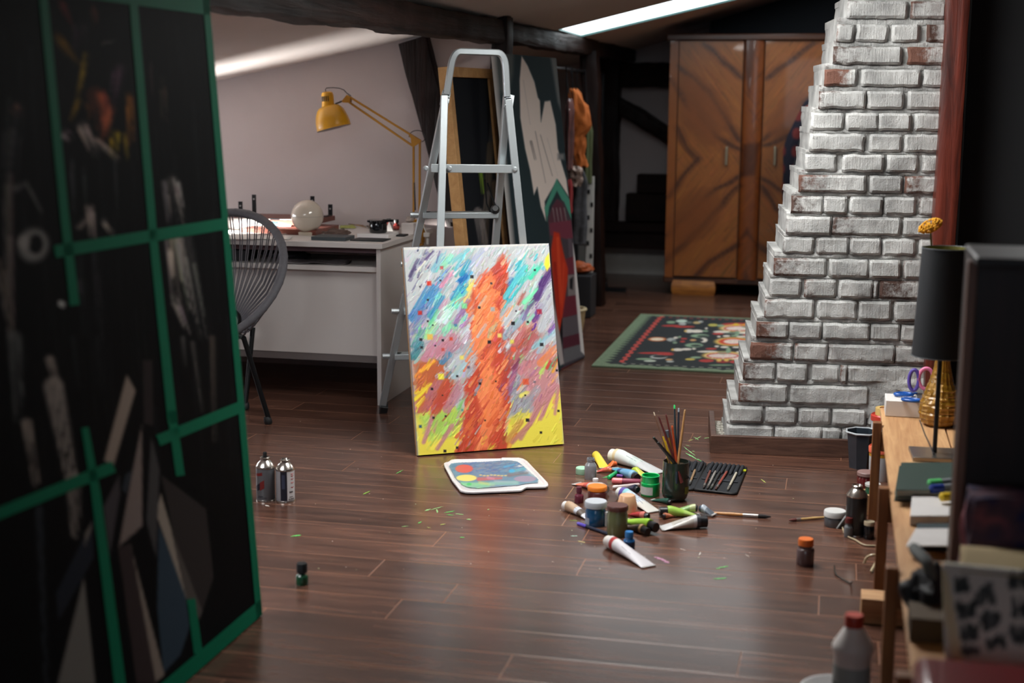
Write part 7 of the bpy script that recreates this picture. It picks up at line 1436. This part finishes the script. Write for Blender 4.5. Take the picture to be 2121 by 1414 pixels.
def near_things():
    # bag, straps, boxes in the soft foreground
    a = Y(1868, 1190, 3.02); lump('camera_bag', 'black soft camera bag on the near part of the bench', 'bag', (.214, 2.95, BZ), (.05, .055, .105), M('black nylon bag', (20, 22, 27), .6, bump=.3), 11)
    cable('strap', 'grey fabric strap looping over the black camera bag', [Y(1893, 1135, 3.04), Y(1905, 1150, 2.98), Y(1922, 1170, 2.94), Y(1928, 1215, 2.93), Y(1930, 1260, 2.93), Y(1940, 1295, 2.94)], .013, M('grey webbing', (96, 100, 98), .8), 'strap')
    p = Y(1918, 1256, 2.90); lump('bag_highlight', 'small pale blue lump standing for the highlight on the camera bag', 'cloth', (p.x, 2.90, p.z-.012), (.016, .014, .022), M('pale blue highlight', (150, 176, 190), .8), 12)  # pale lump puts the bag's highlight into shape and colour
    p0, p1 = Y(1886, 1280, 2.80), Y(1962, 1366, 2.80); tag(obj('cardboard_box', MB().box(((p0.x+p1.x)/2, 2.85, (p0.z+BZ)/2+.001), (p1.x-p0.x, .1, p0.z-BZ)), M('brown card', (86, 70, 52), .8), bevel=.002), 'brown cardboard box beside the newspaper print bag', 'box')
    # printed paper bag
    g = thing('paper_bag', 'cream paper bag printed with rows of dark pictures, right foreground', 'bag', (.42, 2.66, BZ)); q0, q1 = Y(1980, 1366, 2.6), Y(1950, 1196, 2.66); x0 = q1.x+.012; z0, z1 = BZ+.002, Y(2050, 1186, 2.63).z; f0 = Vector((x0, 2.555, z0)); u = Vector((.40, -.02, 0)); v = Vector((-.012, .11, z1-z0))
    p = Paint(surf(f0, u, v, 110, 70), (222, 218, 206)); rng = np.random.default_rng(9)
    for (x, y, w_, h_) in ((1992, 1212, 26, 30), (2040, 1236, 40, 38), (2110, 1205, 40, 34), (2000, 1268, 40, 36), (2050, 1288, 38, 36), (2115, 1262, 40, 34), (2008, 1312, 34, 32), (2062, 1332, 40, 24), (2110, 1318, 36, 34), (2010, 1348, 40, 18)):
        for k in range(28): xx = x+rng.uniform(-.5, .5)*w_; yy = y+rng.uniform(-.2, .5)*h_; gcol = rng.uniform(30, 110); p.stroke((xx, yy), (xx+rng.uniform(-3, 3), yy-rng.uniform(.2, .7)*h_), rng.uniform(4, 9), (gcol, gcol+6, gcol+4), 1.5, .8, .2)
    p.stroke((1952, 1190), (1984, 1370), 22, (226, 210, 166), 2, .9)
    p.mesh('printed_front', MA('newsprint bag', .8), g, thick=(0, .012, 0), sides=(170, 160, 130))
    t0, t1 = z1, Y(2060, 1142, 2.72).z; obj('kraft_top', MB().poly([(x0+.02, 2.655, z1-.01), (x0+.40, 2.63, z1-.01), (x0+.40, 2.70, t1), (x0+.035, 2.72, t1)], (0, .012, 0)), M('kraft paper', (190, 168, 126), .8), g)
    obj('bag_back', MB().box((x0+.22, 2.76, (z0+z1)/2), (.38, .06, z1-z0)), M('kraft paper', (190, 168, 126), .8), g)
    # red case under the front edge
    rz = Y(2000, 1378, 2.40).z; tag(obj('red_case', MB().box((.47, 2.33, rz/2+.0), (.62, .22, rz)), M('red vinyl', (120, 22, 26), .35, coat=.3), bevel=.02), 'dark red case at the very bottom right corner', 'case')
    # dark wooden cabinet with floral cloth
    xe = Y(1999, 700, 3.0).x; zt = Y(2010, 536, 3.0).z; k = thing('small_cabinet', 'dark brown wooden cabinet with a paler front edge at the right margin', 'cabinet', (xe+.22, 3.15, BZ))
    obj('body', MB().box((xe+.225, 3.12, (zt+BZ)/2), (.43, .24, zt-BZ-.002)), wood('very dark wood', (26, 17, 15), (48, 30, 26), .5, (14, 14, 1.2), .1), k, bevel=.004); obj('front_edge', MB().box((xe+.006, 3.0, (zt+BZ)/2), (.020, .022, zt-BZ-.004)), wood('mid brown edge', (120, 86, 72), (160, 122, 104), .5, (14, 14, 1.2), .1), k, bevel=.004)
    obj('moulding', MB().box((xe+.225, 3.0, zt+.008), (.45, .27, .018)), M('dark moulding', (26, 22, 24), .5), k, bevel=.004)
    z0_, z1_ = BZ+.005, Y(2060, 994, 2.92).z; fm, nt, b_ = new_mat('floral cloth'); L = nt.links.new; tc = N(nt, 'ShaderNodeTexCoord'); nz = N(nt, 'ShaderNodeTexNoise', Scale=13.0, Detail=2.0); L(tc.outputs['Object'], nz.inputs['Vector']); rp = N(nt, 'ShaderNodeValToRGB'); rp.color_ramp.interpolation = 'EASE'
    rp.color_ramp.elements[0].color = lin((30, 40, 84))+(1,); rp.color_ramp.elements[0].position = .36; rp.color_ramp.elements[1].color = lin((150, 84, 92))+(1,); rp.color_ramp.elements[1].position = .66; e = rp.color_ramp.elements.new(.48); e.color = lin((82, 60, 76))+(1,); L(nz.outputs[0], rp.inputs[0]); L(rp.outputs[0], b_.inputs['Base Color']); b_.inputs['Roughness'].default_value = .9
    mb = MB(); bmesh.ops.create_cube(mb.bm, size=1.0); bmesh.ops.subdivide_edges(mb.bm, edges=mb.bm.edges[:], cuts=14, use_grid_fill=True)
    for w_ in mb.bm.verts: c_ = w_.co.copy(); e_ = max(abs(c_.x), abs(c_.y), abs(c_.z)); s_ = 1-.10*(Vector((c_.x, c_.y, c_.z)).length/.5-1)**2*1.0; nn = noise.noise(c_*5)*.018; w_.co = Vector((c_.x*.40*s_, c_.y*.13*s_, c_.z*(z1_-z0_)*s_*.88))+c_.normalized()*nn
    o = obj('floral_cushion', mb, fm); o.location = (xe+.215, 2.915, (z0_+z1_)/2); tag(o, 'pink and blue floral cushion in front of the dark cabinet', 'cushion')
near_things()
def white_bottle():
    p = Z(1770, 1272, .262); c = Vector((p.x, p.y, 0)); r = thing('plastic_bottle', 'white plastic bottle with a red screw cap in the near right corner', 'bottle', c); T = Matrix.Translation(c); R_ = .0435
    obj('body', MB().lathe([(0, 0), (R_*.94, 0), (R_*.96, .006), (R_*.92, .15), (R_*.93, .166), (R_*1.04, .182), (R_*1.05, .188), (R_*.98, .196), (R_*.56, .226), (R_*.48, .232), (R_*.46, .238), (0, .238)], 36, T), M('white hdpe', (238, 232, 226), .4), r)
    obj('label', MB().lathe([(R_*.965, .03), (R_*.945, .148)], 36, T), M('grey teal label', (170, 182, 180), .5), r); obj('label_stripe', MB().lathe([(R_*.957, .104), (R_*.956, .109)], 36, T), M('dark teal ink', (40, 60, 64), .5), r)
    cp = MB().lathe([(0, .234), (R_*.47, .234), (R_*.48, .258), (R_*.43, .262), (0, .262)], 36, T); obj('cap', cp, M('red cap', (190, 66, 48), .4), r)
white_bottle()
c = Z(1735, 1452, 0); tag(obj('white_dish', MB().lathe([(0, .0), (.05, 0), (.085, .028), (.088, .03), (.083, .03), (.05, .004), (0, .004)], 36, Matrix.Translation(c)), M('white enamel dish', (216, 216, 216), .3)), 'white dish whose rim just shows at the bottom edge', 'dish')
# ------------------------------------------------------------------ camera, world and view
cam = bpy.data.objects.new('camera', bpy.data.cameras.new('camera')); COL.objects.link(cam)
m = Matrix((RR, UU, -FW)).transposed().to_4x4(); m.translation = EYE; cam.matrix_world = m
cam.data.sensor_width = 36.0; cam.data.lens = F*36.0/2121.0; cam.data.clip_start = .05; cam.data.clip_end = 60
cam.data.dof.use_dof = True; cam.data.dof.focus_distance = 5.55; cam.data.dof.aperture_fstop = 2.0
SC.camera = cam
w = bpy.data.worlds.new('world'); SC.world = w; w.use_nodes = True
w.node_tree.nodes['Background'].inputs[0].default_value = (.35, .5, .7, 1); w.node_tree.nodes['Background'].inputs[1].default_value = .02
vs = SC.view_settings; vs.view_transform = 'Standard'; vs.look = 'None'; vs.gamma = 1.0; vs.use_curve_mapping = False; vs.exposure = 0.0
SC.cycles.use_denoising = True; SC.cycles.max_bounces = 8; SC.cycles.diffuse_bounces = 4; SC.cycles.glossy_bounces = 4; SC.cycles.sample_clamp_indirect = 6.0
SC.cycles.caustics_reflective = False; SC.cycles.caustics_refractive = False
